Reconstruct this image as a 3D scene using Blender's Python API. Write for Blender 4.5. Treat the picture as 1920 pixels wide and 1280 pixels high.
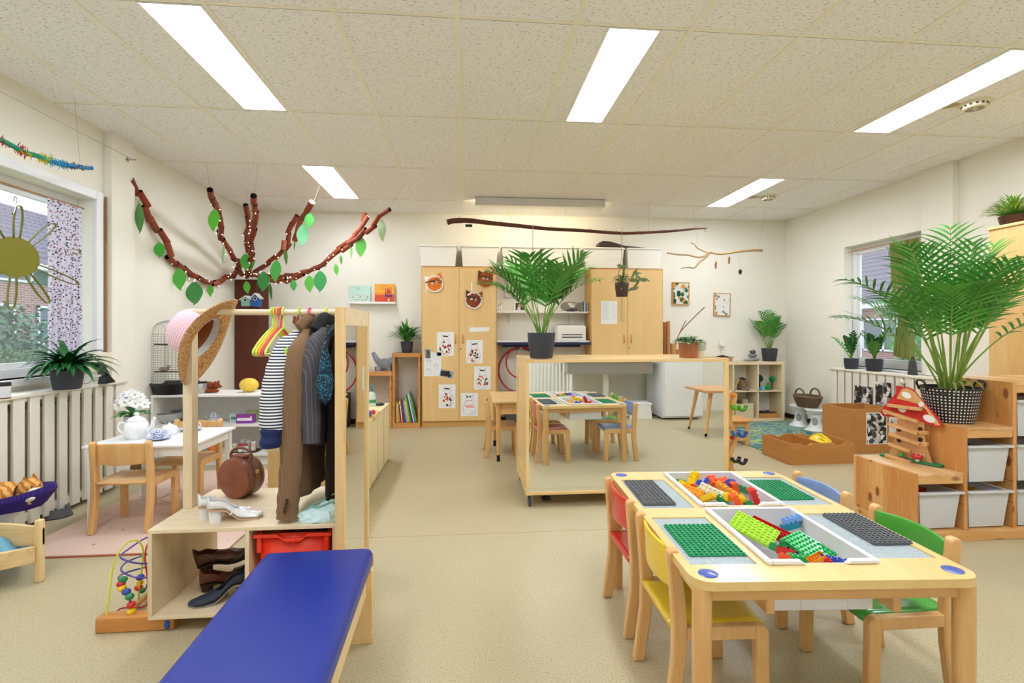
import bpy, math, random
from mathutils import Matrix, Vector, noise
random.seed(7)
for _o in list(bpy.data.objects): bpy.data.objects.remove(_o, do_unlink=True)
SC = bpy.context.scene
COL = SC.collection
PI = math.pi

# ------------------------------------------------------------------ camera
F = 940.0; CX = 960.0; YH = 621.5; TH = 0.0876; HC = 1.2     # focal length and horizon in pixels, yaw, eye height
cam_d = bpy.data.cameras.new('camera'); cam = bpy.data.objects.new('camera', cam_d); COL.objects.link(cam)
cam_d.sensor_width = 36.0; cam_d.lens = 36.0 * F / 1920.0; cam_d.shift_y = -(640.0 - YH) / 1920.0
cam_d.clip_start = 0.02; cam_d.clip_end = 200
cam.location = (0, 0, HC); cam.rotation_euler = (PI / 2, 0, -TH)
SC.camera = cam

# ------------------------------------------------------------------ sky and exposure
W = bpy.data.worlds.new('sky'); SC.world = W; W.use_nodes = True
wn = W.node_tree; bg = wn.nodes['Background']
sky = wn.nodes.new('ShaderNodeTexSky'); sky.sky_type = 'HOSEK_WILKIE'; sky.turbidity = 8.0
sky.sun_direction = (-0.3, -0.5, 0.75)
mixs = wn.nodes.new('ShaderNodeMix'); mixs.data_type = 'RGBA'; mixs.inputs[0].default_value = 0.75
mixs.inputs[7].default_value = (0.80, 0.91, 1.0, 1)
wn.links.new(sky.outputs[0], mixs.inputs[6]); wn.links.new(mixs.outputs[2], bg.inputs[0])
bg.inputs[1].default_value = 1.2
SC.view_settings.view_transform = 'Standard'; SC.view_settings.look = 'None'
SC.view_settings.gamma = 1.0; SC.view_settings.use_curve_mapping = False
SC.view_settings.exposure = 1.28
LAMP_POWER = 12.0

# ------------------------------------------------------------------ measuring helpers (pixel of the 1920x1280 photo -> point of the room)
_c, _s = math.cos(TH), math.sin(TH)
def _ray(px, py):
    xr = (px - CX) / F; zz = -(py - YH) / F
    return Vector((_c * xr + _s, -_s * xr + _c, zz))
def atZ(px, py, z=0.0):
    r = _ray(px, py); return Vector((0, 0, HC)) + r * ((z - HC) / r.z)
def atY(px, py, y):
    r = _ray(px, py); return Vector((0, 0, HC)) + r * (y / r.y)
def atX(px, py, x):
    r = _ray(px, py); return Vector((0, 0, HC)) + r * (x / r.x)

# ------------------------------------------------------------------ materials
def lin(c):
    if isinstance(c, str):
        c = c.lstrip('#'); c = [int(c[i:i + 2], 16) for i in (0, 2, 4)]
    o = []
    for v in c[:3]:
        v = v / 255.0
        o.append(v / 12.92 if v <= 0.04045 else ((v + 0.055) / 1.055) ** 2.4)
    return (o[0], o[1], o[2], 1.0)
_M = {}
def _new(name):
    m = bpy.data.materials.new(name); m.use_nodes = True
    nt = m.node_tree; b = nt.nodes['Principled BSDF']
    return m, nt, b
def N(nt, t, **kw):
    n = nt.nodes.new('ShaderNode' + t)
    for k, v in kw.items(): setattr(n, k, v)
    return n
def _coord(nt, scale=(1, 1, 1), rot=(0, 0, 0), kind='Object'):
    tc = N(nt, 'TexCoord'); mp = N(nt, 'Mapping')
    mp.inputs['Scale'].default_value = scale; mp.inputs['Rotation'].default_value = rot
    nt.links.new(tc.outputs[kind], mp.inputs[0]); return mp.outputs[0]
def _ramp(nt, src, stops):
    r = N(nt, 'ValToRGB'); e = r.color_ramp.elements
    while len(e) < len(stops): e.new(0.5)
    for i, (p, c) in enumerate(stops): e[i].position = p; e[i].color = c
    nt.links.new(src, r.inputs[0]); return r.outputs[0]
def plain(col, rough=0.5, metal=0.0, spec=0.5, coat=0.0, var=0.0, vs=8.0, bump=0.0, bs=60.0, emit=None, es=0.0, trans=0.0, ior=1.45, alpha=1.0, sheen=0.0, sub=0.0):
    key = ('p', str(col), rough, metal, spec, coat, var, vs, bump, bs, str(emit), es, trans, ior, alpha, sheen, sub)
    if key in _M: return _M[key]
    m, nt, b = _new('material'); _M[key] = m
    c = lin(col); b.inputs['Base Color'].default_value = c
    b.inputs['Roughness'].default_value = rough; b.inputs['Metallic'].default_value = metal
    b.inputs['Specular IOR Level'].default_value = spec; b.inputs['Coat Weight'].default_value = coat
    b.inputs['Coat Roughness'].default_value = 0.08
    b.inputs['IOR'].default_value = ior; b.inputs['Transmission Weight'].default_value = trans; b.inputs['Alpha'].default_value = alpha
    b.inputs['Sheen Weight'].default_value = sheen
    if sub: b.inputs['Subsurface Weight'].default_value = sub; b.inputs['Subsurface Scale'].default_value = 0.02
    if var:
        nz = N(nt, 'TexNoise'); nz.inputs['Scale'].default_value = vs; nz.inputs['Detail'].default_value = 4
        nt.links.new(_coord(nt), nz.inputs['Vector'])
        k0 = tuple(x * (1 - var) for x in c[:3]) + (1,); k1 = tuple(min(1, x * (1 + var)) for x in c[:3]) + (1,)
        nt.links.new(_ramp(nt, nz.outputs['Fac'], [(0.3, k0), (0.7, k1)]), b.inputs['Base Color'])
    if bump:
        nz = N(nt, 'TexNoise'); nz.inputs['Scale'].default_value = bs; nz.inputs['Detail'].default_value = 3
        nt.links.new(_coord(nt), nz.inputs['Vector'])
        bp = N(nt, 'Bump'); bp.inputs['Strength'].default_value = bump; bp.inputs['Distance'].default_value = 0.01
        nt.links.new(nz.outputs['Fac'], bp.inputs['Height']); nt.links.new(bp.outputs[0], b.inputs['Normal'])
    if emit is not None:
        b.inputs['Emission Color'].default_value = lin(emit); b.inputs['Emission Strength'].default_value = es
    return m
def wood(c1, c2, axis='z', scale=6.0, rough=0.45, coat=0.0, knots=0.0, ck='8a4a20', planks=0.0, pa=0, amp=1.0):
    """grain running along `axis`; optional knots and glued staves across axis number pa"""
    key = ('w', c1, c2, axis, scale, rough, coat, knots, ck, planks, pa, amp)
    if key in _M: return _M[key]
    m, nt, b = _new('material'); _M[key] = m
    st = {'x': (0.09, 1, 1), 'y': (1, 0.09, 1), 'z': (1, 1, 0.09)}[axis]
    v = _coord(nt, tuple(scale * q for q in st))
    nz = N(nt, 'TexNoise'); nz.inputs['Scale'].default_value = 3.0; nz.inputs['Detail'].default_value = 5; nz.inputs['Distortion'].default_value = 0.6
    nt.links.new(v, nz.inputs['Vector'])
    nf = N(nt, 'TexNoise'); nf.inputs['Scale'].default_value = 22.0; nf.inputs['Detail'].default_value = 2
    nt.links.new(v, nf.inputs['Vector'])
    ad = N(nt, 'Math', operation='MULTIPLY_ADD'); ad.inputs[1].default_value = 0.35
    nt.links.new(nf.outputs['Fac'], ad.inputs[0]); 
    sc = N(nt, 'Math', operation='MULTIPLY'); sc.inputs[1].default_value = 0.65; nt.links.new(nz.outputs['Fac'], sc.inputs[0])
    nt.links.new(sc.outputs[0], ad.inputs[2])
    src = ad.outputs[0]
    if planks:
        tc = N(nt, 'TexCoord'); sp = N(nt, 'SeparateXYZ'); nt.links.new(tc.outputs['Object'], sp.inputs[0])
        q = N(nt, 'Math', operation='MULTIPLY'); q.inputs[1].default_value = 1.0 / planks; nt.links.new(sp.outputs[pa], q.inputs[0])
        fl = N(nt, 'Math', operation='FLOOR'); nt.links.new(q.outputs[0], fl.inputs[0])
        wh = N(nt, 'TexWhiteNoise', noise_dimensions='1D'); nt.links.new(fl.outputs[0], wh.inputs['W'])
        a2 = N(nt, 'Math', operation='MULTIPLY_ADD'); a2.inputs[1].default_value = 0.36; nt.links.new(wh.outputs['Value'], a2.inputs[0])
        a3 = N(nt, 'Math', operation='SUBTRACT'); a3.inputs[1].default_value = 0.18; nt.links.new(src, a3.inputs[0]); nt.links.new(a3.outputs[0], a2.inputs[2])
        src = a2.outputs[0]
    col = _ramp(nt, src, [(0.5 - 0.17 / amp, lin(c2)), (0.5 + 0.15 / amp, lin(c1))])
    if knots:
        vo = N(nt, 'TexVoronoi'); vo.inputs['Scale'].default_value = knots
        s2 = {'x': (0.5, 1, 1), 'y': (1, 0.5, 1), 'z': (1, 1, 0.5)}[axis]
        nt.links.new(_coord(nt, s2), vo.inputs['Vector'])
        fac = _ramp(nt, vo.outputs['Distance'], [(0.13, (1, 1, 1, 1)), (0.21, (0, 0, 0, 1))])
        mx = N(nt, 'Mix', data_type='RGBA'); nt.links.new(fac, mx.inputs[0]); nt.links.new(col, mx.inputs[6]); mx.inputs[7].default_value = lin(ck)
        col = mx.outputs[2]
    nt.links.new(col, b.inputs['Base Color'])
    b.inputs['Roughness'].default_value = rough; b.inputs['Coat Weight'].default_value = coat; b.inputs['Coat Roughness'].default_value = 0.15
    return m
def speck(base, spots, scale=120.0, rough=0.5, bump=0.0, lo=0.45, hi=0.6, var=0.06, vscale=1.5, spec=0.4):
    key = ('s', base, spots, scale, rough, bump, lo, hi, var)
    if key in _M: return _M[key]
    m, nt, b = _new('material'); _M[key] = m
    v = _coord(nt)
    nz = N(nt, 'TexNoise'); nz.inputs['Scale'].default_value = scale; nz.inputs['Detail'].default_value = 3; nz.inputs['Roughness'].default_value = 0.7
    nt.links.new(v, nz.inputs['Vector'])
    col = _ramp(nt, nz.outputs['Fac'], [(lo, lin(base)), (hi, lin(spots))])
    n2 = N(nt, 'TexNoise'); n2.inputs['Scale'].default_value = vscale; n2.inputs['Detail'].default_value = 4; nt.links.new(v, n2.inputs['Vector'])
    f2 = _ramp(nt, n2.outputs['Fac'], [(0.3, (1 - var,) * 3 + (1,)), (0.7, (1, 1, 1, 1))])
    mx = N(nt, 'Mix', data_type='RGBA', blend_type='MULTIPLY'); mx.inputs[0].default_value = 1
    nt.links.new(col, mx.inputs[6]); nt.links.new(f2, mx.inputs[7])
    nt.links.new(mx.outputs[2], b.inputs['Base Color']); b.inputs['Roughness'].default_value = rough; b.inputs['Specular IOR Level'].default_value = spec
    if bump:
        bp = N(nt, 'Bump'); bp.inputs['Strength'].default_value = bump; bp.inputs['Distance'].default_value = 0.004
        nt.links.new(nz.outputs['Fac'], bp.inputs['Height']); nt.links.new(bp.outputs[0], b.inputs['Normal'])
    return m
def stripes(c1, c2, axis='z', period=0.02, duty=0.5, rough=0.8, bump=0.0, c3=None, rot=(0, 0, 0)):
    key = ('st', c1, c2, axis, period, duty, rough, bump, c3, rot)
    if key in _M: return _M[key]
    m, nt, b = _new('material'); _M[key] = m
    sp = N(nt, 'SeparateXYZ'); nt.links.new(_coord(nt, rot=rot), sp.inputs[0])
    q = N(nt, 'Math', operation='MULTIPLY'); q.inputs[1].default_value = 1.0 / period; nt.links.new(sp.outputs['xyz'.index(axis)], q.inputs[0])
    fr = N(nt, 'Math', operation='FRACT'); nt.links.new(q.outputs[0], fr.inputs[0])
    col = _ramp(nt, fr.outputs[0], [(max(0, duty - 0.04), lin(c1)), (min(1, duty + 0.04), lin(c2))])
    nt.links.new(col, b.inputs['Base Color']); b.inputs['Roughness'].default_value = rough
    if bump:
        bp = N(nt, 'Bump'); bp.inputs['Strength'].default_value = bump; bp.inputs['Distance'].default_value = 0.003
        nt.links.new(fr.outputs[0], bp.inputs['Height']); nt.links.new(bp.outputs[0], b.inputs['Normal'])
    return m
def spots(base, cols, scale=40.0, r=0.3, rough=0.8, stretch=(1, 1, 1), seed=0.0):
    """scattered small motifs in several colours on a plain ground"""
    key = ('sp', base, tuple(cols), scale, r, rough, stretch, seed)
    if key in _M: return _M[key]
    m, nt, b = _new('material'); _M[key] = m
    vo = N(nt, 'TexVoronoi'); vo.inputs['Scale'].default_value = scale
    nt.links.new(_coord(nt, stretch), vo.inputs['Vector'])
    sp = N(nt, 'SeparateColor'); nt.links.new(vo.outputs['Color'], sp.inputs[0])
    n = len(cols); r_ = N(nt, 'ValToRGB'); r_.color_ramp.interpolation = 'CONSTANT'; e = r_.color_ramp.elements
    while len(e) < n: e.new(0.5)
    for i, cc in enumerate(cols): e[i].position = i / n; e[i].color = lin(cc)
    nt.links.new(sp.outputs[0], r_.inputs[0])
    fac = _ramp(nt, vo.outputs['Distance'], [(r, (1, 1, 1, 1)), (min(1, r + 0.08), (0, 0, 0, 1))])
    mx = N(nt, 'Mix', data_type='RGBA'); nt.links.new(fac, mx.inputs[0]); mx.inputs[6].default_value = lin(base); nt.links.new(r_.outputs[0], mx.inputs[7])
    nt.links.new(mx.outputs[2], b.inputs['Base Color']); b.inputs['Roughness'].default_value = rough
    return m
def glassy(col='ffffff', alpha=0.25, rough=0.05, trans=0.0):
    """thin clear or milky plastic / glass"""
    return plain(col, rough=rough, alpha=alpha, spec=0.6, trans=trans)

# ------------------------------------------------------------------ mesh builder
class MB:
    def __init__(s, mat=None): s.v = []; s.f = []; s.mi = []; s.mats = []; s.cur = 0; s.T = Matrix.Identity(4); s.use(mat) if mat else None
    def use(s, m):
        if m not in s.mats: s.mats.append(m)
        s.cur = s.mats.index(m); return s
    def add(s, vs, fs, M=None):
        n = len(s.v); A = s.T @ M if M is not None else s.T
        s.v += [tuple(A @ Vector(p)) for p in vs]
        for f in fs: s.f.append(tuple(i + n for i in f)); s.mi.append(s.cur)
        return s
    def bb(s, x0, x1, y0, y1, z0, z1, M=None):
        vs = [(x, y, z) for x in (x0, x1) for y in (y0, y1) for z in (z0, z1)]
        return s.add(vs, [(0, 1, 3, 2), (4, 6, 7, 5), (0, 4, 5, 1), (2, 3, 7, 6), (0, 2, 6, 4), (1, 5, 7, 3)], M)
    def box(s, c, d, M=None, rz=0, R=None):
        A = Matrix.Translation(c) @ (R if R is not None else Matrix.Rotation(rz, 4, 'Z'))
        if M is not None: A = M @ A
        a, b_, c_ = (q / 2 for q in d); return s.bb(-a, a, -b_, b_, -c_, c_, A)
    def prism(s, poly, z0, z1, M=None, cap=True):
        n = len(poly); vs = [(x, y, z0) for x, y in poly] + [(x, y, z1) for x, y in poly]
        fs = [(i, (i + 1) % n, (i + 1) % n + n, i + n) for i in range(n)]
        if cap: fs += [tuple(range(n - 1, -1, -1)), tuple(range(n, 2 * n))]
        return s.add(vs, fs, M)
    def lathe(s, prof, c=(0, 0, 0), n=24, M=None, sx=1, sy=1, cap=True):
        vs = []; fs = []; k = len(prof)
        for r, z in prof:
            for i in range(n): a = 2 * PI * i / n; vs.append((c[0] + r * math.cos(a) * sx, c[1] + r * math.sin(a) * sy, c[2] + z))
        for j in range(k - 1):
            for i in range(n): fs.append((j * n + i, j * n + (i + 1) % n, (j + 1) * n + (i + 1) % n, (j + 1) * n + i))
        if cap:
            if prof[0][0] > 1e-5: fs.append(tuple(range(n - 1, -1, -1)))
            if prof[-1][0] > 1e-5: fs.append(tuple(range((k - 1) * n, k * n)))
        return s.add(vs, fs, M)
    def sph(s, c, r, n=16, M=None, R=None, m=None):
        m = m or max(6, n // 2); r = (r, r, r) if not hasattr(r, '__len__') else r
        vs = [(0, 0, -1)]; fs = []
        for j in range(1, m):
            t = PI * j / m
            for i in range(n): a = 2 * PI * i / n; vs.append((math.sin(t) * math.cos(a), math.sin(t) * math.sin(a), -math.cos(t)))
        vs.append((0, 0, 1)); L = len(vs) - 1
        for i in range(n): fs.append((0, 1 + (i + 1) % n, 1 + i)); fs.append((L, L - n + i, L - n + (i + 1) % n))
        for j in range(m - 2):
            for i in range(n): fs.append((1 + j * n + i, 1 + j * n + (i + 1) % n, 1 + (j + 1) * n + (i + 1) % n, 1 + (j + 1) * n + i))
        A = Matrix.Translation(c) @ (R if R is not None else Matrix.Identity(4)) @ Matrix.Diagonal((r[0], r[1], r[2], 1))
        if M is not None: A = M @ A
        return s.add(vs, fs, A)
    def tube(s, pts, r, n=8, M=None, close=False, flat=1.0):
        P = [Vector(p) for p in pts]; k = len(P); rs = r if hasattr(r, '__len__') else [r] * k
        vs = []; fs = []; up = None
        for j in range(k):
            if close: d = P[(j + 1) % k] - P[(j - 1) % k]
            else: d = P[min(j + 1, k - 1)] - P[max(j - 1, 0)]
            if d.length < 1e-9: d = Vector((0, 0, 1))
            d.normalize()
            if up is None:
                up = Vector((0, 0, 1)) if abs(d.z) < 0.9 else Vector((1, 0, 0))
            x = up.cross(d)
            if x.length < 1e-6: x = Vector((1, 0, 0)).cross(d)
            x.normalize(); y = d.cross(x); up = y
            for i in range(n):
                a = 2 * PI * i / n; vs.append(tuple(P[j] + (x * math.cos(a) + y * math.sin(a) * flat) * rs[j]))
        for j in range(k if close else k - 1):
            q = (j + 1) % k
            for i in range(n): fs.append((j * n + i, j * n + (i + 1) % n, q * n + (i + 1) % n, q * n + i))
        if not close: fs += [tuple(range(n - 1, -1, -1)), tuple(range((k - 1) * n, k * n))]
        return s.add(vs, fs, M)
    def grid(s, fn, nu, nv, M=None, wrap=False):
        vs = [tuple(fn(i / nu, j / nv)) for j in range(nv + 1) for i in range(nu + (0 if wrap else 1))]
        w = nu if wrap else nu + 1
        fs = [(j * w + i, j * w + (i + 1) % w, (j + 1) * w + (i + 1) % w, (j + 1) * w + i) for j in range(nv) for i in range(nu)]
        return s.add(vs, fs, M)
    def blade(s, p, d, up, L, w, droop=0.3, n=4, fold=0.15, tip=0.0):
        """one leaf: strip from p along d, bending down, folded along its midrib"""
        d = Vector(d).normalized(); sd = d.cross(Vector(up))
        if sd.length < 1e-4: sd = d.cross(Vector((1, 0, 0.1)))
        sd.normalize(); nn = sd.cross(d); q = Vector(p); vs = []; fs = []
        for j in range(n + 1):
            t = j / n; ww = w * (math.sin(PI * min(1, (0.08 + 0.92 * t)) ** 0.75)) * 0.5 + tip * 0
            vs += [tuple(q - sd * ww + nn * ww * fold), tuple(q), tuple(q + sd * ww + nn * ww * fold)]
            if j < n:
                q = q + d * (L / n); d = (d + Vector((0, 0, -droop / n))).normalized(); nn = sd.cross(d)
        for j in range(n):
            a = 3 * j; fs += [(a, a + 1, a + 4, a + 3), (a + 1, a + 2, a + 5, a + 4)]
        return s.add(vs, fs)
    def build(s, name, parent=None, bevel=0.0, seg=2, smooth=True, ang=35, solid=0.0, sub=0, label=None, off=0):
        me = bpy.data.meshes.new(name); me.from_pydata(s.v, [], s.f); me.update()
        for m in s.mats: me.materials.append(m)
        me.polygons.foreach_set('material_index', s.mi)
        if smooth:
            me.polygons.foreach_set('use_smooth', [True] * len(me.polygons))
            me.set_sharp_from_angle(angle=math.radians(ang))
        o = bpy.data.objects.new(name, me); COL.objects.link(o)
        if parent is not None: o.parent = parent
        if solid: md = o.modifiers.new('thickness', 'SOLIDIFY'); md.thickness = solid; md.offset = off
        if sub: md = o.modifiers.new('smooth', 'SUBSURF'); md.levels = sub; md.render_levels = sub
        if bevel: md = o.modifiers.new('bevel', 'BEVEL'); md.width = bevel; md.segments = seg; md.limit_method = 'ANGLE'; md.angle_limit = math.radians(30)
        if label: o['label'] = label
        return o
def tag(o, label, cat, group=None, kind=None):
    o['label'] = label; o['category'] = cat
    if group: o['group'] = group
    if kind: o['kind'] = kind
    return o
def thing(name, label, cat, group=None, kind=None, loc=(0, 0, 0), rz=0):
    o = bpy.data.objects.new(name, None); COL.objects.link(o); o.empty_display_size = 0.1
    o.location = loc; o.rotation_euler = (0, 0, rz); return tag(o, label, cat, group, kind)
def struct(o): o['kind'] = 'structure'; return o
def copy_tree(o, parent=None):
    c = o.copy(); COL.objects.link(c)
    if parent is not None: c.parent = parent
    for ch in list(o.children): copy_tree(ch, c)
    return c
def place(o, loc, rz=0, rot=None, sc=None):
    o.location = loc; o.rotation_euler = rot if rot else (0, 0, rz)
    if sc: o.scale = (sc, sc, sc) if not hasattr(sc, '__len__') else sc
    return o
def TRS(loc=(0, 0, 0), rx=0, ry=0, rz=0, s=1.0):
    return Matrix.Translation(loc) @ Matrix.Rotation(rz, 4, 'Z') @ Matrix.Rotation(ry, 4, 'Y') @ Matrix.Rotation(rx, 4, 'X') @ Matrix.Scale(s, 4)
def text_mesh(name, body, size, mat, parent, M, depth=0.0006, align='CENTER'):
    cu = bpy.data.curves.new('t', 'FONT'); cu.body = body; cu.size = size; cu.extrude = depth; cu.align_x = align; cu.align_y = 'CENTER'
    cu.resolution_u = 2
    tmp = bpy.data.objects.new('t', cu); me = bpy.data.meshes.new_from_object(tmp); bpy.data.objects.remove(tmp); bpy.data.curves.remove(cu)
    me.transform(M); me.materials.clear(); me.materials.append(mat); me.name = name
    o = bpy.data.objects.new(name, me); COL.objects.link(o)
    if parent is not None: o.parent = parent
    return o
def settle(o):
    """move a thing built in room coordinates so that its origin sits at the centre of its base"""
    objs = []
    def walk(q):
        objs.append(q)
        for ch in q.children: walk(ch)
    walk(o); ms = [q for q in objs if q.type == 'MESH' and len(q.data.vertices)]
    if not ms: return
    lo = [1e9] * 3; hi = [-1e9] * 3
    for q in ms:
        for v in q.data.vertices:
            for k in range(3): lo[k] = min(lo[k], v.co[k]); hi[k] = max(hi[k], v.co[k])
    b = Vector(((lo[0] + hi[0]) / 2, (lo[1] + hi[1]) / 2, lo[2]))
    for q in ms: q.data.transform(Matrix.Translation(-b))
    o.location = b
def arc(cx, cy, r, a0, a1, n=8):
    return [(cx + r * math.cos(a0 + (a1 - a0) * i / n), cy + r * math.sin(a0 + (a1 - a0) * i / n)) for i in range(n + 1)]
def rrect(x0, x1, y0, y1, r, n=5):
    return arc(x1 - r, y0 + r, r, -PI / 2, 0, n) + arc(x1 - r, y1 - r, r, 0, PI / 2, n) + arc(x0 + r, y1 - r, r, PI / 2, PI, n) + arc(x0 + r, y0 + r, r, PI, 1.5 * PI, n)
YZX = Matrix(((0, 0, 1, 0), (1, 0, 0, 0), (0, 1, 0, 0), (0, 0, 0, 1)))    # local (x,y,z) -> world (z,x,y): outline in the YZ plane, thickness along X
XZY = Matrix(((1, 0, 0, 0), (0, 0, -1, 0), (0, 1, 0, 0), (0, 0, 0, 1)))   # outline in XZ, thickness z -> -Y (towards the camera)

# shared materials
M_WALL = plain('f3f0e4', rough=0.85, var=0.02, vs=2.0, bump=0.03, bs=120)
M_WHITE = plain('f2f1ec', rough=0.45, bump=0.01)
M_BIRCH = wood('efd6a6', 'e3c48c', 'x', 5, 0.4, 0.2)
M_BEECH = wood('e8bb7e', 'dda865', 'z', 7, 0.35, 0.3)
M_BEECHX = wood('e8bb7e', 'dda865', 'x', 7, 0.35, 0.3)
M_BEECHY = wood('e8bb7e', 'dda865', 'y', 7, 0.35, 0.3)
M_DARK = plain('1b1a1c', rough=0.4)
M_BLACK = plain('0c0c0e', rough=0.35)
M_STEEL = plain('b8bcc0', rough=0.25, metal=1.0)
M_POT = plain('3a3d46', rough=0.55, var=0.05)
M_SOIL = plain('2b1d14', rough=0.95, bump=0.6, bs=80, var=0.3)
M_PAPER = plain('f1f3f4', rough=0.8)
# ------------------------------------------------------------------ THE ROOM
XL, XR, YB, YF, ZC = -2.83, 4.46, 6.70, -0.55, 2.76
m_floor = speck('c4b895', '93805a', 150, 0.40, 0.0, 0.50, 0.72, 0.08, 1.2, 0.45)
mb = MB(m_floor); mb.bb(XL - .2, XR + .2, YF - .2, YB + .2, -0.1, 0.0)
mb.use(plain('b09a74', rough=0.6)); mb.bb(XL + .1, XR, 2.98, 2.984, 0.0, 0.0006)
struct(mb.build('floor', smooth=False))
# ceiling: mineral tiles with fissures, laid in a visible grid of bars
def tile_mat():
    m, nt, b = _new('ceiling tile')
    nz = N(nt, 'TexNoise'); nz.inputs['Scale'].default_value = 42; nz.inputs['Detail'].default_value = 2
    nt.links.new(_coord(nt, (1.0, 4.0, 1)), nz.inputs['Vector'])
    col = _ramp(nt, nz.outputs['Fac'], [(0.33, lin('b5b0a6')), (0.39, lin('f8f6f4'))])
    nt.links.new(col, b.inputs['Base Color']); b.inputs['Roughness'].default_value = 0.95
    bp = N(nt, 'Bump'); bp.inputs['Strength'].default_value = 0.25; bp.inputs['Distance'].default_value = 0.004
    nt.links.new(nz.outputs['Fac'], bp.inputs['Height']); nt.links.new(bp.outputs[0], b.inputs['Normal'])
    return m
RX = [-0.0525 + 0.6 * i for i in range(-5, 8)]        # rails running away from the camera
RY = [1.3257 + 1.17 * (j - 1) for j in range(-1, 6)]  # cross bars: -1.01 .. 6.0
RY = [y + 1.17 for y in RY]
RY = [2.496 + 1.17 * j for j in range(-3, 4)]
LAMPS = [(-1.55, -1.275, 2.496), (0.725, 0.985, 2.496), (2.99, 3.27, 2.496), (-1.55, -1.275, 4.836), (2.96, 3.22, 4.836),
         (-1.55, -1.275, 0.156), (0.725, 0.985, 0.156), (2.99, 3.27, 0.156)]
mb = MB(tile_mat()); 
mb.bb(XL - .2, XR + .2, YF - .2, YB + .2, ZC, ZC + 0.1)
struct(mb.build('ceiling', smooth=False))
m_rail = plain('f7f1e0', rough=0.5)
k = 0
for x in RX:
    if XL < x < XR:
        mb = MB(m_rail); mb.bb(x - 0.012, x + 0.012, YF, YB, ZC - 0.004, ZC - 0.0002); k += 1
        struct(mb.build('trim_%d' % k, smooth=False))
for y in RY:
    if YF < y < YB:
        mb = MB(m_rail); mb.bb(XL, XR, y - 0.010, y + 0.010, ZC - 0.0035, ZC - 0.0002); k += 1
        mb.use(plain('5a554a', rough=0.9)); mb.bb(XL, XR, y + 0.0095, y + 0.0115, ZC - 0.0037, ZC - 0.0002)
        struct(mb.build('trim_%d' % k, smooth=False))
for (xa, xb, ya, yb) in ((XL, XL + .022, YF, YB), (XR - .022, XR, YF, YB), (XL, XR, YB - .022, YB)):
    k += 1; mb = MB(m_rail); mb.bb(xa, xb, ya, yb, ZC - 0.005, ZC - 0.0002); struct(mb.build('trim_%d' % k, smooth=False))

# walls with the two window openings cut as four boxes each
LWY0, LWY1, LWZ0, LWZ1 = 1.9, 4.06, 0.90, 2.20
RWY0, RWY1, RWZ0, RWZ1 = 4.56, 5.60, 0.80, 2.20
mb = MB(M_WALL)
mb.bb(XL - .2, XL, YF - .2, LWY0, 0, ZC); mb.bb(XL - .2, XL, LWY1, YB + .2, 0, ZC)
mb.bb(XL - .2, XL, LWY0, LWY1, 0, LWZ0); mb.bb(XL - .2, XL, LWY0, LWY1, LWZ1, ZC)
struct(mb.build('wall_left', smooth=False))
mb = MB(M_WALL)
mb.bb(XR, XR + .2, YF - .2, RWY0, 0, ZC); mb.bb(XR, XR + .2, RWY1, YB + .2, 0, ZC)
mb.bb(XR, XR + .2, RWY0, RWY1, 0, RWZ0); mb.bb(XR, XR + .2, RWY0, RWY1, RWZ1, ZC)
struct(mb.build('wall_right', smooth=False))
mb = MB(M_WALL); mb.bb(XL, XR, YB, YB + .2, 0, ZC); struct(mb.build('wall_back', smooth=False))
mb = MB(M_WALL); mb.bb(XL, XR, YF - .2, YF, 0, ZC); struct(mb.build('wall_front', smooth=False))
# pier on the left wall and shallow pier on the right wall
mb = MB(M_WALL); mb.bb(XL, -2.765, 4.17, 4.44, 0, ZC); struct(mb.build('wall_left_pier', smooth=False, bevel=.004))
mb = MB(M_WALL); mb.bb(4.40, XR, 4.20, 4.52, .78, ZC); mb.bb(4.40, XR, 4.20, 4.236, 0, .78); struct(mb.build('wall_right_pier', smooth=False, bevel=.004))
m_base = plain('3c2c24', rough=0.5)
mb = MB(m_base); mb.bb(XL, XR, YB - .012, YB, 0, .06); struct(mb.build('baseboard_back', smooth=False))
mb = MB(m_base); mb.bb(XR - .012, XR, 4.52, YB, 0, .06); struct(mb.build('baseboard_right', smooth=False))
mb = MB(m_base); mb.bb(XL, XL + .012, 4.44, YB, 0, .06); struct(mb.build('baseboard_left', smooth=False))
# pipe / cable trunking in the far corners
k += 1; mb = MB(M_WALL); mb.tube([(XL + .04, YB - .03, 0), (XL + .04, YB - .03, ZC)], .012, 10); struct(mb.build('trim_%d' % k))
k += 1; mb = MB(plain('8a8478')); mb.bb(XR - .006, XR, 4.548, 4.556, 2.2, ZC - .03); struct(mb.build('trim_%d' % k, smooth=False))

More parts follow.
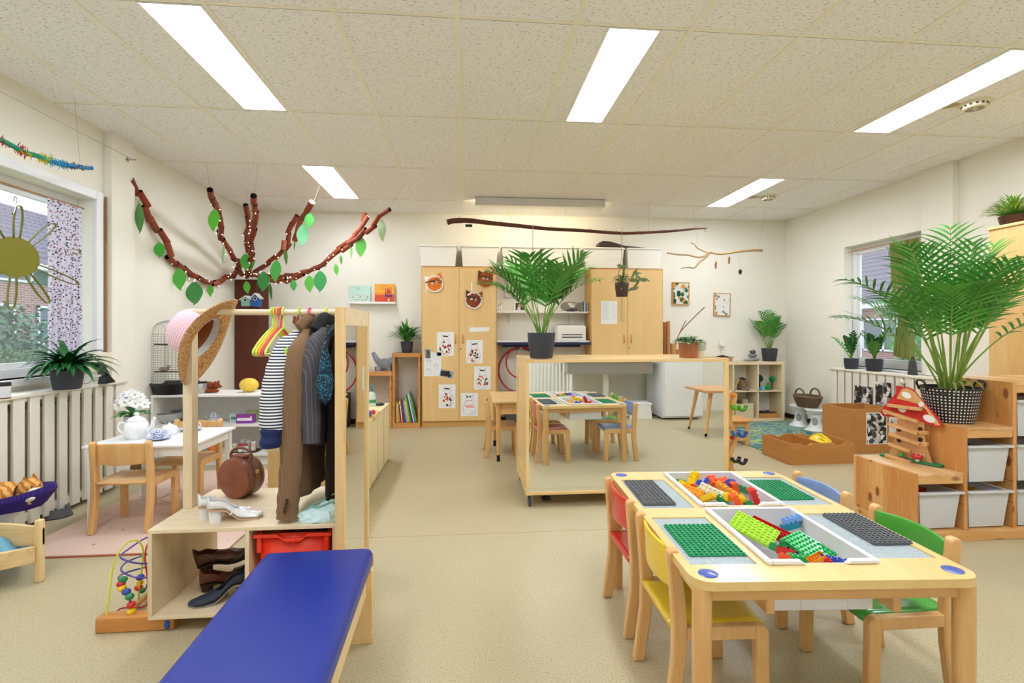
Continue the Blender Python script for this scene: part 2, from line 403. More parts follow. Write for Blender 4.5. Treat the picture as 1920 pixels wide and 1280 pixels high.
# windows
m_frame = plain('eef0f2', rough=0.35); m_gl = plain('ffffff', rough=0.0, alpha=0.08, spec=0.5)
def window(name, x, sgn, y0, y1, z0, z1, f=0.06, dep=0.06):
    """sgn: direction to the outside; frame, pane, reveal"""
    a, b = sorted((x + sgn * .11, x + sgn * (.11 + dep)))
    mb = MB(m_frame)
    mb.bb(a, b, y0, y1, z0, z0 + f); mb.bb(a, b, y0, y1, z1 - f, z1); mb.bb(a, b, y0, y0 + f, z0 + f, z1 - f); mb.bb(a, b, y1 - f, y1, z0 + f, z1 - f)
    a2, b2 = sorted((x + sgn * .125, x + sgn * .15)); g = f + .035
    mb.bb(a2, b2, y0 + f, y1 - f, z0 + f, z0 + g); mb.bb(a2, b2, y0 + f, y1 - f, z1 - g, z1 - f)
    mb.bb(a2, b2, y0 + f, y0 + g, z0 + g, z1 - g); mb.bb(a2, b2, y1 - g, y1 - f, z0 + g, z1 - g)
    w = struct(mb.build(name, bevel=.004))
    mb = MB(m_gl); a3, b3 = sorted((x + sgn * .135, x + sgn * .139)); mb.bb(a3, b3, y0 + g, y1 - g, z0 + g, z1 - g); mb.build('pane', w, smooth=False)
    return w
w1 = window('window_1', XL, -1, LWY0, LWY1, LWZ0, LWZ1)
w2 = window('window_2', XR, 1, RWY0, RWY1, RWZ0, RWZ1)
mb = MB(m_frame)                                     # casing round the left window, proud of the wall
mb.bb(XL, XL + .03, LWY1, LWY1 + .07, LWZ0 - .03, LWZ1 + .07); mb.bb(XL, XL + .03, LWY0, LWY1, LWZ1, LWZ1 + .07)
mb.bb(XL - .11, XL + .03, LWY0, LWY1 + .07, LWZ0 - .045, LWZ0)
mb.build('window_casing', w1, bevel=.005)
mb = MB(m_frame); mb.bb(XR - .02, XR + .11, RWY0, RWY1, RWZ0 - .02, RWZ0); mb.build('window_sill', w2, bevel=.004)
mb = MB(m_frame); mb.bb(XR + .095, XR + .11, RWY1 - .04, RWY1 - .02, 1.31, 1.36); mb.tube([(XR + .1, RWY1 - .03, 1.34), (XR + .055, RWY1 - .03, 1.34), (XR + .055, RWY1 - .03, 1.22)], .011, 8)
mb.build('window_handle', w2)
mb = MB(plain('4a4a4c', rough=.6)); mb.bb(XR + .0, XR + .012, RWY0 - .002, RWY0 + .01, RWZ0 - .05, RWZ1 - .02); mb.build('gasket', w2, smooth=False)
# narrow wooden strip beside the left window
k += 1; mb = MB(wood('b07a45', '7d5432', 'z', 8)); mb.bb(XL + .03, XL + .042, LWY1 + .075, LWY1 + .09, .86, 2.24); struct(mb.build('trim_%d' % k, smooth=False))

# ceiling lamps
def lamp_mats():
    m, nt, b = _new('lamp louvre'); b.inputs['Base Color'].default_value = (.9, .9, .9, 1)
    b.inputs['Emission Color'].default_value = (.92, .97, 1.06, 1); b.inputs['Emission Strength'].default_value = LAMP_POWER
    return m
m_lampE = lamp_mats(); m_lampF = plain('f4f2ea', rough=.4); m_lampS = plain('c9c9c4', rough=.3, metal=.6)
desc = ['long recessed ceiling lamp above the tree branch, left and nearest', 'recessed ceiling lamp in the middle with two hooks hanging from it', 'recessed ceiling lamp at the right beside the large round vent',
        'small looking recessed ceiling lamp above the red brown branches, far left', 'recessed ceiling lamp beside the small far vent, far right',
        'recessed ceiling lamp behind the camera on the window side', 'recessed ceiling lamp behind the camera in the middle', 'recessed ceiling lamp behind the camera on the right']
for i, (x0, x1, y0) in enumerate(LAMPS):
    y1 = y0 + 1.17; t = thing('ceiling_lamp', desc[i], 'lamp', 'ceiling lamps let into the tiles')
    mb = MB(m_lampF); z0, z1 = ZC - .008, ZC - .0005
    mb.bb(x0 - .014, x0, y0 + .012, y1 - .012, z0, z1); mb.bb(x1, x1 + .014, y0 + .012, y1 - .012, z0, z1)
    mb.bb(x0, x1, y0 + .012, y0 + .02, z0, z1); mb.bb(x0, x1, y1 - .02, y1 - .012, z0, z1)
    mb.build('frame', t, smooth=False)
    mb = MB(m_lampE); mb.bb(x0, x1, y0 + .02, y1 - .02, ZC - .004, ZC - .0006); mb.build('diffuser', t, smooth=False)
    mb = MB(m_lampS); xm = (x0 + x1) / 2; mb.bb(xm - .002, xm + .002, y0 + .02, y1 - .02, ZC - .007, ZC - .0042)
    for q in range(1, 8): yy = y0 + q * 1.17 / 8; mb.bb(x0, x1, yy - .0006, yy + .0006, ZC - .006, ZC - .0042)
    mb.build('louvre', t, smooth=False)
    settle(t)
# ------------------------------------------------------------------ CHILDREN'S CHAIRS AND THE BRICK TABLE
def chair_proto(seatm, woodm, name='childrens_chair'):
    """sitter faces +Y; 33 cm wide, seat at 29 cm, back at 54 cm"""
    t = thing(name, 'x', 'chair')
    for s in (-1, 1):
        x0, x1 = (s * .168, s * .138) if s < 0 else (s * .138, s * .168)
        A = YZX.copy()
        rear = [(-.178, 0), (-.137, 0), (-.108, .20), (-.105, .30), (-.112, .40), (-.128, .50)] + arc(-.148, .522, .020, -.2, PI + .1, 8) + [(-.158, .42), (-.150, .30), (-.152, .20)]
        mb = MB(woodm); mb.prism(rear, x0, x1, A); mb.build('leg', t, bevel=.006, seg=2)
        front = [(.115, 0), (.155, 0), (.150, .27)] + arc(.125, .275, .025, 0, PI / 2, 6) + [(.108, .300), (.108, .262)]
        mb = MB(woodm); mb.prism(front, x0, x1, A); mb.build('leg', t, bevel=.005, seg=2)
        mb = MB(woodm); mb.bb(x0 + .002, x1 - .002, -.108, .110, .258, .2995); mb.build('side_rail', t, bevel=.004)
    mb = MB(seatm)
    def f(u, v):
        x = -.137 + .274 * u; y = -.150 + .302 * v
        z = .301 - .010 * math.exp(-((u - .5) / .28) ** 2 - ((v - .5) / .3) ** 2) - (.012 * max(0, (v - .88) / .12) ** 2)
        return (x, y, z)
    mb.grid(f, 12, 14); mb.build('seat', t, solid=.018, off=-1, bevel=0)
    mb = MB(seatm)
    def g(u, v):
        a = (u - .5) * 2; x = .1395 * a; y = -.134 - .026 * (1 - a * a) - .006 * (v - .5); z = .405 + .118 * v + .006 * (1 - a * a) * (2 * v - 1)
        return (x, y, z)
    mb.grid(g, 14, 6); mb.build('backrest', t, solid=.011, off=0, bevel=.003)
    return t
def lacquer(c): return plain(c, rough=.28, coat=.4, var=.05, vs=5)
CH = {}
for nm, c in (('yellow', 'f0c92c'), ('red', 'd9261c'), ('blue', '7f9fd6'), ('green', '4aa63c')): CH[nm] = chair_proto(lacquer(c), M_BEECH)
# chairs at the brick table: backrests outward
place(CH['yellow'], (.775, 1.632, 0), -PI / 2 - .03); tag(CH['yellow'], 'small chair with yellow seat and backrest, near left of the brick table', 'chair')
place(CH['red'], (.785, 2.075, 0), -PI / 2 + .0); tag(CH['red'], 'small chair with red seat and backrest, far left of the brick table', 'chair')
place(CH['blue'], (1.405, 2.09, 0), PI / 2 - .0); tag(CH['blue'], 'small chair with light blue seat and backrest, far right of the brick table', 'chair')
place(CH['green'], (1.405, 1.635, 0), PI / 2 + .0); tag(CH['green'], 'small chair with green seat and backrest, near right of the brick table', 'chair')

TR = TRS((1.036, 1.792, 0), rz=-math.radians(3.5)); TZ = .53
tb = thing('activity_table', 'low beech activity table with four blue corner dots and sunken trays of bricks', 'table', loc=(1.036, 1.792, 0), rz=-math.radians(3.5))
m_top = wood('efcf8c', 'e6c07a', 'y', 4, .32, .4)
mb = MB(m_top); hw, hl, th = .40, .527, .024; R_ = .055
z0, z1 = TZ - th, TZ
L_ = arc(-hw + R_, -hl + R_, R_, PI, 1.5 * PI, 7); 
# outline strips: full rounded outline is made of end caps and straight strips between the openings
def cap(y_in, sgn):
    if sgn > 0: return [(-hw, y_in), (hw, y_in)] + arc(hw - R_, hl - R_, R_, 0, PI / 2, 7) + arc(-hw + R_, hl - R_, R_, PI / 2, PI, 7)
    return arc(-hw + R_, -hl + R_, R_, PI, 1.5 * PI, 7) + arc(hw - R_, -hl + R_, R_, 1.5 * PI, 2 * PI, 7) + [(hw, y_in), (-hw, y_in)]
ylo, yhi = -.432, .470
mb = MB(m_top)
mb.prism(cap(ylo, -1), z0, z1); mb.prism(cap(yhi, 1), z0, z1)
# left and right columns (panels sunken 3 mm), middle column (tray openings)
for (x0, x1, ops) in ((-.4, -.374, []), (-.374, -.178, [(-.425, -.057), (.035, .402)]), (-.178, -.142, []), (-.142, .160, [(-.425, -.008), (.055, .465)]), (.160, .186, []), (.186, .374, [(-.4, -.032), (.058, .43)]), (.374, .4, [])):
    y = ylo
    for a, b in ops: mb.bb(x0, x1, y, a, z0, z1); y = b
    mb.bb(x0, x1, y, yhi, z0, z1)
mb.build('tabletop', tb, smooth=True, ang=50)
def panel(x0, x1, y0, y1):
    mb = MB(plain('bcc6ca', rough=.45)); mb.bb(x0, x1, y0, y1, z0, TZ - .006)
    p = .008; nx = int((x1 - x0) / p); ny = int((y1 - y0) / p); hx = [(.0025 * math.cos(PI * k / 3), .0025 * math.sin(PI * k / 3)) for k in range(6)]
    for i in range(nx):
        for j in range(ny):
            cx = x0 + (i + .5) * (x1 - x0) / nx; cy = y0 + (j + .5) * (y1 - y0) / ny
            mb.prism([(cx + a, cy + b) for a, b in hx], TZ - .006, TZ - .004)
    mb.build('base_panel', tb, smooth=False, label='grey studded base panel let into the tabletop')
panel(-.374, -.178, -.425, -.057); panel(-.374, -.178, .035, .402); panel(.186, .374, -.4, -.032); panel(.186, .374, .058, .43)
for x, y in ((-.352, .478), (.352, .484), (-.345, -.478), (.352, -.475)):
    mb = MB(plain('3f56b0', rough=.3, coat=.5)); mb.lathe([(.0265, TZ - .001), (.0265, TZ + .0012), (.024, TZ + .002)], (x, y, 0), 28); mb.build('corner_disc', tb, label='blue plastic corner disc')
for sx in (-1, 1):
    for sy in (-1, 1):
        mb = MB(M_BEECH); mb.lathe([(.025, 0), (.0265, .004), (.0265, TZ - th)], (sx * .368, sy * .492, 0), 24); mb.build('leg', tb)
mb = MB(M_BEECHX)
for sy in (-1, 1): mb.bb(-.345, .345, sy * .492 - .01, sy * .492 + .01, TZ - .064, TZ - th)
for sx in (-1, 1): mb.bb(sx * .368 - .01, sx * .368 + .01, -.466, .466, TZ - .064, TZ - th)
mb.build('apron', tb, bevel=.003)
mb = MB(M_BEECHY)
for x in (-.170, .190): mb.bb(x - .012, x + .012, -.48, .48, TZ - .115, TZ - .065)
mb.build('tray_runner', tb, bevel=.003)

m_tray = plain('f8f8fa', rough=.35, alpha=.74, spec=.5)
def tray(x0, x1, y0, y1, label):
    t = thing('plastic_tray', label, 'tray', 'milky white trays in the brick table')
    mb = MB(m_tray); zt = TZ + .012; zb = TZ - .136; w = .004; i = .012
    X0, X1, Y0, Y1 = x0 + i, x1 - i, y0 + i, y1 - i
    mb.bb(X0, X1, Y0, Y1, zb, zb + w)
    mb.bb(X0, X0 + w, Y0, Y1, zb, zt); mb.bb(X1 - w, X1, Y0, Y1, zb, zt); mb.bb(X0, X1, Y1 - w, Y1, zb, zt)
    a, b = X0 + .09, X1 - .075
    mb.bb(X0, a, Y0, Y0 + w, zb, zt); mb.bb(b, X1, Y0, Y0 + w, zb, zt); mb.bb(a, b, Y0, Y0 + w, zb, TZ + .001)
    mb.build('bin', t, bevel=.002, seg=1)
    mb = MB(m_tray)
    mb.bb(x0, X0 + w, y0, y1, TZ + .0015, zt + .002); mb.bb(X1 - w, x1, y0, y1, TZ + .0015, zt + .002); mb.bb(X0 + w, X1 - w, Y1 - w, y1, TZ + .0015, zt + .002)
    mb.prism([(X0 + w, 0), (a + .012, 0), (a - .005, .0125), (X0 + w, .0125)], -(Y0 + w), -y0, TRS((0, 0, TZ + .0015)) @ XZY)
    mb.prism([(b - .012, 0), (X1 - w, 0), (X1 - w, .0125), (b + .005, .0125)], -(Y0 + w), -y0, TRS((0, 0, TZ + .0015)) @ XZY)
    mb.build('rim', t, bevel=.003, seg=2)
    t.matrix_world = TR
    t.location = (1.036, 1.792, 0); t.rotation_euler = (0, 0, -math.radians(3.5)); return t
tray(-.155, .173, .043, .480, 'milky plastic tray in the far half of the table, full of mixed bricks')
tray(-.155, .173, -.438, .004, 'milky plastic tray in the near half of the table, holding lime and green brick plates')

def brick_mesh(col, nx, ny, h=.0192, up=True):
    mb = MB(plain(col, rough=.22, coat=.3)); p = .016; W_, L_ = nx * p, ny * p
    if up: mb.bb(-W_ / 2, W_ / 2, -L_ / 2, L_ / 2, -h / 2, h / 2)
    else:   # open underneath with tubes
        w = .0015; mb.bb(-W_ / 2, W_ / 2, -L_ / 2, L_ / 2, h / 2 - .002, h / 2)
        mb.bb(-W_ / 2, -W_ / 2 + w, -L_ / 2, L_ / 2, -h / 2, h / 2); mb.bb(W_ / 2 - w, W_ / 2, -L_ / 2, L_ / 2, -h / 2, h / 2)
        mb.bb(-W_ / 2, W_ / 2, -L_ / 2, -L_ / 2 + w, -h / 2, h / 2); mb.bb(-W_ / 2, W_ / 2, L_ / 2 - w, L_ / 2, -h / 2, h / 2)
        for i in range(nx - 1):
            for j in range(ny - 1): mb.lathe([(.0052, -h / 2 + .001), (.0066, -h / 2 + .001), (.0066, h / 2 - .002), (.0052, h / 2 - .002), (.0052, -h / 2 + .001)], ((i - (nx - 2) / 2) * p, (j - (ny - 2) / 2) * p, 0), 12, cap=False)
    for i in range(nx):
        for j in range(ny): mb.lathe([(.0047, h / 2), (.0047, h / 2 + .0040), (.0042, h / 2 + .0045), (0, h / 2 + .0045)], ((i - (nx - 1) / 2) * p, (j - (ny - 1) / 2) * p, 0), 10)
    return mb
BR = {'y': 'f4c80c', 'o': 'f0961a', 'ro': 'ea5516', 'r': 'cf1b16', 'b': '2344b4', 'g': '1c8a48', 'w': 'e8e6de', 't': 'd8cfae', 'lb': '6f9fe0', 'lime': 'a6d431', 'teal': '1c7f9a', 'g2': '1fae55', 'db': '1c2a7a'}
BNAME = {'y': 'yellow', 'o': 'orange yellow', 'ro': 'orange red', 'r': 'red', 'b': 'blue', 'g': 'dark green', 'w': 'white', 't': 'tan', 'lb': 'light blue', 'lime': 'lime green', 'teal': 'teal', 'g2': 'bright green', 'db': 'navy blue'}
def brick(col, nx, ny, px, py, z, rx=0, ry=0, rz=0, label='', h=.0192, up=True, group='building bricks heaped in the far tray', name='building_brick'):
    o = brick_mesh(BR[col], nx, ny, h, up).build(name, None, bevel=.0006, seg=1)
    p = atZ(px, py, z); o.location = p; o.scale = (1.18,) * 3 if 'far' in group else (1, 1, 1); o.rotation_euler = (math.radians(rx), math.radians(ry), math.radians(rz))
    return tag(o, label, 'toy brick', group)
def f1(x, y): return 1240 + x / 7.385, 870 + y / 7.385
def f2(x, y): return 1340 + x / 6, 940 + y / 6
FT = [
 ('y', 2, 4, 440, 215, .515, 60, 0, -70, 'yellow brick with two rows of studs at the back left of the far tray'),
 ('b', 2, 2, 560, 290, .525, 20, 30, 30, 'blue square brick tilted on the heap beside the tan plate'),
 ('b', 1, 2, 625, 245, .530, -30, 20, -40, 'narrow blue brick leaning on the blue square one'),
 ('ro', 2, 2, 700, 215, .520, 30, 0, 10, 'orange red brick at the back of the heap, behind the blue ones'),
 ('ro', 1, 4, 800, 235, .518, -20, 30, 50, 'long thin orange red brick sloping down behind the heap'),
 ('w', 1, 2, 885, 285, .505, 0, 50, 30, 'small white and flat brick near the back right of the far tray'),
 ('r', 1, 2, 912, 290, .500, 0, 50, 30, 'small red brick next to the small white one at the back right'),
 ('b', 2, 2, 972, 275, .515, 50, 10, 20, 'small blue brick standing at the back right of the far tray'),
 ('y', 2, 2, 275, 290, .500, 10, -30, 10, 'yellow square brick at the left rim of the far tray'),
 ('o', 2, 5, 430, 380, .515, 10, -40, 38, 'long orange yellow brick lying along the left wall of the far tray'),
 ('y', 2, 3, 450, 300, .498, 10, 10, 30, 'yellow brick half hidden beneath the blue square brick'),
 ('r', 1, 1, 440, 318, .515, 10, 10, 30, 'tiny red brick between the two yellow ones at the left'),
 ('t', 2, 6, 705, 385, .520, 15, -45, 22, 'tan plate with many studs, standing steeply in the middle of the heap'),
 ('y', 2, 3, 650, 455, .510, 150, 10, 40, 'yellow brick turned upside down at the front left of the far tray'),
 ('w', 2, 2, 590, 370, .490, 20, 10, 10, 'white brick peeping out below the tan plate'),
 ('o', 1, 5, 900, 350, .530, 20, -10, 30, 'long orange brick lying across the middle of the heap'),
 ('o', 2, 2, 750, 295, .505, 10, 10, 60, 'orange square brick behind the top end of the tan plate'),
 ('ro', 2, 4, 1020, 370, .505, 75, 0, 85, 'orange red brick showing its open hollow side, right of the middle'),
 ('r', 2, 3, 780, 350, .495, 30, 20, 20, 'red brick lying under the long orange one'),
 ('r', 2, 2, 870, 425, .500, 20, 10, -20, 'red square brick behind the yellow and orange red pair in front'),
 ('g', 2, 4, 1180, 375, .500, 20, 10, 70, 'dark green brick with studs at the right of the heap'),
 ('g', 2, 2, 850, 480, .505, 10, 0, 20, 'dark green brick at the front, left of the yellow top'),
 ('r', 2, 4, 1280, 465, .530, 70, 0, 84, 'long red brick lying on the front right rim, studs facing forwards'),
 ('y', 2, 4, 1015, 470, .535, 8, 0, 86, 'yellow brick on top at the notch of the far tray'),
 ('ro', 2, 4, 1045, 540, .528, 60, 0, 86, 'orange red brick at the notch of the far tray, studs facing forwards'),
 ('g', 2, 2, 1205, 565, .515, 10, 0, 80, 'dark green brick in the notch, right of the orange red one'),
 ('g', 2, 2, 262, 262, .500, 0, 0, 10, 'dark green brick in the back left corner of the far tray'),
]
for c, nx, ny, x, y, z, rx, ry, rz, lb in FT: brick(c, nx, ny, *f1(x, y), z, rx, ry, rz, lb, up='upside' not in lb and 'open hollow' not in lb)
G2 = 'building bricks and plates in the near tray'
brick('lime', 6, 9, *f2(440, 310), .515, 18, -16, 40, 'lime green plate with many studs leaning in the near tray', h=.010, group=G2, name='brick_plate')
brick('r', 4, 10, *f2(650, 330), .500, 192, -8, 34, 'large red plate lying face down behind the lime one', h=.012, group=G2, up=False, name='brick_plate')
brick('lb', 2, 4, *f2(865, 205), .523, -22, 12, 68, 'light blue brick on top of the teal window brick', group=G2)
brick('teal', 2, 4, *f2(845, 280), .502, -22, 12, 68, 'teal window brick standing under the light blue one', group=G2)
brick('g2', 6, 8, *f2(1050, 510), .497, 14, -6, 22, 'large bright green studded plate lying in the near tray', h=.010, group=G2, name='brick_plate')
brick('r', 2, 3, *f2(800, 565), .498, 170, 8, 10, 'red hollow brick lying open side up in the near tray', group=G2, up=False)
brick('g', 2, 3, *f2(710, 535), .480, 10, 20, 40, 'dark green brick under the corner of the big red plate', group=G2)
brick('g', 1, 1, *f2(770, 468), .505, 0, 0, 0, 'small round looking green brick behind the red hollow one', group=G2)
brick('db', 2, 4, *f2(910, 590), .475, 0, 0, 40, 'navy blue brick half under the bright green plate', group=G2)
brick('o', 2, 3, *f2(1150, 650), .520, 150, 0, 80, 'orange yellow hollow brick at the notch of the near tray', group=G2, up=False)
brick('b', 2, 5, *f2(1345, 655), .520, 6, 12, 66, 'blue plate with two rows of studs at the front rim', h=.010, group=G2, name='brick_plate')
brick('r', 1, 1, *f2(1268, 682), .520, 10, 10, 20, 'tiny red brick between the orange yellow and the blue one', group=G2)
brick('ro', 1, 2, *f2(785, 635), .510, 10, 10, 80, 'small orange red brick at the front rim below the red hollow one', group=G2)
brick('g2', 1, 4, *f2(930, 640), .505, 10, 0, 86, 'thin bright green brick at the front rim of the near tray', group=G2)
brick('y', 2, 2, *f2(110, 175), .495, 10, 10, 10, 'lone yellow brick in the back left corner of the near tray', group=G2)
def bplate(col, nx, ny, x, y, label, rz=0, h=.0035, dz=0):
    mb = MB(plain(col, rough=.4)); p = .016; a, b = nx * p / 2, ny * p / 2
    mb.prism(rrect(-a, a, -b, b, .006, 3), 0, h)
    for i in range(nx):
        for j in range(ny): mb.lathe([(.0050, h), (.0048, h + .0042), (0, h + .0045)], ((i - (nx - 1) / 2) * p, (j - (ny - 1) / 2) * p, 0), 10)
    o = mb.build('baseplate', None); o.location = TR @ Vector((x, y, TZ - .0035 + dz)); o.rotation_euler = (0, 0, -math.radians(3.5) + rz)
    return tag(o, label, 'baseplate')
bplate('128a55', 11, 15, -.266, -.246, 'green studded baseplate beside the yellow chair')
bplate('128a55', 10, 16, .264, .252, 'green studded baseplate nearest the blue chair')
bplate('5f6164', 8, 19, -.300, .226, 'dark grey studded plate beside the red chair', h=.008)
bplate('5f6164', 8, 16, .322, -.175, 'dark grey studded plate beside the green chair', h=.008, rz=0)
# ------------------------------------------------------------------ helpers for soft shapes
def crom(P, n=8, close=False):
    P = [Vector(p) for p in P]; out = []; k = len(P)
    rng = range(k) if close else range(k - 1)
    for i in rng:
        p0 = P[(i - 1) % k] if close or i > 0 else P[0] * 2 - P[1]; p1 = P[i]; p2 = P[(i + 1) % k]
        p3 = P[(i + 2) % k] if close or i + 2 < k else P[-1] * 2 - P[-2]
        for j in range(n):
            t = j / n; out.append(0.5 * ((2 * p1) + (p2 - p0) * t + (2 * p0 - 5 * p1 + 4 * p2 - p3) * t * t + (3 * p1 - p0 - 3 * p2 + p3) * t ** 3))
    if not close: out.append(P[-1])
    return out
def lerp(a, b, t): return a + (b - a) * t
def interp(x, tab):
    if x <= tab[0][0]: return tab[0][1]
    for (a, b), (c, d) in zip(tab, tab[1:]):
        if x <= c: t = (x - a) / (c - a); t = t * t * (3 - 2 * t); return b + (d - b) * t
    return tab[-1][1]
def nz3(x, y, z=0.0): return noise.noise(Vector((x, y, z)))

# ------------------------------------------------------------------ ROLLING MIRROR CABINET
MX0, MX1, MY0, MY1, MZ0, MZ1 = .392, 1.832, 3.385, 4.05, .086, 1.01
mc = thing('mirror_cabinet', 'low birch cabinet on castors with one wide mirror filling its front', 'mirror cabinet')
m_bir = wood('f0cf95', 'e3bd7d', 'x', 5, .4, .2); m_birz = wood('f0cf95', 'e3bd7d', 'z', 5, .4, .2)
mb = MB(m_birz)
for x0, x1 in ((MX0, MX0 + .022), (MX1 - .022, MX1)):
    mb = MB(m_birz)
    mb.bb(x0, x1, MY0, MY0 + .05, MZ0, MZ1 - .022); mb.bb(x0, x1, MY1 - .05, MY1, MZ0, MZ1 - .022)
    mb.bb(x0, x1, MY0 + .05, MY1 - .05, MZ0, MZ0 + .12); mb.bb(x0, x1, MY0 + .05, MY1 - .05, MZ1 - .09, MZ1 - .022)
    mb.bb(x0 + .008, x1 - .008, MY0 + .05, MY1 - .05, MZ0 + .12, MZ1 - .09)
    mb.build('side_panel', mc, bevel=.0015, seg=1)
mb = MB(m_bir); mb.bb(MX0, MX1, MY0, MY1, MZ1 - .022, MZ1 - .006); mb.bb(MX0, MX1, MY0, MY0 + .025, MZ1 - .006, MZ1); mb.bb(MX0, MX1, MY1 - .025, MY1, MZ1 - .006, MZ1)
mb.bb(MX0, MX0 + .025, MY0 + .025, MY1 - .025, MZ1 - .006, MZ1); mb.bb(MX1 - .025, MX1, MY0 + .025, MY1 - .025, MZ1 - .006, MZ1); mb.build('top', mc, bevel=.0015, seg=1)
mb = MB(m_bir); mb.bb(MX0 + .022, MX1 - .022, MY0, MY1, MZ0, MZ0 + .022); mb.build('bottom', mc, bevel=.0015, seg=1)
mb = MB(m_bir); mb.bb(MX0 + .022, MX1 - .022, MY0 + .02, MY1 - .02, MZ0 + .022, MZ1 - .022); mb.build('body', mc, smooth=False)
m_mir = plain('eef1f0', rough=.0, metal=1.0)
mb = MB(m_mir); mb.bb(MX0 + .022, MX1 - .03, MY0 + .006, MY0 + .010, MZ0 + .022, MZ1 - .022); mb.build('mirror', mc, smooth=False)
mb = MB(m_birz); mb.bb(MX1 - .034, MX1 - .022, MY0, MY0 + .02, MZ0 + .022, MZ1 - .022); mb.build('trim_strip', mc)
def castor(parent, x, y, ztop, r, wheel='4a4d52', name='castor'):
    mb = MB(M_STEEL); mb.bb(x - .02, x + .02, y - .02, y + .02, ztop - .004, ztop); mb.prism([(-r * .7, ztop - .004), (r * .7, ztop - .004), (r * .35, r * .8), (-r * .35, r * .8)], -.016, -.013, TRS((x, y, 0)) @ YZX); mb.prism([(-r * .7, ztop - .004), (r * .7, ztop - .004), (r * .35, r * .8), (-r * .35, r * .8)], .013, .016, TRS((x, y, 0)) @ YZX)
    o = mb.build(name, parent)
    mb = MB(plain(wheel, rough=.4)); mb.lathe([(.004, -.011), (r * .8, -.011), (r, -.006), (r, .006), (r * .8, .011), (.004, .011)], (0, 0, 0), 20, TRS((x, y, r), ry=PI / 2)); mb.build('wheel', o)
for x in (MX0 + .03, MX1 - .03):
    for y in (MY0 + .04, MY1 - .04): castor(mc, x, y, MZ0, .034)
mb = MB(M_BLACK); mb.bb(MX0 + .13, MX0 + .19, MY0 + .11, MY0 + .16, .012, .03); mb.tube([(MX0 + .15, MY0 + .13, .03), (MX0 + .15, MY0 + .13, MZ0)], .008, 8); mb.build('brake_pedal', mc)
settle(mc)

# ------------------------------------------------------------------ DRESSING-UP RACK
BX0, BX1, BY0, BY1, BZ = -1.262, -.535, 2.10, 2.62, .415
rk = thing('dressing_up_rack', 'birch dressing up rack on castors with clothes rail, shoe box and side mirror', 'clothes rack')
m_rk = wood('f0dfc0', 'e2cba2', 'x', 5, .4, .15); m_rkz = wood('efdcbb', 'dfc79c', 'z', 5, .4, .15)
mb = MB(m_rk); mb.bb(BX0, BX1, BY0, BY1, BZ - .016, BZ); mb.build('top_board', rk, bevel=.0015, seg=1)
mb = MB(m_rk); mb.bb(BX0, BX1, BY0, BY1, .058, .073); mb.build('bottom_board', rk, bevel=.0015, seg=1)
mb = MB(m_rkz); mb.bb(BX0, BX0 + .016, BY0, BY1, .073, BZ - .016); mb.build('side_panel', rk, smooth=False)
mb = MB(m_rkz); mb.bb(-.893, -.877, BY0, BY1, .073, BZ - .016); mb.build('divider', rk, smooth=False)
mb = MB(m_rkz); mb.bb(-.551, BX1, BY0, BY1, .073, BZ - .016); mb.build('side_panel', rk, smooth=False)
PX0, PX1 = -.535, -.500
mb = MB(m_birz); mb.bb(PX0, PX1, 2.075, 2.115, .07, 1.30); mb.bb(PX0, PX1, 2.565, 2.60, .07, 1.30)
mb.use(m_rk); mb.bb(PX0, PX1, 2.115, 2.565, 1.225, 1.30); mb.bb(PX0, PX1, 2.115, 2.565, .07, .12)
mb.bb(PX0, PX0 + .012, 2.115, 2.565, .12, 1.225); mb.build('mirror_frame', rk, bevel=.0015, seg=1)
mb = MB(m_mir); mb.bb(PX1 - .012, PX1 - .009, 2.115, 2.565, .12, 1.225); mb.build('mirror', rk, smooth=False)
mb = MB(m_rkz); mb.bb(-1.262, -1.222, 2.345, 2.395, BZ, 1.272); mb.build('post', rk, bevel=.002)
mb = MB(m_rk); mb.tube([(-1.235, 2.37, 1.288), (-.535, 2.37, 1.288)], .0135, 14); mb.build('rail', rk)
for x in (BX0 + .06, BX1 - .04):
    for y in (BY0 + .04, BY1 - .04): castor(rk, x, y, .058, .024, '2f5fb0')
settle(rk)

# straw hat over the post
def hat_mat():
    m, nt, b = _new('straw'); v = _coord(nt, (1, 1, 1))
    vo = N(nt, 'TexVoronoi'); vo.inputs['Scale'].default_value = 85; nt.links.new(v, vo.inputs['Vector'])
    nt.links.new(_ramp(nt, vo.outputs['Distance'], [(.25, lin('d8a566')), (.75, lin('a8743c'))]), b.inputs['Base Color']); b.inputs['Roughness'].default_value = .9
    bp = N(nt, 'Bump'); bp.inputs['Strength'].default_value = .5; bp.inputs['Distance'].default_value = .003; nt.links.new(vo.outputs['Distance'], bp.inputs['Height']); nt.links.new(bp.outputs[0], b.inputs['Normal'])
    return m
m_straw = hat_mat()
hat = thing('sun_hat', 'floppy tan straw hat with pink striped crown hung over the rack post', 'hat')
ax = Vector((-.90, -.02, .46)).normalized()          # crown direction
xx = Vector((0, 1, 0)); xx = (xx - ax * xx.dot(ax)).normalized(); yy = ax.cross(xx)
HM = Matrix(((xx.x, yy.x, ax.x, -1.195), (xx.y, yy.y, ax.y, 2.40), (xx.z, yy.z, ax.z, 1.17), (0, 0, 0, 1)))
def brim(u, v):
    a = 2 * PI * u; r = .100 + .116 * v * (1 + .05 * math.sin(2 * a + 1)); z = -.008 * math.sin(3 * a + .6) * v - .02 * v * v * math.sin(a - 1.2) - .02 * v + .018 * v * v * math.cos(2 * a)
    return (r * math.cos(a) * 1.0, r * math.sin(a) * 1.04, z)
mb = MB(m_straw); mb.grid(brim, 72, 10, HM, wrap=True); mb.build('brim', hat, solid=.0035, off=0)
mb = MB(plain('f4ede4', rough=.9))
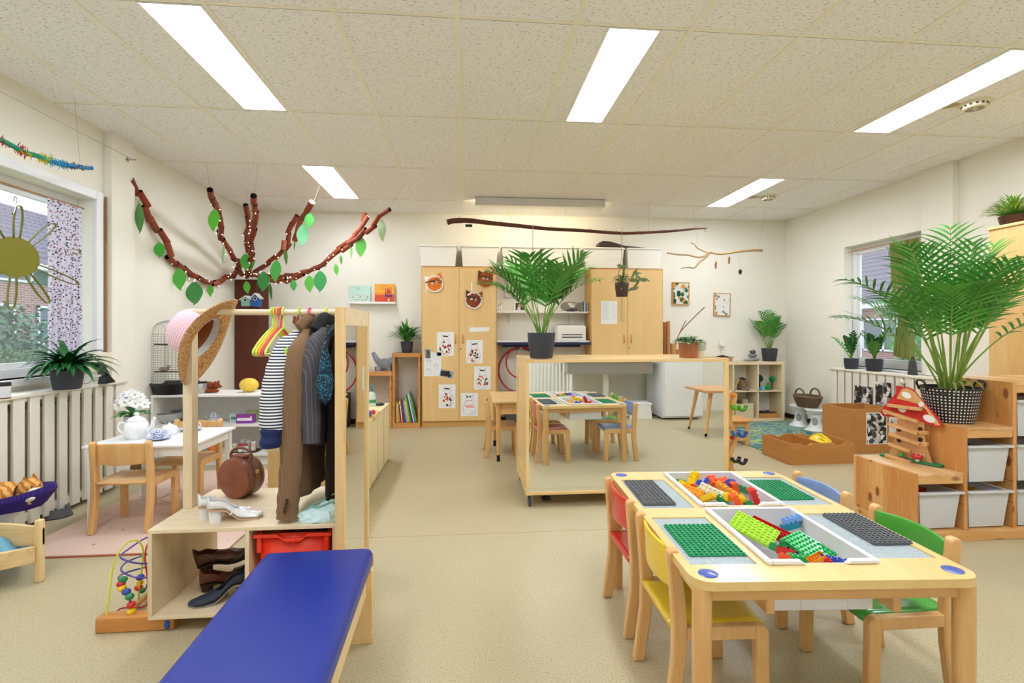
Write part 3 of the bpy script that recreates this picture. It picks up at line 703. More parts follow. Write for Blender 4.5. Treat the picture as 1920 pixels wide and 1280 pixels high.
for ring in (.72, .86, .985):
    for i in range(84):
        q = brim(i / 84, ring); mb.sph((q[0], q[1], q[2] - .0012), (.0022, .0022, .0016), 6, HM)
mb.build('openwork_dots', hat)
def hstr():
    m, nt, b = _new('pink stripes'); tc = N(nt, 'TexCoord'); 
    vm = N(nt, 'VectorMath', operation='DOT_PRODUCT'); vm.inputs[1].default_value = tuple(ax); nt.links.new(tc.outputs['Object'], vm.inputs[0])
    q = N(nt, 'Math', operation='MULTIPLY'); q.inputs[1].default_value = 95; nt.links.new(vm.outputs['Value'], q.inputs[0])
    fr = N(nt, 'Math', operation='FRACT'); nt.links.new(q.outputs[0], fr.inputs[0])
    nt.links.new(_ramp(nt, fr.outputs[0], [(.0, lin('f7e4ec')), (.35, lin('fbf5f6')), (.5, lin('e9a3c2')), (.8, lin('f2c3d6'))]), b.inputs['Base Color']); b.inputs['Roughness'].default_value = .85
    return m
mb = MB(hstr()); mb.lathe([(.103, 0), (.105, .02), (.105, .07), (.098, .105), (.077, .132), (.04, .146), (0, .149)], (0, 0, 0), 36, HM, cap=False); mb.build('crown', hat, solid=.002, off=-1)
mb = MB(plain('a9612f', rough=.95)); mb.lathe([(.100, .022), (.100, .07), (.093, .10), (.072, .126), (0, .14)], (0, 0, 0), 36, HM, cap=False); mb.build('lining', hat)
mb = MB(plain('e7e4e2', rough=.9)); mb.lathe([(.0995, -.002), (.099, .030)], (0, 0, 0), 36, HM, cap=False); mb.build('inner_band', hat)
mb = MB(plain('f4f2f0', rough=.9)); mb.sph(HM @ Vector((.03, -.105, .004)), (.012, .012, .006), 8); mb.build('bow', hat)

# hangers
def hanger(x, col, label, y=2.37, rz=0.0):
    t = thing('clothes_hanger', label, 'hanger', 'plastic hangers on the clothes rail', loc=(x, y, 1.288), rz=rz)
    m = plain(col, rough=.25, coat=.3)
    hk = [(0, -.012, -.01)] + [(0, .0205 * math.cos(a), .0 + .0205 * math.sin(a)) for a in [math.radians(q) for q in (200, 170, 140, 110, 80, 50, 20, -10, -35)]] + [(0, .004, -.045), (0, 0, -.075)]
    mb = MB(m); mb.tube(crom([(p[0], p[1], p[2]) for p in hk], 3), .0042, 8); mb.build('hook', t)
    mb = MB(m); mb.tube(crom([(0, 0, -.07), (0, -.04, -.083), (0, -.12, -.118), (0, -.185, -.155), (0, -.205, -.172), (0, -.195, -.186), (0, -.15, -.188)], 4) + [Vector((0, .15, -.188))] + crom([(0, .15, -.188), (0, .195, -.186), (0, .205, -.172), (0, .185, -.155), (0, .12, -.118), (0, .04, -.083), (0, 0, -.07)], 4), .0050, 8)
    mb.tube([(0, -.2, -.172), (0, -.175, -.170), (0, -.17, -.176)], .004, 6)
    mb.build('body', t); return t
for i, (c, lb) in enumerate((('c5e86a', 'light lime plastic hanger, leftmost of the empty bundle'), ('f6d94c', 'yellow plastic hanger, second from the left in the empty bundle'), ('f4b24a', 'orange plastic hanger in the middle of the empty bundle'), ('ef4a6c', 'red pink plastic hanger in the empty bundle'), ('d8ee6a', 'pale lime plastic hanger, rightmost of the empty bundle'))):
    hanger(-.888 + i * .0125, c, lb, rz=.0)
hanger(-.768, 'b9e64a', 'lime plastic hanger holding the striped shirt', rz=.05)
hanger(-.722, 'f0459c', 'pink plastic hanger holding the brown corduroy jacket')
hanger(-.648, 'e3ea62', 'pale yellow plastic hanger holding the pinstripe jacket')

def garment(name, label, cat, x, zt, zb, wtab, tx, mat, sleeves=None, extra=None, ph=0.0, cy=2.37, lean=0.0):
    """hangs across the rail: body section is an ellipse wide along Y, thin along X"""
    t = thing(name, label, cat)
    def f(u, v):
        z = lerp(zt, zb, v); w = interp(v, wtab); a = 2 * PI * u; th_ = tx * interp(v, [(0, .35), (.08, .8), (.3, 1), (1, 1.15)])
        y = cy + w * math.cos(a); q = th_ * math.sin(a) + .010 * nz3(y * 9 + ph, z * 3, ph) * min(1, v * 4) + .006 * math.sin(y * 60 + ph * 3) * v
        return (x + q + lean * v, y, z - .05 * abs(math.cos(a)) ** 1.5 * (1 - v) ** 3 * (w / .2))
    mb = MB(mat); mb.grid(f, 56, 34, wrap=True); mb.build('body', t, solid=.004, off=0)
    for sl in (sleeves or []):
        pts, rr, m2 = sl; P = crom(pts, 6); n = len(P); R_ = [lerp(rr[0], rr[1], i / (n - 1)) * interp(i / (n - 1), [(0, .38), (.22, 1)]) * (1 + .05 * math.sin(i * 1.7 + ph)) for i in range(n)]
        mb = MB(m2); mb.tube(P, R_, 16, flat=.75); mb.build('sleeve', t)
    if extra: extra(t)
    return t
SH = [(0, .05), (.05, .10), (.13, .19), (.22, .185), (.6, .19), (1, .20)]
m_str = stripes('f4f4f2', '2b3148', 'z', .0125, .52, .9); m_str2 = stripes('eef0f6', '6d7896', 'z', .008, .6, .9)
def ex_striped(t):
    mb = MB(plain('1f2c5a', rough=.85, bump=.2, bs=60)); P = crom([(-.80, 2.135, .80), (-.802, 2.130, .765), (-.803, 2.128, .728)], 5)
    mb.tube(P, [.052 + .004 * math.sin(i * 1.1) for i in range(len(P))], 18, flat=.75); mb.build('rolled_cuff', t, label='dark navy rolled up cuff')
garment('striped_shirt', 'black and white striped shirt with navy rolled cuff on the lime hanger', 'shirt', -.768, 1.215, .60, SH, .030, m_str2,
        [([(-.765, 2.31, 1.195), (-.775, 2.22, 1.13), (-.79, 2.165, 1.04), (-.80, 2.14, .93), (-.802, 2.135, .80)], (.046, .050), m_str), ([(-.765, 2.54, 1.12), (-.77, 2.58, 1.0), (-.77, 2.59, .80)], (.04, .04), m_str)], ex_striped, 1.0)
m_cord = stripes('8f7052', '7a5c40', 'y', .005, .5, .95, .3, rot=(0, 0, .8))
def ex_cord(t):
    mb = MB(m_cord); mb.tube(crom([(-.745, 2.30, 1.215), (-.725, 2.33, 1.245), (-.705, 2.40, 1.245), (-.70, 2.44, 1.215)], 5), .018, 10, flat=1.6); mb.build('collar', t)
    for i in range(4):
        mb = MB(plain('3a281c', rough=.4)); mb.lathe([(.0065, 0), (.0065, .003), (.004, .004)], (0, 0, 0), 12, TRS((-.742 + .004 * i, 2.108 - .001 * i, .470 + i * .0155), rx=PI / 2 + .1)); mb.build('button', t)
garment('corduroy_jacket', 'long brown corduroy jacket on the pink hanger, its sleeve reaching the shelf', 'jacket', -.722, 1.225, .50, [(0, .06), (.05, .11), (.12, .20), (.3, .17), (.6, .17), (1, .19)], .040, m_cord,
        [([(-.715, 2.30, 1.20), (-.715, 2.21, 1.13), (-.72, 2.16, 1.02), (-.725, 2.15, .85), (-.728, 2.145, .66), (-.74, 2.145, .50), (-.745, 2.145, .43)], (.050, .043), m_cord), ([(-.72, 2.56, 1.12), (-.72, 2.6, .95), (-.72, 2.6, .60)], (.045, .04), m_cord)], ex_cord, 2.0)
m_pin = stripes('343238', '5b5a60', 'y', .014, .93, .85, rot=(0, 0, .7)); m_pin2 = stripes('4a4850', '7f7e86', 'y', .013, .92, .85, rot=(0, 0, .7))
def ex_pin(t):
    mb = MB(plain('2a282b', rough=.85)); mb.tube(crom([(-.675, 2.29, 1.205), (-.655, 2.33, 1.255), (-.635, 2.40, 1.255), (-.625, 2.45, 1.205)], 5), .020, 10, flat=1.5); mb.build('collar', t)
    for z in (.80, .835):
        mb = MB(M_DARK); mb.sph((-.640, 2.125, z), (.005, .003, .005), 8); mb.build('button', t)
garment('pinstripe_jacket', 'dark grey pinstripe jacket on the pale yellow hanger', 'jacket', -.64, 1.235, .72, [(0, .06), (.05, .11), (.12, .20), (.3, .18), (.6, .18), (1, .20)], .042, m_pin,
        [([(-.642, 2.30, 1.21), (-.645, 2.21, 1.14), (-.648, 2.16, 1.05), (-.648, 2.15, .92), (-.645, 2.14, .74)], (.050, .036), m_pin2), ([(-.64, 2.57, 1.13), (-.64, 2.6, .98), (-.64, 2.6, .75)], (.045, .036), m_pin2)], ex_pin, 3.0)
garment('dark_coat', 'long very dark brown coat hanging closest to the rack mirror', 'coat', -.585, 1.20, .47, [(0, .05), (.06, .12), (.14, .19), (.5, .17), (1, .20)], .030, plain('2b1c16', rough=.95, var=.2, vs=14), None, None, 4.0)
# crocheted bag hanging in front of the coats
bag = thing('crochet_bag', 'small petrol blue crocheted bag hanging beside the rack mirror', 'bag')
mcb = spots('17303f', ['3f7f9c', '2f6d8d', '4a8aa6'], 130, .35, .95)
mb = MB(mcb)
def fb(u, v):
    a = 2 * PI * u; r = interp(v, [(0, .004), (.12, .035), (.35, .052), (.7, .036), (1, .018)]); z = lerp(.905, 1.125, v)
    return (-.575 + .6 * r * math.cos(a) * 1.1, 2.085 + .55 * r * math.sin(a), z + .004 * math.sin(a * 6))
mb.grid(fb, 24, 20, wrap=True); mb.build('pouch', bag)
mb = MB(mcb); mb.tube(crom([(-.585, 2.085, 1.12), (-.57, 2.11, 1.19), (-.56, 2.2, 1.235), (-.56, 2.3, 1.262), (-.558, 2.37, 1.307), (-.556, 2.392, 1.29)], 5), .005, 8); mb.build('strap', bag)

# things on the shelf of the rack
def shoe(name, label, loc, rz, L, H, heel, mat, sole, open0=.10, open1=.62, wid=.036, rx=0, ry=0, extra=None, heelm=None, hw=.8, group=None, arch=.012):
    """toe points to local +X; origin under the middle of the sole"""
    t = thing(name, label, 'shoe', group)
    def base(u): return interp(u, [(0, heel), (.28, heel * .95), (.62, .004), (.85, .0), (1, .006)]) + .003
    def half(u): return wid * interp(u, [(0, .38), (.06, .72), (.2, .84), (.45, .80), (.70, 1.0), (.88, .80), (.97, .42), (1, .12)])
    def hgt(u): return interp(u, [(0, H), (.15, H * .95), (.4, H * .62), (.62, H * .66), (.8, H * .48), (.95, H * .30), (1, .008)])
    def gap(u):
        if u < open0: return 1.0 * interp(u, [(0, 0.15), (open0, 1.15)])
        return interp(u, [(open0, 1.15), (open1 - .12, 1.0), (open1, .0)])
    def f(v, u):
        g = gap(u); th = g + (2 * PI - 2 * g) * v; w = half(u); h = hgt(u); cs = math.cos(th)
        return ((u - .5) * L, w * math.sin(th) * (1.0 if cs < 0 else .92), base(u) + h * (1 + cs) / 2)
    mb = MB(mat); mb.grid(lambda a, b_: f(a, b_), 26, 34); mb.build('upper', t, solid=.0022, off=0)
    mb = MB(sole); n = 22; vs = []; fs = []
    for i in range(n + 1):
        u = i / n; w = half(u) * .97; z = base(u)
        for y, zz in ((-w, z - .004), (w, z - .004), (w, z + .003), (-w, z + .003)): vs.append(((u - .5) * L, y, zz))
    for i in range(n):
        for k in range(4): fs.append((4 * i + k, 4 * i + (k + 1) % 4, 4 * i + 4 + (k + 1) % 4, 4 * i + 4 + k))
    fs += [(3, 2, 1, 0), (4 * n, 4 * n + 1, 4 * n + 2, 4 * n + 3)]; mb.add(vs, fs); mb.build('sole', t)
    if heel > .012:
        mb = MB(heelm or sole); w = half(.12) * hw; hb = heel - .001
        mb.grid(lambda u, v: ((-.5 + .14) * L + (.13 * L * lerp(.82, 1, v)) * math.cos(2 * PI * u), w * lerp(.85, 1.05, v) * math.sin(2 * PI * u), lerp(0, hb, v)), 20, 4, wrap=True)
        mb.lathe([(0, 0), (1, 0)], (0, 0, 0), 20, Matrix.Translation(((-.5 + .14) * L, 0, .0005)) @ Matrix.Diagonal((.13 * L * .82, w * .85, 1, 1)), cap=False); mb.build('heel', t)
    if extra: extra(t, L, H)
    t.location = loc; t.rotation_euler = (rx, ry, rz); return t
m_wsh = plain('e9eaea', rough=.22, coat=.5, var=.03, vs=60)
def ex_glit(t, L, H):
    mb = MB(plain('cfd3dc', rough=.2, metal=.7)); random.seed(3)
    for i in range(60):
        a = random.uniform(0, 2 * PI); r = random.uniform(0, 1) ** .5
        mb.sph((L * (.22 + .10 * r * math.cos(a)), .022 * r * math.sin(a), .030 - .010 * r - .03 * (.1 * r * math.cos(a)) / .1 * .3), .0022, 5)
    mb.build('sequins', t)
    mb = MB(m_wsh); mb.tube(crom([(-.02 * 1, .028, .034), (.0, .012, .040), (.0, -.012, .040), (-.02, -.028, .034)], 4), .0045, 8, flat=.5); mb.build('strap', t)
def on(px, py, z): return atZ(px, py, z)
q = on(442, 974, BZ); shoe('dress_shoe', 'white heeled dress shoe with sequins, the one nearer the viewer', (q.x, q.y, BZ), .30, .205, .056, .052, m_wsh, plain('caa68c', rough=.5), .06, .58, .034, extra=ex_glit, heelm=m_wsh, group=None)
q = on(413, 973, BZ); shoe('dress_shoe', 'white heeled dress shoe half hidden behind the sequinned one', (q.x + .005, q.y + .035, BZ), .42, .200, .056, .052, m_wsh, plain('caa68c', rough=.5), .06, .58, .034, extra=ex_glit, heelm=m_wsh)
# round leather case
cs = thing('round_case', 'round brown leather vanity case with a top handle standing on the rack shelf', 'case')
m_lea = plain('8b4a32', rough=.38, coat=.25, var=.15, vs=12); m_lea2 = plain('7a4a32', rough=.45, coat=.15, var=.15, vs=20)
q = on(445, 932, BZ); CM = TRS((q.x + .01, q.y + .02, BZ + .095), rz=-.42) @ Matrix.Rotation(PI / 2, 4, 'X')
mb = MB(m_lea); mb.lathe([(0, .052), (.085, .052), (.094, .047), (.095, .040)], (0, 0, 0), 48, CM, cap=False); mb.lathe([(0, -.052), (.085, -.052), (.094, -.047), (.095, -.040)], (0, 0, 0), 48, CM, cap=False); mb.build('face', cs)
mb = MB(m_lea2); mb.lathe([(.094, -.042), (.094, .042)], (0, 0, 0), 48, CM, cap=False); mb.build('rim', cs, solid=.003)
mb = MB(plain('5d3422', rough=.5)); mb.lathe([(.0965, .010), (.0965, .016)], (0, 0, 0), 48, CM, cap=False); mb.lathe([(.0965, -.030), (.0965, -.026)], (0, 0, 0), 48, CM, cap=False); mb.build('seam_band', cs)
mb = MB(m_lea2); mb.tube([CM @ p for p in crom([(-.062, .074, .0), (-.064, .104, .0), (-.040, .126, .0), (.0, .134, .0), (.040, .126, .0), (.064, .104, .0), (.062, .074, .0)], 5)], .0055, 10, flat=1.3); mb.build('handle', cs)
mb = MB(m_lea); mb.box(CM @ Vector((0, .098, 0)), (.075, .05, .008), rz=-.42); mb.build('handle_patch', cs)
mb = MB(plain('c9b27a', rough=.3, metal=.9)); mb.box(CM @ Vector((.094, .03, 0)), (.006, .02, .016), rz=-.42); mb.build('clasp', cs)
# mint cloth bonnet
q = on(600, 972, BZ)
bn = thing('cloth_bonnet', 'crumpled mint green cloth bonnet lying under the coats', 'cloth')
m_mint = plain('d0eeec', rough=.9, var=.06, vs=20)
def fbn(u, v):
    a = 2 * PI * u; t_ = v * PI / 2; r = .085 * math.cos(t_) ** .6; h = .055 * math.sin(t_)
    k = 1 + .20 * nz3(3 * math.cos(a), 3 * math.sin(a), v * 3) + .12 * nz3(9 * math.cos(a), 9 * math.sin(a), v * 7)
    return (q.x + 1.15 * r * k * math.cos(a), q.y + .75 * r * k * math.sin(a) + .01, BZ + .001 + h * k * (1 + .3 * math.cos(a)))
mb = MB(m_mint); mb.grid(fbn, 48, 16, wrap=True); mb.build('cloth', bn)
mb = MB(plain('7fc4ae', rough=.8)); mb.tube(crom([(q.x - .05, q.y + .0, BZ + .05), (q.x + .0, q.y + .0, BZ + .075), (q.x + .05, q.y + .02, BZ + .095), (q.x + .08, q.y + .04, BZ + .10)], 5), .005, 8, flat=.5); mb.tube(crom([(q.x - .04, q.y - .01, BZ + .055), (q.x + .01, q.y - .02, BZ + .060), (q.x + .06, q.y + .0, BZ + .080)], 5), .004, 8, flat=.5); mb.build('ribbon', bn)
# shoes in the left bay
m_br = plain('5c3424', rough=.4, coat=.15, var=.2, vs=20); m_nv = plain('2b3246', rough=.55, var=.2, vs=30); m_gr = plain('5a5150', rough=.35, coat=.2, var=.1)
ZB = .073
shoe('ankle_shoe', 'brown leather ankle shoe with high upper at the back of the shoe bay', (-1.10, 2.40, ZB + .065), .25, .22, .085, .03, m_br, plain('3a2218', rough=.5), .05, .45, .038, ry=-.25)
shoe('ankle_shoe', 'brown leather shoe lying heel down under the other brown one', (-1.07, 2.33, ZB), .55, .20, .070, .03, plain('6b3d29', rough=.45, var=.15, vs=20), plain('3a2218', rough=.5), .05, .45, .036)
def ex_bow(t, L, H):
    mb = MB(plain('6f675f', rough=.7, bump=.3)); random.seed(5)
    for i in range(7): a = i * 2 * PI / 7; mb.sph((L * .17 + .016 * math.cos(a), .016 * math.sin(a), .046), (.012, .008, .005), 8, R=Matrix.Rotation(a, 4, 'Z'))
    mb.build('flower_bow', t)
shoe('court_shoe', 'grey court shoe with a flower bow on top of the heap in the shoe bay', (-.985, 2.36, ZB + .10), PI - .45, .21, .055, .04, m_gr, M_DARK, .05, .6, .034, ry=.30, extra=ex_bow)
shoe('court_shoe', 'dark court shoe wedged under the grey one', (-.985, 2.42, ZB + .02), PI - .2, .21, .05, .03, M_DARK, M_DARK, .05, .6, .034, ry=.15)
def ex_nv(t, L, H):
    mb = MB(m_nv); mb.tube([(-.02, .035, .030), (-.02, 0, .056), (-.02, -.035, .030)], .006, 8, flat=.5); mb.build('strap', t)
    mb = MB(plain('d9dde0', rough=.3, metal=.8)); mb.sph((.01, -.0335, .030), .004, 8); mb.build('stud', t)
shoe('court_shoe', 'navy blue heeled shoe with strap and button at the front of the shoe bay', (-1.03, 2.20, ZB), PI + .35, .235, .062, .062, m_nv, plain('8a8478', rough=.5), .05, .60, .038, extra=ex_nv, heelm=M_DARK)
# red tray with cloths
rt = thing('storage_tray', 'bright red plastic tray sliding in the right bay of the rack', 'tray')
m_red = plain('f03a22', rough=.35, coat=.2)
x0, x1, y0, y1 = -.868, -.560, 2.115, 2.58; zt = .375
mb = MB(m_red); w = .004
mb.add([(x0 + .035, y0 + .03, .09), (x1 - .035, y0 + .03, .09), (x1 - .035, y1 - .02, .09), (x0 + .035, y1 - .02, .09), (x0 + .02, y0 + .015, zt), (x1 - .02, y0 + .015, zt), (x1 - .02, y1, zt), (x0 + .02, y1, zt)], [(3, 2, 1, 0), (0, 1, 5, 4), (1, 2, 6, 5), (2, 3, 7, 6), (3, 0, 4, 7)])
mb.build('bin', rt, solid=.003)
mb = MB(m_red)
mb.prism([(x0, zt - .014), (x0 + .10, zt - .014), (x0 + .125, zt - .034), (x1 - .125, zt - .034), (x1 - .10, zt - .014), (x1, zt - .014), (x1, zt), (x1 - .09, zt), (x1 - .115, zt - .020), (x0 + .115, zt - .020), (x0 + .09, zt), (x0, zt)], -y0 - .016, -y0, XZY)
mb.bb(x0, x0 + .022, y0 + .016, y1, zt - .006, zt); mb.bb(x1 - .022, x1, y0 + .016, y1, zt - .006, zt); mb.bb(x0, x1, y1, y1 + .01, zt - .006, zt)
mb.bb(x0 + .012, x0 + .03, y0 + .005, y0 + .03, zt - .075, zt - .014); mb.bb(x1 - .03, x1 - .012, y0 + .005, y0 + .03, zt - .075, zt - .014)
mb.build('rim', rt, bevel=.002)
def heap(mat, x0, x1, y0, y1, z0, h, ph, name, label, cat, nn=26, amp=.5, f=14):
    mb = MB(mat)
    def g(u, v):
        x = lerp(x0, x1, u); y = lerp(y0, y1, v); e = (math.sin(PI * u) * math.sin(PI * v)) ** .35
        return (x, y, z0 + h * e * (1 - amp + amp * (1 + nz3(x * f + ph, y * f, ph)) ))
    mb.grid(g, nn, nn); mb.grid(lambda u, v: (lerp(x0, x1, 1 - u), lerp(y0, y1, v), z0), 2, 2)
    return tag(mb.build(name), label, cat)
heap(plain('8d7088', rough=.9, var=.35, vs=25), -.80, -.585, 2.16, 2.52, .26, .10, 2.2, 'folded_cloth', 'heap of dusty purple cloth in the red tray', 'cloth')

# ------------------------------------------------------------------ BLUE PADDED BENCH
bx0, bx1, by0, by1 = -.745, -.338, .05, 2.0
bn = thing('padded_bench', 'low wooden bench with a royal blue padded vinyl seat in the foreground', 'bench')
m_vin = plain('142c8c', rough=.42, coat=.1, bump=.02, bs=200)
mb = MB(m_vin); mb.bb(bx0, bx1, by0, by1, .285, .362); mb.build('seat_pad', bn, bevel=.030, seg=6)
mb = MB(m_birz); mb.bb(bx0 + .02, bx1 - .02, by0 + .03, by0 + .055, 0, .285); mb.build('leg', bn, bevel=.004)
mb = MB(m_birz); mb.bb(bx0 + .012, bx1 - .0, by1 - .04, by1 + .004, 0, .285); mb.bb(bx0 + .012, bx1, by1 - .004, by1 + .010, .285, .335); mb.build('leg', bn, bevel=.004)
mb = MB(wood('ecd09a', 'dfbd84', 'y', 5, .4, .2)); mb.bb(bx1 - .045, bx1 - .022, by0 + .055, by1 - .04, .185, .285); mb.bb(bx0 + .032, bx0 + .055, by0 + .055, by1 - .04, .185, .285); mb.bb(bx0 + .055, bx1 - .045, by0 + .055, by1 - .04, .265, .285); mb.build('frame', bn, bevel=.003)
for o in [bn]: settle(o); o.rotation_euler = (0, 0, .03)

# ------------------------------------------------------------------ BEAD MAZE
bm = thing('bead_maze', 'wooden bead maze with yellow, red and purple wires on the floor by the rack', 'toy')
m_bm = wood('d9964e', 'c07f3c', 'x', 8, .4, .2)
mb = MB(m_bm); mb.bb(-1.475, -1.18, 2.125, 2.180, 0, .062); mb.build('base_bar', bm, bevel=.006)
mb = MB(m_bm); mb.bb(-1.50, -1.21, 2.50, 2.555, 0, .062); mb.build('base_bar', bm, bevel=.006)
mb = MB(m_bm); mb.tube([(-1.40, 2.18, .035), (-1.42, 2.5, .035)], .009, 10); mb.tube([(-1.28, 2.18, .035), (-1.30, 2.5, .035)], .009, 10); mb.build('dowel', bm)
def wire(col, pts, name='wire', r=.0036): mb = MB(plain(col, rough=.3, coat=.3)); mb.tube(crom(pts, 8), r, 8); return mb.build(name, bm)
Y_ = lambda px, py, y: tuple(atY(px, py, y))
wire('dfe24a', [Y_(197, 1166, 2.15), Y_(205, 1110, 2.16), Y_(214, 1055, 2.18), Y_(235, 1020, 2.2), Y_(256, 1013, 2.24), Y_(268, 1030, 2.27), Y_(265, 1075, 2.3), Y_(260, 1110, 2.34), Y_(264, 1140, 2.42), Y_(270, 1105, 2.51)])
wire('dfe24a', [Y_(300, 1160, 2.15), Y_(293, 1090, 2.2), Y_(288, 1040, 2.26), Y_(292, 1012, 2.32), Y_(300, 1040, 2.4), Y_(300, 1095, 2.5)])
wire('4a3f9e', [Y_(243, 1163, 2.15), Y_(243, 1120, 2.17), Y_(232, 1095, 2.19), Y_(222, 1083, 2.2), Y_(240, 1072, 2.3), Y_(285, 1062, 2.35), Y_(300, 1075, 2.25), Y_(262, 1083, 2.18), Y_(228, 1070, 2.2), Y_(240, 1052, 2.32), Y_(285, 1038, 2.38), Y_(300, 1050, 2.28), Y_(262, 1056, 2.2), Y_(226, 1045, 2.2), Y_(240, 1030, 2.3), Y_(272, 1009, 2.42), Y_(283, 1012, 2.45), Y_(284, 1060, 2.5), Y_(284, 1100, 2.52)])
wire('cf2b2b', [Y_(213, 1152, 2.2), Y_(228, 1140, 2.28), Y_(262, 1138, 2.3), Y_(277, 1130, 2.3), Y_(277, 1090, 2.3), Y_(272, 1045, 2.3), Y_(278, 1018, 2.3), Y_(292, 1012, 2.3), Y_(300, 1030, 2.36), Y_(302, 1100, 2.5)])
wire('cf2b2b', [Y_(213, 1152, 2.2), Y_(245, 1150, 2.18), Y_(292, 1147, 2.17), Y_(305, 1155, 2.15)])
def bead(col, px, py, y, cube=False):
    mb = MB(plain(BR[col] if col in BR else col, rough=.2, coat=.5)); p = atY(px, py, y)
    if cube: mb.box(p, (.020, .020, .018)); mb.build('bead', bm, bevel=.002)
    else: mb.sph(p, (.0165, .0165, .0135), 16); mb.build('bead', bm)
for c, px, py, y in (('g', 231, 1086, 2.19), ('r', 227, 1094, 2.185), ('y', 229, 1102, 2.18), ('b', 237, 1109, 2.175), ('g', 243, 1118, 2.165), ('r', 246, 1133, 2.16), ('y', 246, 1146, 2.155), ('b', 247, 1159, 2.15), ('b', 263, 1082, 2.3), ('r', 260, 1101, 2.34), ('g', 266, 1106, 2.4), ('b', 281, 1097, 2.4), ('r', 283, 1078, 2.38)): bead(c, px, py, y)
for c, px, py, y in (('y', 262, 1092, 2.32), ('g', 283, 1069, 2.37), ('y', 282, 1087, 2.39)): bead(c, px, py, y, True)
settle(bm)
# ------------------------------------------------------------------ BACK WALL: CUPBOARDS AND NICHE
CY = 6.36                                            # plane of the cupboard doors
def WY(px, py, y): p = atY(px, py, y); return p.x, p.z
m_cup = wood('ecca8e', 'e4be7e', 'z', 3, .45, .1, amp=.8); m_cupf = wood('dcae68', 'd2a25c', 'z', 3, .45)
def cupboard(px0, px1, pxm, pytop, label):
    x0, zt = WY(px0, pytop, CY); x1, _ = WY(px1, pytop, CY); xm, _ = WY(pxm, pytop, CY); zt = 2.02
    t = thing('cupboard', label, 'cupboard')
    mb = MB(m_cupf); y0 = CY + .018; w = .018
    mb.bb(x0, x0 + w, y0, YB - .01, 0, zt); mb.bb(x1 - w, x1, y0, YB - .01, 0, zt); mb.bb(x0 + w, x1 - w, y0, YB - .01, zt - .02, zt); mb.bb(x0 + w, x1 - w, y0 + .01, YB - .01, 0, .07); mb.bb(x0 + w, x1 - w, YB - .02, YB - .01, .07, zt - .02)
    mb.build('body', t, smooth=False)
    for a, b in ((x0 + .012, xm - .0015), (xm + .0015, x1 - .012)):
        mb = MB(m_cup); mb.bb(a, b, CY, CY + .017, .075, zt - .022); d = mb.build('door', t, bevel=.001, seg=1)
        hx = b - .045 if a < xm - .01 and b < xm else a + .045
        mb = MB(wood('e0a85c', 'cf9548', 'z', 8)); mb.tube(crom([(hx, CY - .002, 1.055), (hx, CY - .026, 1.075), (hx, CY - .03, 1.105), (hx, CY - .026, 1.135), (hx, CY - .002, 1.155)], 4), .009, 8); mb.build('handle', d)
        if a > xm - .01:
            mb = MB(M_STEEL); mb.lathe([(.010, 0), (.010, .004), (0, .004)], (0, 0, 0), 14, TRS((a + .02, CY, .985), rx=PI / 2)); mb.build('lock', d)
        for z in (.3, 1.05, 1.85):
            mb = MB(plain('9a8a6a', rough=.4)); hh = a if a < xm - .01 and b < xm else b; mb.bb(hh - .002, hh + .002, CY - .002, CY + .01, z - .02, z + .02); mb.build('hinge', d)
    settle(t); return x0, x1, xm, zt
L0, L1, LM, ZT = cupboard(790, 931.5, 861, 500, 'tall light wood two door cupboard covered with cat drawings and masks')
R0, R1, RM, _ = cupboard(1107.5, 1244, 1176.5, 503, 'tall light wood two door cupboard with one typed sheet, right of the niche')
nw = YB - .005
def board(name, x0, x1, y0, y1, z0, z1, mat, label, cat, group=None, bevel=.002):
    mb = MB(mat); mb.bb(x0, x1, y0, y1, z0, z1); return tag(mb.build(name, bevel=bevel), label, cat, group)
G_SH = 'white shelves in the niche'
xa, xb = L1 + .002, R0 - .002
def shelf(z, y0, label, name='wall_shelf'):
    t = thing(name, label, 'shelf'); mb = MB(M_WHITE); mb.bb(xa, xb, y0, nw, z - .02, z); mb.build('board', t, bevel=.001, seg=1)
    for x in (xa + .18, xb - .22):
        mb = MB(plain('dedcd6', rough=.4)); mb.bb(x - .006, x + .006, nw - .005, nw, z - .16, z - .02); mb.tube([(x, nw - .004, z - .15), (x, y0 + .08, z - .024)], .004, 6); mb.build('bracket', t)
shelf(2.03, 6.42, 'white wall shelf under the big storage boxes at the top of the niche')
shelf(1.462, 6.44, 'white wall shelf carrying the photo frame and music player')
wt = thing('printer_shelf', 'white topped shelf with navy blue front edge carrying the printer', 'shelf')
mb = MB(M_WHITE); mb.bb(xa, xb - .01, 6.38, nw, 1.065, 1.085); mb.build('top', wt, bevel=.001)
mb = MB(plain('1c2450', rough=.4)); mb.bb(xa + .02, xb + .0, 6.33, 6.379, 1.03, 1.062); mb.bb(xa + .08, xb - .12, 6.42, nw, 1.0, 1.062); mb.build('blue_board', wt, bevel=.003)
mb = MB(wood('dcae68', 'c99b55', 'y', 4)); mb.bb(xa + .0, xa + .02, 6.45, nw, .0, 1.03); mb.build('side_support', wt)
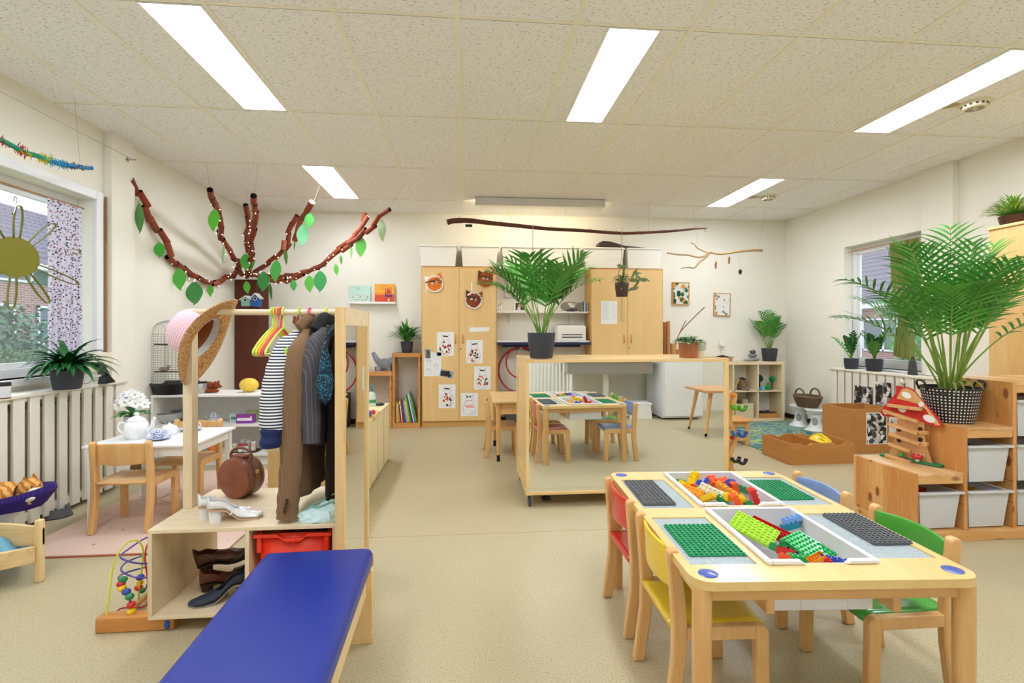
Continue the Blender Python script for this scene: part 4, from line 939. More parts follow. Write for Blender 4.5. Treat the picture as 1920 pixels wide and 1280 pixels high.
# hoops
def hoop(cx, cz, r, col, y, label):
    mb = MB(plain(col, rough=.3, coat=.3)); mb.tube([(cx + r * math.cos(2 * PI * i / 56), y + .02 * math.sin(2 * PI * i / 56 + PI / 2), cz + r * math.sin(2 * PI * i / 56)) for i in range(56)], .0095, 10, close=True)
    return tag(mb.build('gym_hoop'), label, 'hoop')
x, z = WY(975, 693, 6.58)
hoop(x, z, .292, 'cf1d24', 6.56, 'large red gym hoop hanging in front in the niche below the blue board')
hoop(x + .004, z - .008, .285, '1d2c6a', 6.60, 'large navy blue gym hoop behind the large red one')
hoop(x + .015, z + .10, .205, 'cf1d24', 6.52, 'small red gym hoop hanging inside the large ones')
mb = MB(plain('e6e6e6', rough=.3)); mb.tube([(x, 6.61, 1.0), (x, 6.55, .985), (x, 6.50, 1.0), (x - .02, 6.50, .93)], .005, 8); mb.tube([(x, 6.50, 1.0), (x + .03, 6.50, .95)], .005, 8); tag(mb.build('wall_hook'), 'white plastic hook holding the gym hoops in the niche', 'hook')
board('crate', xa + .12, xa + .55, 6.36, 6.62, 0.0, .42, plain('4d4a4c', rough=.5), 'dark crate on the floor under the hoops', 'crate')

# storage boxes with lids along the top
m_bx = plain('f6f5ee', rough=.45, bump=.0)
def lidbox(pxa, pxb, label):
    xa_, _ = WY(pxa, 470, 6.42); xb_, _ = WY(pxb, 470, 6.42); z0 = 2.033
    t = thing('storage_box', label, 'box', 'white lidded boxes on the cupboards')
    w = xb_ - xa_; y0, y1 = 6.40, 6.66; h = .245; ti = .022
    mb = MB(m_bx); n = 10; r = []
    for k in range(n + 1):
        f = k / n; e = ti * (1 - f); r.append((xa_ + e + .01, xb_ - e - .01, y0 + e + .01, y1 - e * .5, z0 + h * f))
    vs = []; fs = []
    for q in r: vs += [(q[0], q[2], q[4]), (q[1], q[2], q[4]), (q[1], q[3], q[4]), (q[0], q[3], q[4])]
    for k in range(n):
        for c in range(4): fs.append((4 * k + c, 4 * k + (c + 1) % 4, 4 * k + 4 + (c + 1) % 4, 4 * k + 4 + c))
    fs += [(3, 2, 1, 0), (4 * n, 4 * n + 1, 4 * n + 2, 4 * n + 3)]; mb.add(vs, fs)
    for k in range(1, 9): f = k / 9.5; e = ti * (1 - f); mb.bb(xa_ + e + .016, xb_ - e - .016, y0 + e + .0085, y0 + e + .012, z0 + h * f - .0015, z0 + h * f + .0015)
    mb.build('body', t, bevel=.004)
    mb = MB(m_bx); mb.bb(xa_, xb_, y0 - .006, y1 + .005, z0 + h, z0 + h + .014); mb.bb(xa_ + .01, xb_ - .01, y0, y1, z0 + h + .014, z0 + h + .02); mb.build('lid', t, bevel=.004)
    settle(t)
for a, b, lb in ((785, 858, 'white lidded storage box at the far left on top of the left cupboard'), (863, 935, 'white lidded storage box second from the left on the left cupboard'),
                 (940, 1013, 'white lidded storage box over the niche, mostly behind the palm leaves'), (1015, 1089, 'white lidded storage box over the niche, right of the palm top'),
                 (1094, 1171, 'white lidded storage box under the dark wooden instrument case'), (1174.5, 1242, 'white lidded storage box at the far right on the right cupboard')): lidbox(a, b, lb)
# dark instrument case on the lids
mb = MB(wood('4a3426', '2e2018', 'x', 5, .4)); xA, zA = WY(1122, 458, 6.5); xB, _ = WY(1209, 458, 6.5); zl = 2.033 + .267
pts = [(xA, zl), (xB, zl), (xB, zl + .012), (xA + .35, zl + .035), (xA + .15, zl + .088), (xA + .05, zl + .092), (xA, zl + .07)]
mb.prism(pts, -6.62, -6.46, XZY); tag(mb.build('instrument_case', bevel=.006), 'dark brown wooden instrument case lying on the white box lids', 'case')

# shelf contents in the niche
zs = 1.463
t = thing('framed_photo', 'white photo frame with a dark portrait photo on the middle niche shelf', 'photo frame')
x, _ = WY(976, 575, 6.5); mb = MB(M_WHITE); mb.bb(x - .085, x + .085, 6.555, 6.57, zs, zs + .135); mb.build('frame', t, bevel=.002)
mb = MB(plain('4a3a34', rough=.5)); mb.bb(x - .060, x + .060, 6.553, 6.555, zs + .022, zs + .113); mb.use(plain('c9a58c')); mb.lathe([(0, 0), (.018, 0)], (0, 0, 0), 14, TRS((x - .012, 6.5525, zs + .08), rx=PI / 2), cap=False); mb.lathe([(0, 0), (.016, 0)], (0, 0, 0), 14, TRS((x + .022, 6.5525, zs + .076), rx=PI / 2), cap=False)
mb.use(plain('e8e6e0')); mb.bb(x - .035, x + .005, 6.5525, 6.553, zs + .022, zs + .06); mb.build('photo', t, smooth=False)
# glue bottles
for px, lb, h in ((935.5, 'white glue bottle at the left end of the middle niche shelf', .09), (939.5, 'white glue bottle with red pointed cap on the middle niche shelf', .115)):
    x, _ = WY(px, 575, 6.5); t = thing('glue_bottle', lb, 'bottle'); mb = MB(plain('e9ecef', rough=.3)); mb.lathe([(.013, 0), (.013, h * .6), (.006, h * .7), (.006, h * .75)], (x, 6.5, zs), 14); mb.build('body', t)
    mb = MB(plain('c8201c' if h > .1 else '2b4a9a', rough=.3)); mb.lathe([(.007, h * .75), (.006, h * .8), (.002, h)], (x, 6.5, zs), 12); mb.build('cap', t)
x, _ = WY(951, 580, 6.5); board('eraser_block', x - .03, x + .03, 6.48, 6.54, zs, zs + .012, plain('e8dda0'), 'flat pale yellow block on the middle niche shelf', 'block')
# music player
x, _ = WY(1071, 573, 6.5); t = thing('music_player', 'silver oval CD and radio player on the middle niche shelf', 'music player')
mb = MB(plain('b9b4ab', rough=.3, metal=.5)); mb.sph((x, 6.52, zs + .068), (.145, .09, .068), 28, m=16); mb.build('body', t)
mb = MB(plain('8f8578', rough=.4)); mb.lathe([(0, 0), (.050, 0), (.052, .006)], (0, 0, 0), 22, TRS((x + .095, 6.44, zs + .065), rx=PI / 2, rz=.5), cap=False); mb.build('speaker', t)
mb = MB(plain('8f8578', rough=.4)); mb.lathe([(0, 0), (.050, 0), (.052, .006)], (0, 0, 0), 22, TRS((x - .095, 6.44, zs + .065), rx=PI / 2, rz=-.5), cap=False); mb.build('speaker', t)
mb = MB(plain('d9d6cf', rough=.25)); mb.bb(x - .03, x + .03, 6.424, 6.44, zs + .05, zs + .085); mb.build('display', t, bevel=.004)
mb = MB(M_DARK); mb.bb(x - .028, x + .028, 6.43, 6.44, zs + .02, zs + .035); mb.build('buttons', t)
# books on the niche shelf
for i, (c, w, h) in enumerate((('b7c9cf', .012, .125), ('3f6f8f', .014, .13), ('e4e2dc', .018, .12), ('a63a2c', .010, .118), ('8fb8bf', .016, .128))):
    x = WY(1089, 575, 6.5)[0] + i * .0175; mb = MB(plain(c, rough=.5)); mb.bb(x, x + w, 6.46, 6.58, zs, zs + h)
    tag(mb.build('small_book', smooth=False), ['pale blue', 'dark blue', 'off white', 'dark red', 'light teal'][i] + ' small book standing right of the music player', 'book', 'books right of the music player')
# tall things behind the palm: basket disc, memo board, dark pot
mb = MB(spots('b79a6e', ['8f7348', 'a5875a'], 90, .5)); mb.lathe([(0, 0), (.05, .004), (.115, 0), (.125, .012), (.115, .02), (0, .012)], (0, 0, 0), 30, TRS((WY(1051, 540, 6.66)[0], 6.69, WY(1051, 538, 6.66)[1]), rx=PI / 2), cap=False); tag(mb.build('wicker_disc'), 'round flat wicker disc on the niche wall behind the palm', 'wall decoration')
t = thing('memo_sheet', 'white memo sheet with a small drawing on the niche wall left of the palm', 'sheet')
x0, z0 = WY(946, 558, 6.68); x1, z1 = WY(969, 506, 6.68); mb = MB(plain('d9cfd4', rough=.6)); mb.bb(x0, x1, 6.685, 6.694, z0, z1); mb.build('frame', t)
mb = MB(plain('e9e7e4')); mb.bb(x0 + .01, x1 - .01, 6.683, 6.685, z0 + .012, z1 - .012); mb.use(plain('9a9aa0')); mb.sph((x1 - .05, 6.683, z0 + .05), (.02, .001, .025), 8); mb.build('sheet', t)
# printer
t = thing('printer', 'white laser printer standing on the navy edged shelf', 'printer'); x0, zp = WY(1044.5, 641, 6.42); x1, _ = WY(1098.5, 641, 6.42); zp = 1.085; h = .19
mb = MB(plain('f1efe8', rough=.4)); mb.bb(x0, x1, 6.40, 6.66, zp, zp + h); mb.build('body', t, bevel=.014, seg=3)
mb = MB(plain('45474b', rough=.4)); mb.bb(x0 + .06, x1 - .05, 6.397, 6.40, zp + .035, zp + .05); mb.bb(x0 + .06, x1 - .05, 6.397, 6.40, zp + .07, zp + .082); mb.build('slot', t)
mb = MB(plain('e3e1da', rough=.4)); mb.bb(x0 + .03, x1 - .03, 6.42, 6.62, zp + h, zp + h + .010); mb.build('paper_cover', t, bevel=.004)
mb = MB(M_DARK); mb.bb(x0 + .05, x1 - .05, 6.50, 6.56, zp + h + .010, zp + h + .016); mb.build('output_slot', t)

# ------------------------------------------------------------------ papers, masks on the cupboards
def arts(name, label, cat, px0, px1, py0, py1, y=None, rot=0.0, group=None, mat=None):
    """a sheet on a vertical plane; returns builder helpers in sheet coordinates (0..1)"""
    y = CY if y is None else y
    xa_, za_ = WY(px0, py1, y); xb_, zb_ = WY(px1, py0, y); w, h = xb_ - xa_, zb_ - za_
    M = Matrix.Translation((xa_ + w / 2, y - .0006, za_ + h / 2)) @ Matrix.Rotation(rot, 4, 'Y') @ Matrix.Translation((-w / 2, 0, -h / 2))
    mb = MB(mat or M_PAPER); mb.prism([(0, 0), (w, 0), (w, h), (0, h)], 0, .0006, M @ XZY)
    mb.w, mb.h, mb.M = w, h, M @ XZY; mb.z = .0007; mb.info = (name, label, cat, group); return mb
def patch(mb, col, cx, cy, w, h, rot=0, z=None):
    mb.use(plain(col, rough=.8)); a = Matrix.Translation((cx * mb.w, cy * mb.h, 0)) @ Matrix.Rotation(rot, 4, 'Z'); z = mb.z if z is None else z
    mb.z += .00003; mb.prism([(-w * mb.w / 2, -h * mb.h / 2), (w * mb.w / 2, -h * mb.h / 2), (w * mb.w / 2, h * mb.h / 2), (-w * mb.w / 2, h * mb.h / 2)], z, z + .0003, mb.M @ a)
def line(mb, col, pts, r=.0012, close=True):
    mb.use(plain(col, rough=.8)); mb.tube([mb.M @ Vector((x * mb.w, y * mb.h, .0008)) for x, y in pts], r, 5, close=close)
def done(mb): n, l, c, g = mb.info; return tag(mb.build(n, smooth=False), l, c, g)
CATS = [(.30, .93), (.34, .86), (.66, .86), (.70, .93), (.71, .76), (.64, .66), (.78, .52), (.86, .32), (.78, .14), (.60, .06), (.40, .06), (.22, .14), (.14, .32), (.22, .52), (.36, .66), (.29, .76)]
G_CAT = 'cat drawings taped to the left cupboard'
def cat_sheet(px0, px1, py0, py1, seed, label, eyes=False):
    mb = arts('cat_drawing', label, 'drawing', px0, px1, py0, py1, group=G_CAT); random.seed(seed)
    line(mb, '6b6b70', [(p.x, p.y) for p in crom([(a, b, 0) for a, b in CATS], 3, True)], .0012)
    if eyes:
        patch(mb, '111114', .38, .83, .08, .08); patch(mb, '111114', .55, .83, .08, .08)
        for cx, cy, w, r in ((.45, .66, .42, .05), (.45, .46, .6, 0), (.5, .42, .4, .05), (.55, .38, .5, -.03), (.52, .24, .05, 1.5)): patch(mb, 'e2502c', cx, cy, w, .02, r)
        line(mb, '6b6b70', [(.8, .1), (.65, .05), (.55, .15), (.7, .2), (.85, .25), (.8, .1)], .0012, False)
    else:
        patch(mb, '2c1d1a', .5, .82, .3, .05, random.uniform(-.2, .2))
        for i in range(22):
            t_ = random.uniform(0, 2 * PI); r = random.uniform(0, 1) ** .5; cx = .5 + .32 * r * math.cos(t_); cy = .34 + .27 * r * math.sin(t_)
            patch(mb, random.choice(['5a2c1c', '3a1f18', 'e06a3a', 'f0a888', '1d1b1c', 'f3c6a0', 'c84a2c']), cx, cy, random.uniform(.07, .15), random.uniform(.04, .08), random.uniform(0, 3))
    done(mb)
cat_sheet(819.5, 851, 622.5, 667, 1, 'cat drawing with dark snippets, topmost on the left cupboard door')
cat_sheet(874, 905, 637, 681, 2, 'cat drawing with many brown snippets, topmost on the right door of the left cupboard')
cat_sheet(889, 920, 686.5, 730, 3, 'cat drawing with scattered snippets, middle of the right door of the left cupboard')
cat_sheet(822.5, 854, 720.5, 765, 4, 'cat drawing with red and brown snippets, lowest on the left door')
cat_sheet(864, 896, 736, 780, 5, 'nearly white cat drawing with red lines, lowest on the right door', eyes=True)
mb = arts('paw_sheet', 'white sheet with five outlined paw prints on the left cupboard', 'drawing', 795, 827.5, 660.5, 705)
for cx, cy in ((.66, .84), (.28, .58), (.70, .38), (.27, .20)):
    for dx, dy, r in ((0, -.03, .11), (-.12, .06, .045), (-.045, .11, .045), (.05, .11, .045), (.13, .05, .045)): line(mb, '9aa0a8', [(cx + dx + r * math.cos(k * PI / 5), cy + dy + r * .75 * math.sin(k * PI / 5)) for k in range(10)], .001)
done(mb)
mb = arts('cat_photo', 'small photo of a grey brown kitten above the paw prints', 'photo', 796, 808, 654, 671.5, y=CY - .0014, mat=plain('9fb4c0')); patch(mb, '6f5d4c', .55, .35, .6, .7); patch(mb, '57483a', .5, .72, .5, .35); patch(mb, 'd8d0c6', .35, .68, .12, .1); done(mb)
mb = arts('animal_cutout', 'cut out picture of a small dark furry animal on the left cupboard', 'picture', 825, 849.5, 694, 707, y=CY - .001, rot=.25, mat=plain('8fa6b4')); patch(mb, '3a322c', .4, .5, .7, .75, .2); patch(mb, '2b2622', .65, .4, .4, .5, -.3); done(mb)
mb = arts('name_strip', 'narrow white strip with faint dotted capital letters on the left cupboard', 'sign', 880, 917.5, 613.5, 621.5, rot=-.03); sx = mb.M; done(mb)
mb = arts('typed_sheet', 'white typed sheet taped to the right cupboard door', 'sheet', 1127, 1157, 564, 607)
random.seed(9)
for i in range(22):
    y_ = .93 - i * .036; ww = random.uniform(.3, .55)
    patch(mb, 'b9bfc8', .08 + ww / 2, y_, ww, .008)
    if i % 3: patch(mb, 'b9bfc8', .78, y_, .18, .008)
done(mb)
def mask(px, py, r, col, col2, label, rot, plate=True):
    x, z = WY(px, py, CY); t = thing('cat_mask', label, 'paper mask', 'paper plate cat masks on the left cupboard'); M = TRS((x, CY - .012, z)) @ Matrix.Rotation(rot, 4, 'Y') @ Matrix.Rotation(PI / 2, 4, 'X')
    mb = MB(plain('f3f1ea' if plate else col, rough=.8)); mb.lathe([(0, -.006), (r * .75, -.006), (r, .006), (r * .98, .009), (r * .72, -.003), (0, -.003)], (0, 0, 0), 30, M, cap=False)
    mb.build('plate', t)
    mb = MB(plain(col, rough=.85, bump=.5, bs=200, var=.3, vs=60)); random.seed(int(px))
    mb.prism([(r * .84 * (1 + .08 * random.uniform(-1, 1)) * math.cos(a * PI / 12), r * .80 * (1 + .08 * random.uniform(-1, 1)) * math.sin(a * PI / 12)) for a in range(24)], .004, .008, M); mb.build('painted_face', t)
    for s in (-1, 1):
        mb = MB(plain(col2 if s < 0 else col, rough=.8)); mb.prism([(s * r * .35, r * .85), (s * r * .98, r * .45), (s * r * .95, r * 1.15)], .001, .004, M); mb.build('ear', t)
    mb = MB(plain('f6f4ee')); 
    for s in (-1, 1): mb.lathe([(0, .010), (r * .14, .010)], (s * r * .25, r * .12, 0), 12, M, cap=False)
    mb.use(M_DARK)
    for s in (-1, 1): mb.lathe([(0, .0105), (r * .06, .0105)], (s * r * .25, r * .12, 0), 8, M, cap=False)
    mb.build('eyes', t)
    mb = MB(plain('2a1a16'))
    for k, (a, dy) in enumerate(((.12, .30), (-.10, .42), (.3, .2))): mb.box(M @ Vector((0, dy * r, .012)), (r * 1.9, .002, .006), R=Matrix.Rotation(rot + a, 4, 'Y'))
    mb.build('whiskers', t)
    return t
mask(815, 532, .108, 'f07c1e', 'f3f1ea', 'orange cat mask on a paper plate at the upper left of the left cupboard', -.25)
mask(910, 524, .098, 'a8512c', '5a2c1c', 'reddish brown cat mask behind the palm leaf tips on the left cupboard', .05, False)
mask(888, 563, .108, '8f4426', '6b2f1c', 'dark brown cat mask with white plate rim, lowest of the masks', .10)
for px, y0, y1 in ((799.5, 532, 547), (884.5, 528, 546)):
    mb = MB(plain('f4f2ea')); a = atY(px, y0, CY - .004); b_ = atY(px, y1, CY - .004); mb.bb(a.x - .008, a.x + .008, a.y - .001, a.y, b_.z, a.z); tag(mb.build('paper_tab', smooth=False), 'white paper tab hanging beside the ' + ('orange mask' if px < 850 else 'reddish brown mask'), 'paper')

# ------------------------------------------------------------------ LEDGES WITH PICTURE BOOKS
def ledge(px0, px1, py, label):
    x0, z = WY(px0, py, 6.6); x1, _ = WY(px1, py, 6.6); t = thing('book_ledge', label, 'shelf')
    mb = MB(M_WHITE); mb.bb(x0, x1, 6.60, YB, z - .012, z); mb.build('board', t, bevel=.001); mb = MB(M_WHITE); mb.bb(x0, x1, 6.594, 6.60, z - .014, z + .012); mb.build('lip', t, bevel=.001); return x0, x1, z
l0, l1, lz = ledge(653, 741, 567, 'white picture ledge holding two open faced picture books left of the cupboard')
def pbook(px0, px1, pytop, col, title, tc, label, deco, size=.02, zb=None):
    x0, _ = WY(px0, 560, 6.63); x1, zt = WY(px1, pytop, 6.63); zb = zb or lz; w = x1 - x0; h = zt - zb
    t = thing('picture_book', label, 'book'); M = TRS((x0, 6.635, zb + .001), rx=-.12)
    mb = MB(plain(col, rough=.35)); mb.bb(0, w, -.004, 0, 0, h, M); mb.build('cover', t, smooth=False)
    mb = MB(plain('efe9dc')); mb.bb(.002, w, 0, .006, .002, h - .002, M); mb.build('pages', t, smooth=False)
    mb = MB(M_PAPER); deco(mb, M @ TRS((0, -.0045, 0)), w, h); mb.build('cover_picture', t, smooth=False)
    if title: text_mesh('title', title, size, plain(tc), t, M @ Matrix.Translation((w * .4, -.0045, h * .82)) @ Matrix.Rotation(PI / 2, 4, 'X'), .0003)
    return t
def d_ring(mb, M, w, h):
    random.seed(2)
    for i in range(60):
        a = random.uniform(0, 2 * PI); cx = w * (.35 if i % 2 else .68); mb.use(plain(random.choice(['c84a4a', 'e08a7a', 'b33a3a', '8a6a5a', 'f0d0c0'])))
        mb.sph((cx + w * .2 * math.cos(a), 0, h * .30 + h * .14 * math.sin(a)), (.006, .0006, .004), 6, M)
def d_castle(mb, M, w, h):
    mb.use(plain('f2a92a')); mb.bb(w * .02, w * .98, -.0003, 0, h * .5, h * .98, M); mb.use(plain('d84a1c')); mb.bb(w * .02, w * .98, -.0004, 0, h * .02, h * .42, M)
    mb.use(plain('5d2a6a')); mb.bb(w * .5, w * .88, -.0008, 0, h * .32, h * .44, M); mb.use(plain('c23a1c'))
    for k in range(4): mb.bb(w * (.52 + .09 * k), w * (.56 + .09 * k), -.0008, 0, h * .44, h * (.78 + .05 * (k % 2)), M)
    mb.prism([(w * .55, h * .5), (w * .82, h * .5), (w * .72, h * .72), (w * .64, h * .7)], .0006, .001, M @ XZY)
    mb.use(plain('3a1c10')); mb.bb(w * .55, w * .57, -.0008, 0, h * .1, h * .32, M); mb.bb(w * .8, w * .82, -.0008, 0, h * .1, h * .32, M); mb.use(plain('e8d8c0')); mb.sph((w * .7, -.0004, h * .16), (.012, .0006, .016), 8, M)
pbook(655, 694, 535, 'bfe0d2', 'Rupsje\nRoos', '4a7a5a', 'mint green square picture book with pink rings, left on the ledge', d_ring, .018)
pbook(702, 740, 532, 'ee8a1e', 'Mannetje\nof\nMaus', '8a2a10', 'orange and yellow picture book with red towers, right on the ledge', d_castle, .022)
l0, l1, lz2 = ledge(551, 634, 608, 'white picture ledge partly hidden behind the hanging clothes')
def d_dots(mb, M, w, h):
    random.seed(4)
    for i in range(16): mb.use(plain(random.choice(['3f8a5a', 'c8402c', '2f6aa8', 'e8b02a', '8a5a3a']))); mb.sph((w * random.uniform(.1, .9), 0, h * random.uniform(.12, .85)), (.014, .0008, .012), 7, M)
pbook(556, 576, 588, 'd8443a', '', 'ffffff', 'small red and white picture book behind the lime hanger hook', d_dots, zb=lz2)
pbook(579, 600, 590, 'e6ece8', '', 'ffffff', 'pale picture book with animals behind the pink hanger hook', d_dots, zb=lz2)
pbook(612, 633, 590, 'dfe0dc', '', 'ffffff', 'grey and white picture book behind the dark jacket collar', d_dots, zb=lz2)
t = thing('teddy_doll', 'small red brown toy figure at the left end of the half hidden ledge', 'toy'); x, z = WY(553, 596, 6.58)
mb = MB(plain('9a5a3a', rough=.9)); mb.sph((x, 6.58, lz2 + .035), (.03, .025, .035), 12); mb.sph((x, 6.575, lz2 + .085), (.024, .022, .024), 12); mb.build('body', t)

# ------------------------------------------------------------------ PINE BOOKCASE STEPS LEFT OF THE CUPBOARD
m_pine = wood('d99b55', 'bd7c3a', 'z', 5, .4, .2, .0); m_pinex = wood('d99b55', 'bd7c3a', 'x', 5, .4, .2)
BYf = 6.33
def stepcase(px0, px1, pytop, label, ztop=None):
    x0, z = WY(px0, pytop, BYf); x1, _ = WY(px1, pytop, BYf); z = ztop or z
    t = thing('pine_bookcase', label, 'bookcase')
    for a in (x0, x1 - .03):
        mb = MB(m_pine); 
        for k in range(int((z - .1) / .11)): mb.bb(a, a + .03, BYf, 6.66, .045 + k * .11, .045 + k * .11 + .102)
        mb.bb(a + .004, a + .026, BYf + .004, 6.66, .0, z - .05); mb.build('side_panel', t, bevel=.002, seg=1)
    mb = MB(m_pinex); mb.bb(x0 - .004, x1 + .004, BYf - .006, 6.665, z - .05, z); mb.build('top', t, bevel=.003)
    mb = MB(m_pinex); mb.bb(x0, x1, BYf - .004, 6.66, 0, .062); mb.build('plinth', t, bevel=.003)
    return x0, x1, z
c0, c1, cz = stepcase(735.5, 788, 662, 'narrow tall pine bookcase with a plant on top and books at the bottom')
g0, g1, gz = stepcase(672, 734.5, 697, 'lower pine bookcase with a grey toy elephant, left of the tall one')
random.seed(12)
bk = [('e3c23a', .26), ('f0e6d0', .24), ('e8a23a', .25), ('c8342c', .23), ('e9e6da', .27), ('b9281f', .28), ('2f5f9a', .25), ('8fb0c9', .30), ('d9d6c9', .27), ('e4d23a', .33), ('5fa04a', .32), ('2a4f8f', .36), ('e9ece8', .37), ('8aa8b8', .38), ('6fae52', .34)]
x = c0 + .038; nm = ['yellow', 'cream', 'orange', 'red', 'white', 'dark red', 'blue', 'pale blue', 'grey white', 'bright yellow', 'green', 'navy blue', 'off white', 'grey blue', 'leaf green']
for i, (c, h) in enumerate(bk):
    w = .0125; lean = -.10 - .012 * i if i > 7 else -.04
    mb = MB(plain(c, rough=.4)); M = TRS((x, 6.36, .063), ry=-.06 - .012 * i if i > 2 else .0)
    mb.bb(0, w, 0, .2, .002, h, M); tag(mb.build('picture_book', bevel=.001, seg=1), nm[i] + ' thin picture book standing in the tall pine bookcase', 'book', 'books in the tall pine bookcase'); x += w + .0055
# grey toy elephant
t = thing('toy_elephant', 'small grey plush elephant with raised trunk on the lower pine bookcase', 'toy'); xe, _ = WY(722, 690, 6.45); fz = plain('8d9096', rough=.95, bump=.8, bs=120, var=.15)
mb = MB(fz); mb.sph((xe, 6.45, gz + .085), (.10, .07, .075), 20); mb.sph((xe + .085, 6.43, gz + .12), (.055, .05, .055), 16); mb.tube(crom([(xe - .07, 6.44, gz + .11), (xe - .11, 6.44, gz + .16), (xe - .13, 6.44, gz + .20), (xe - .15, 6.44, gz + .235)], 5), [.04 - .0012 * i for i in range(16)], 12)
for dx in (-.06, .06):
    for dy in (-.035, .035): mb.lathe([(.028, 0), (.026, .07)], (xe + dx, 6.45 + dy, gz + .0), 12)
mb.build('body', t); mb = MB(fz); mb.sph((xe + .075, 6.40, gz + .13), (.035, .012, .045), 12); mb.build('ear', t)
board('tissue_box', WY(692, 690, 6.5)[0] - .03, WY(692, 690, 6.5)[0] + .08, 6.46, 6.56, gz, gz + .05, plain('c9cbc8'), 'pale grey box on the lower pine bookcase behind the rack mirror', 'box')

# ------------------------------------------------------------------ LOW AISLE CABINET BEHIND THE RACK
t = thing('aisle_cabinet', 'long low birch cabinet running down the aisle behind the dressing up rack', 'cabinet'); AX0, AX1, AY0, AY1, AZ = -1.16, -.735, 3.0, 4.80, .53
mb = MB(plain('f0e3b8', rough=.4, var=.03)); mb.bb(AX0 + .02, AX1 - .003, AY0 + .01, AY1 - .01, .02, AZ - .02); mb.build('body', t, smooth=False)
mb = MB(m_birz)
mb = MB(wood('f3e2ae', 'ead396', 'y', 4)); mb.bb(AX0, AX1, AY0, AY1, AZ - .02, AZ); mb.build('top', t, bevel=.002)
for i in range(7):
    mb = MB(m_birz); y = AY0 + (AY1 - AY0 - .02) * i / 6; mb.bb(AX0 + .01, AX1, y, y + .018, 0, AZ - .02); mb.build('upright', t, bevel=.001, seg=1)
# things on it
x, y = -.80, 4.52
t = thing('pump_bottle', 'clear hand gel bottle with a teal pump on the aisle cabinet', 'bottle'); p = atZ(697, 761, AZ)
mb = MB(plain('dfeee6', rough=.1, alpha=.7)); mb.lathe([(.030, 0), (.032, .01), (.032, .09), (.028, .11), (.012, .125), (.012, .135)], (p.x, p.y, AZ), 20, sx=1.2); mb.build('bottle', t)
mb = MB(plain('3f8a5f')); mb.lathe([(.0325, .03), (.0325, .06)], (p.x, p.y, AZ), 20, sx=1.2, cap=False); mb.build('label', t)
mb = MB(plain('1d8a96', rough=.3)); mb.lathe([(.013, .135), (.013, .150), (.005, .152), (.005, .175)], (p.x, p.y, AZ), 14); mb.bb(p.x - .035, p.x + .012, p.y - .007, p.y + .007, AZ + .172, AZ + .186); mb.build('pump', t)
for px, py, c, lb, r in ((699, 776, 'c8202c', 'small red ball in the wooden tray on the aisle cabinet', .022), (690, 780, '2b3fa8', 'small blue ball in the wooden tray on the aisle cabinet', .028)):
    p = atZ(px, py, AZ + .02); mb = MB(plain(c, rough=.15, coat=.6)); mb.sph((p.x, p.y, AZ + .012 + r), r, 18); tag(mb.build('toy_ball'), lb, 'ball')
p = atZ(695, 780, AZ); mb = MB(m_bir); mb.bb(p.x - .07, p.x + .05, p.y - .09, p.y + .09, AZ, AZ + .010); mb.bb(p.x + .05, p.x + .06, p.y - .09, p.y + .09, AZ, AZ + .03); mb.bb(p.x - .08, p.x - .07, p.y - .09, p.y + .09, AZ, AZ + .03); mb.bb(p.x - .07, p.x + .05, p.y - .1, p.y - .09, AZ, AZ + .03); mb.bb(p.x - .07, p.x + .05, p.y + .09, p.y + .1, AZ, AZ + .03); tag(mb.build('wooden_tray', bevel=.002), 'small birch tray holding a red and a blue ball on the aisle cabinet', 'tray')
p = atZ(712, 760, AZ); mb = MB(M_DARK); mb.sph((p.x, p.y, AZ + .012), (.045, .03, .012), 16); tag(mb.build('black_lid'), 'flat black object near the pump bottle on the aisle cabinet', 'lid')

# ------------------------------------------------------------------ LONG BRANCH, CEILING FIXTURE
x0, z0 = WY(891, 388, 5.85); x1, _ = WY(1133, 388, 5.85)
t = thing('strip_light', 'white boxy strip light mounted under the ceiling above the long branch', 'lamp')
mb = MB(plain('d8d6d0', rough=.4)); mb.bb(x0, x1, 5.80, 5.92, ZC - .085, ZC - .006); mb.build('housing', t, bevel=.004)
mb = MB(plain('f2efe4', rough=.3)); mb.bb(x0 + .01, x1 - .01, 5.81, 5.91, ZC - .095, ZC - .085); mb.build('cover', t)
mb = MB(plain('ffffff', emit='ffedcc', es=9)); mb.bb(x0 + .02, x1 - .02, 5.921, 5.924, ZC - .080, ZC - .012); mb.build('diffuser', t, label='glowing strip facing the wall')
m_barkA = wood('6b3320', '3e1c12', 'x', 7, .6, .1)
def thread(p, q, name='thread', col='9aa09a', r=.0008, parent=None):
    mb = MB(plain(col, rough=.6)); mb.tube([p, q], r, 5); return mb.build(name, parent)
t = thing('long_branch', 'long dark red brown branch hanging under the ceiling above the storage boxes', 'branch')
BYb = 5.80
bp = [(838, 417), (850, 414), (880, 413.5), (920, 418), (970, 423), (1030, 429), (1090, 432), (1160, 437), (1210, 436), (1260, 433), (1300, 429), (1325, 427)]
P = crom([atY(a, b, BYb) for a, b in bp], 5); n = len(P); mb = MB(m_barkA); mb.tube(P, [lerp(.034, .011, (i / (n - 1)) ** .8) * (1 + .12 * nz3(i * .5, 0)) * (.7 if i == 0 else 1) for i in range(n)], 12); mb.build('wood', t)
mb = MB(plain('2a1c16')); random.seed(8)
for i in range(46):
    p = P[random.randrange(6, n)]; a = random.uniform(0, 2 * PI); L = random.uniform(.03, .07); mb.tube([p, p + Vector((L * .3 * math.cos(a) - .01, -.01, L * math.sin(a) * .6)), p + Vector((L * math.cos(a), -.012, L * math.sin(a) * .8))], [.0022, .0016, .0008], 5)
mb.tube([P[8] + Vector((.03 * i, .005 * math.sin(i * 2), .026 * math.sin(i * 2.2) - .004)) for i in range(3)], .002, 5)
mb.build('twigs', t)
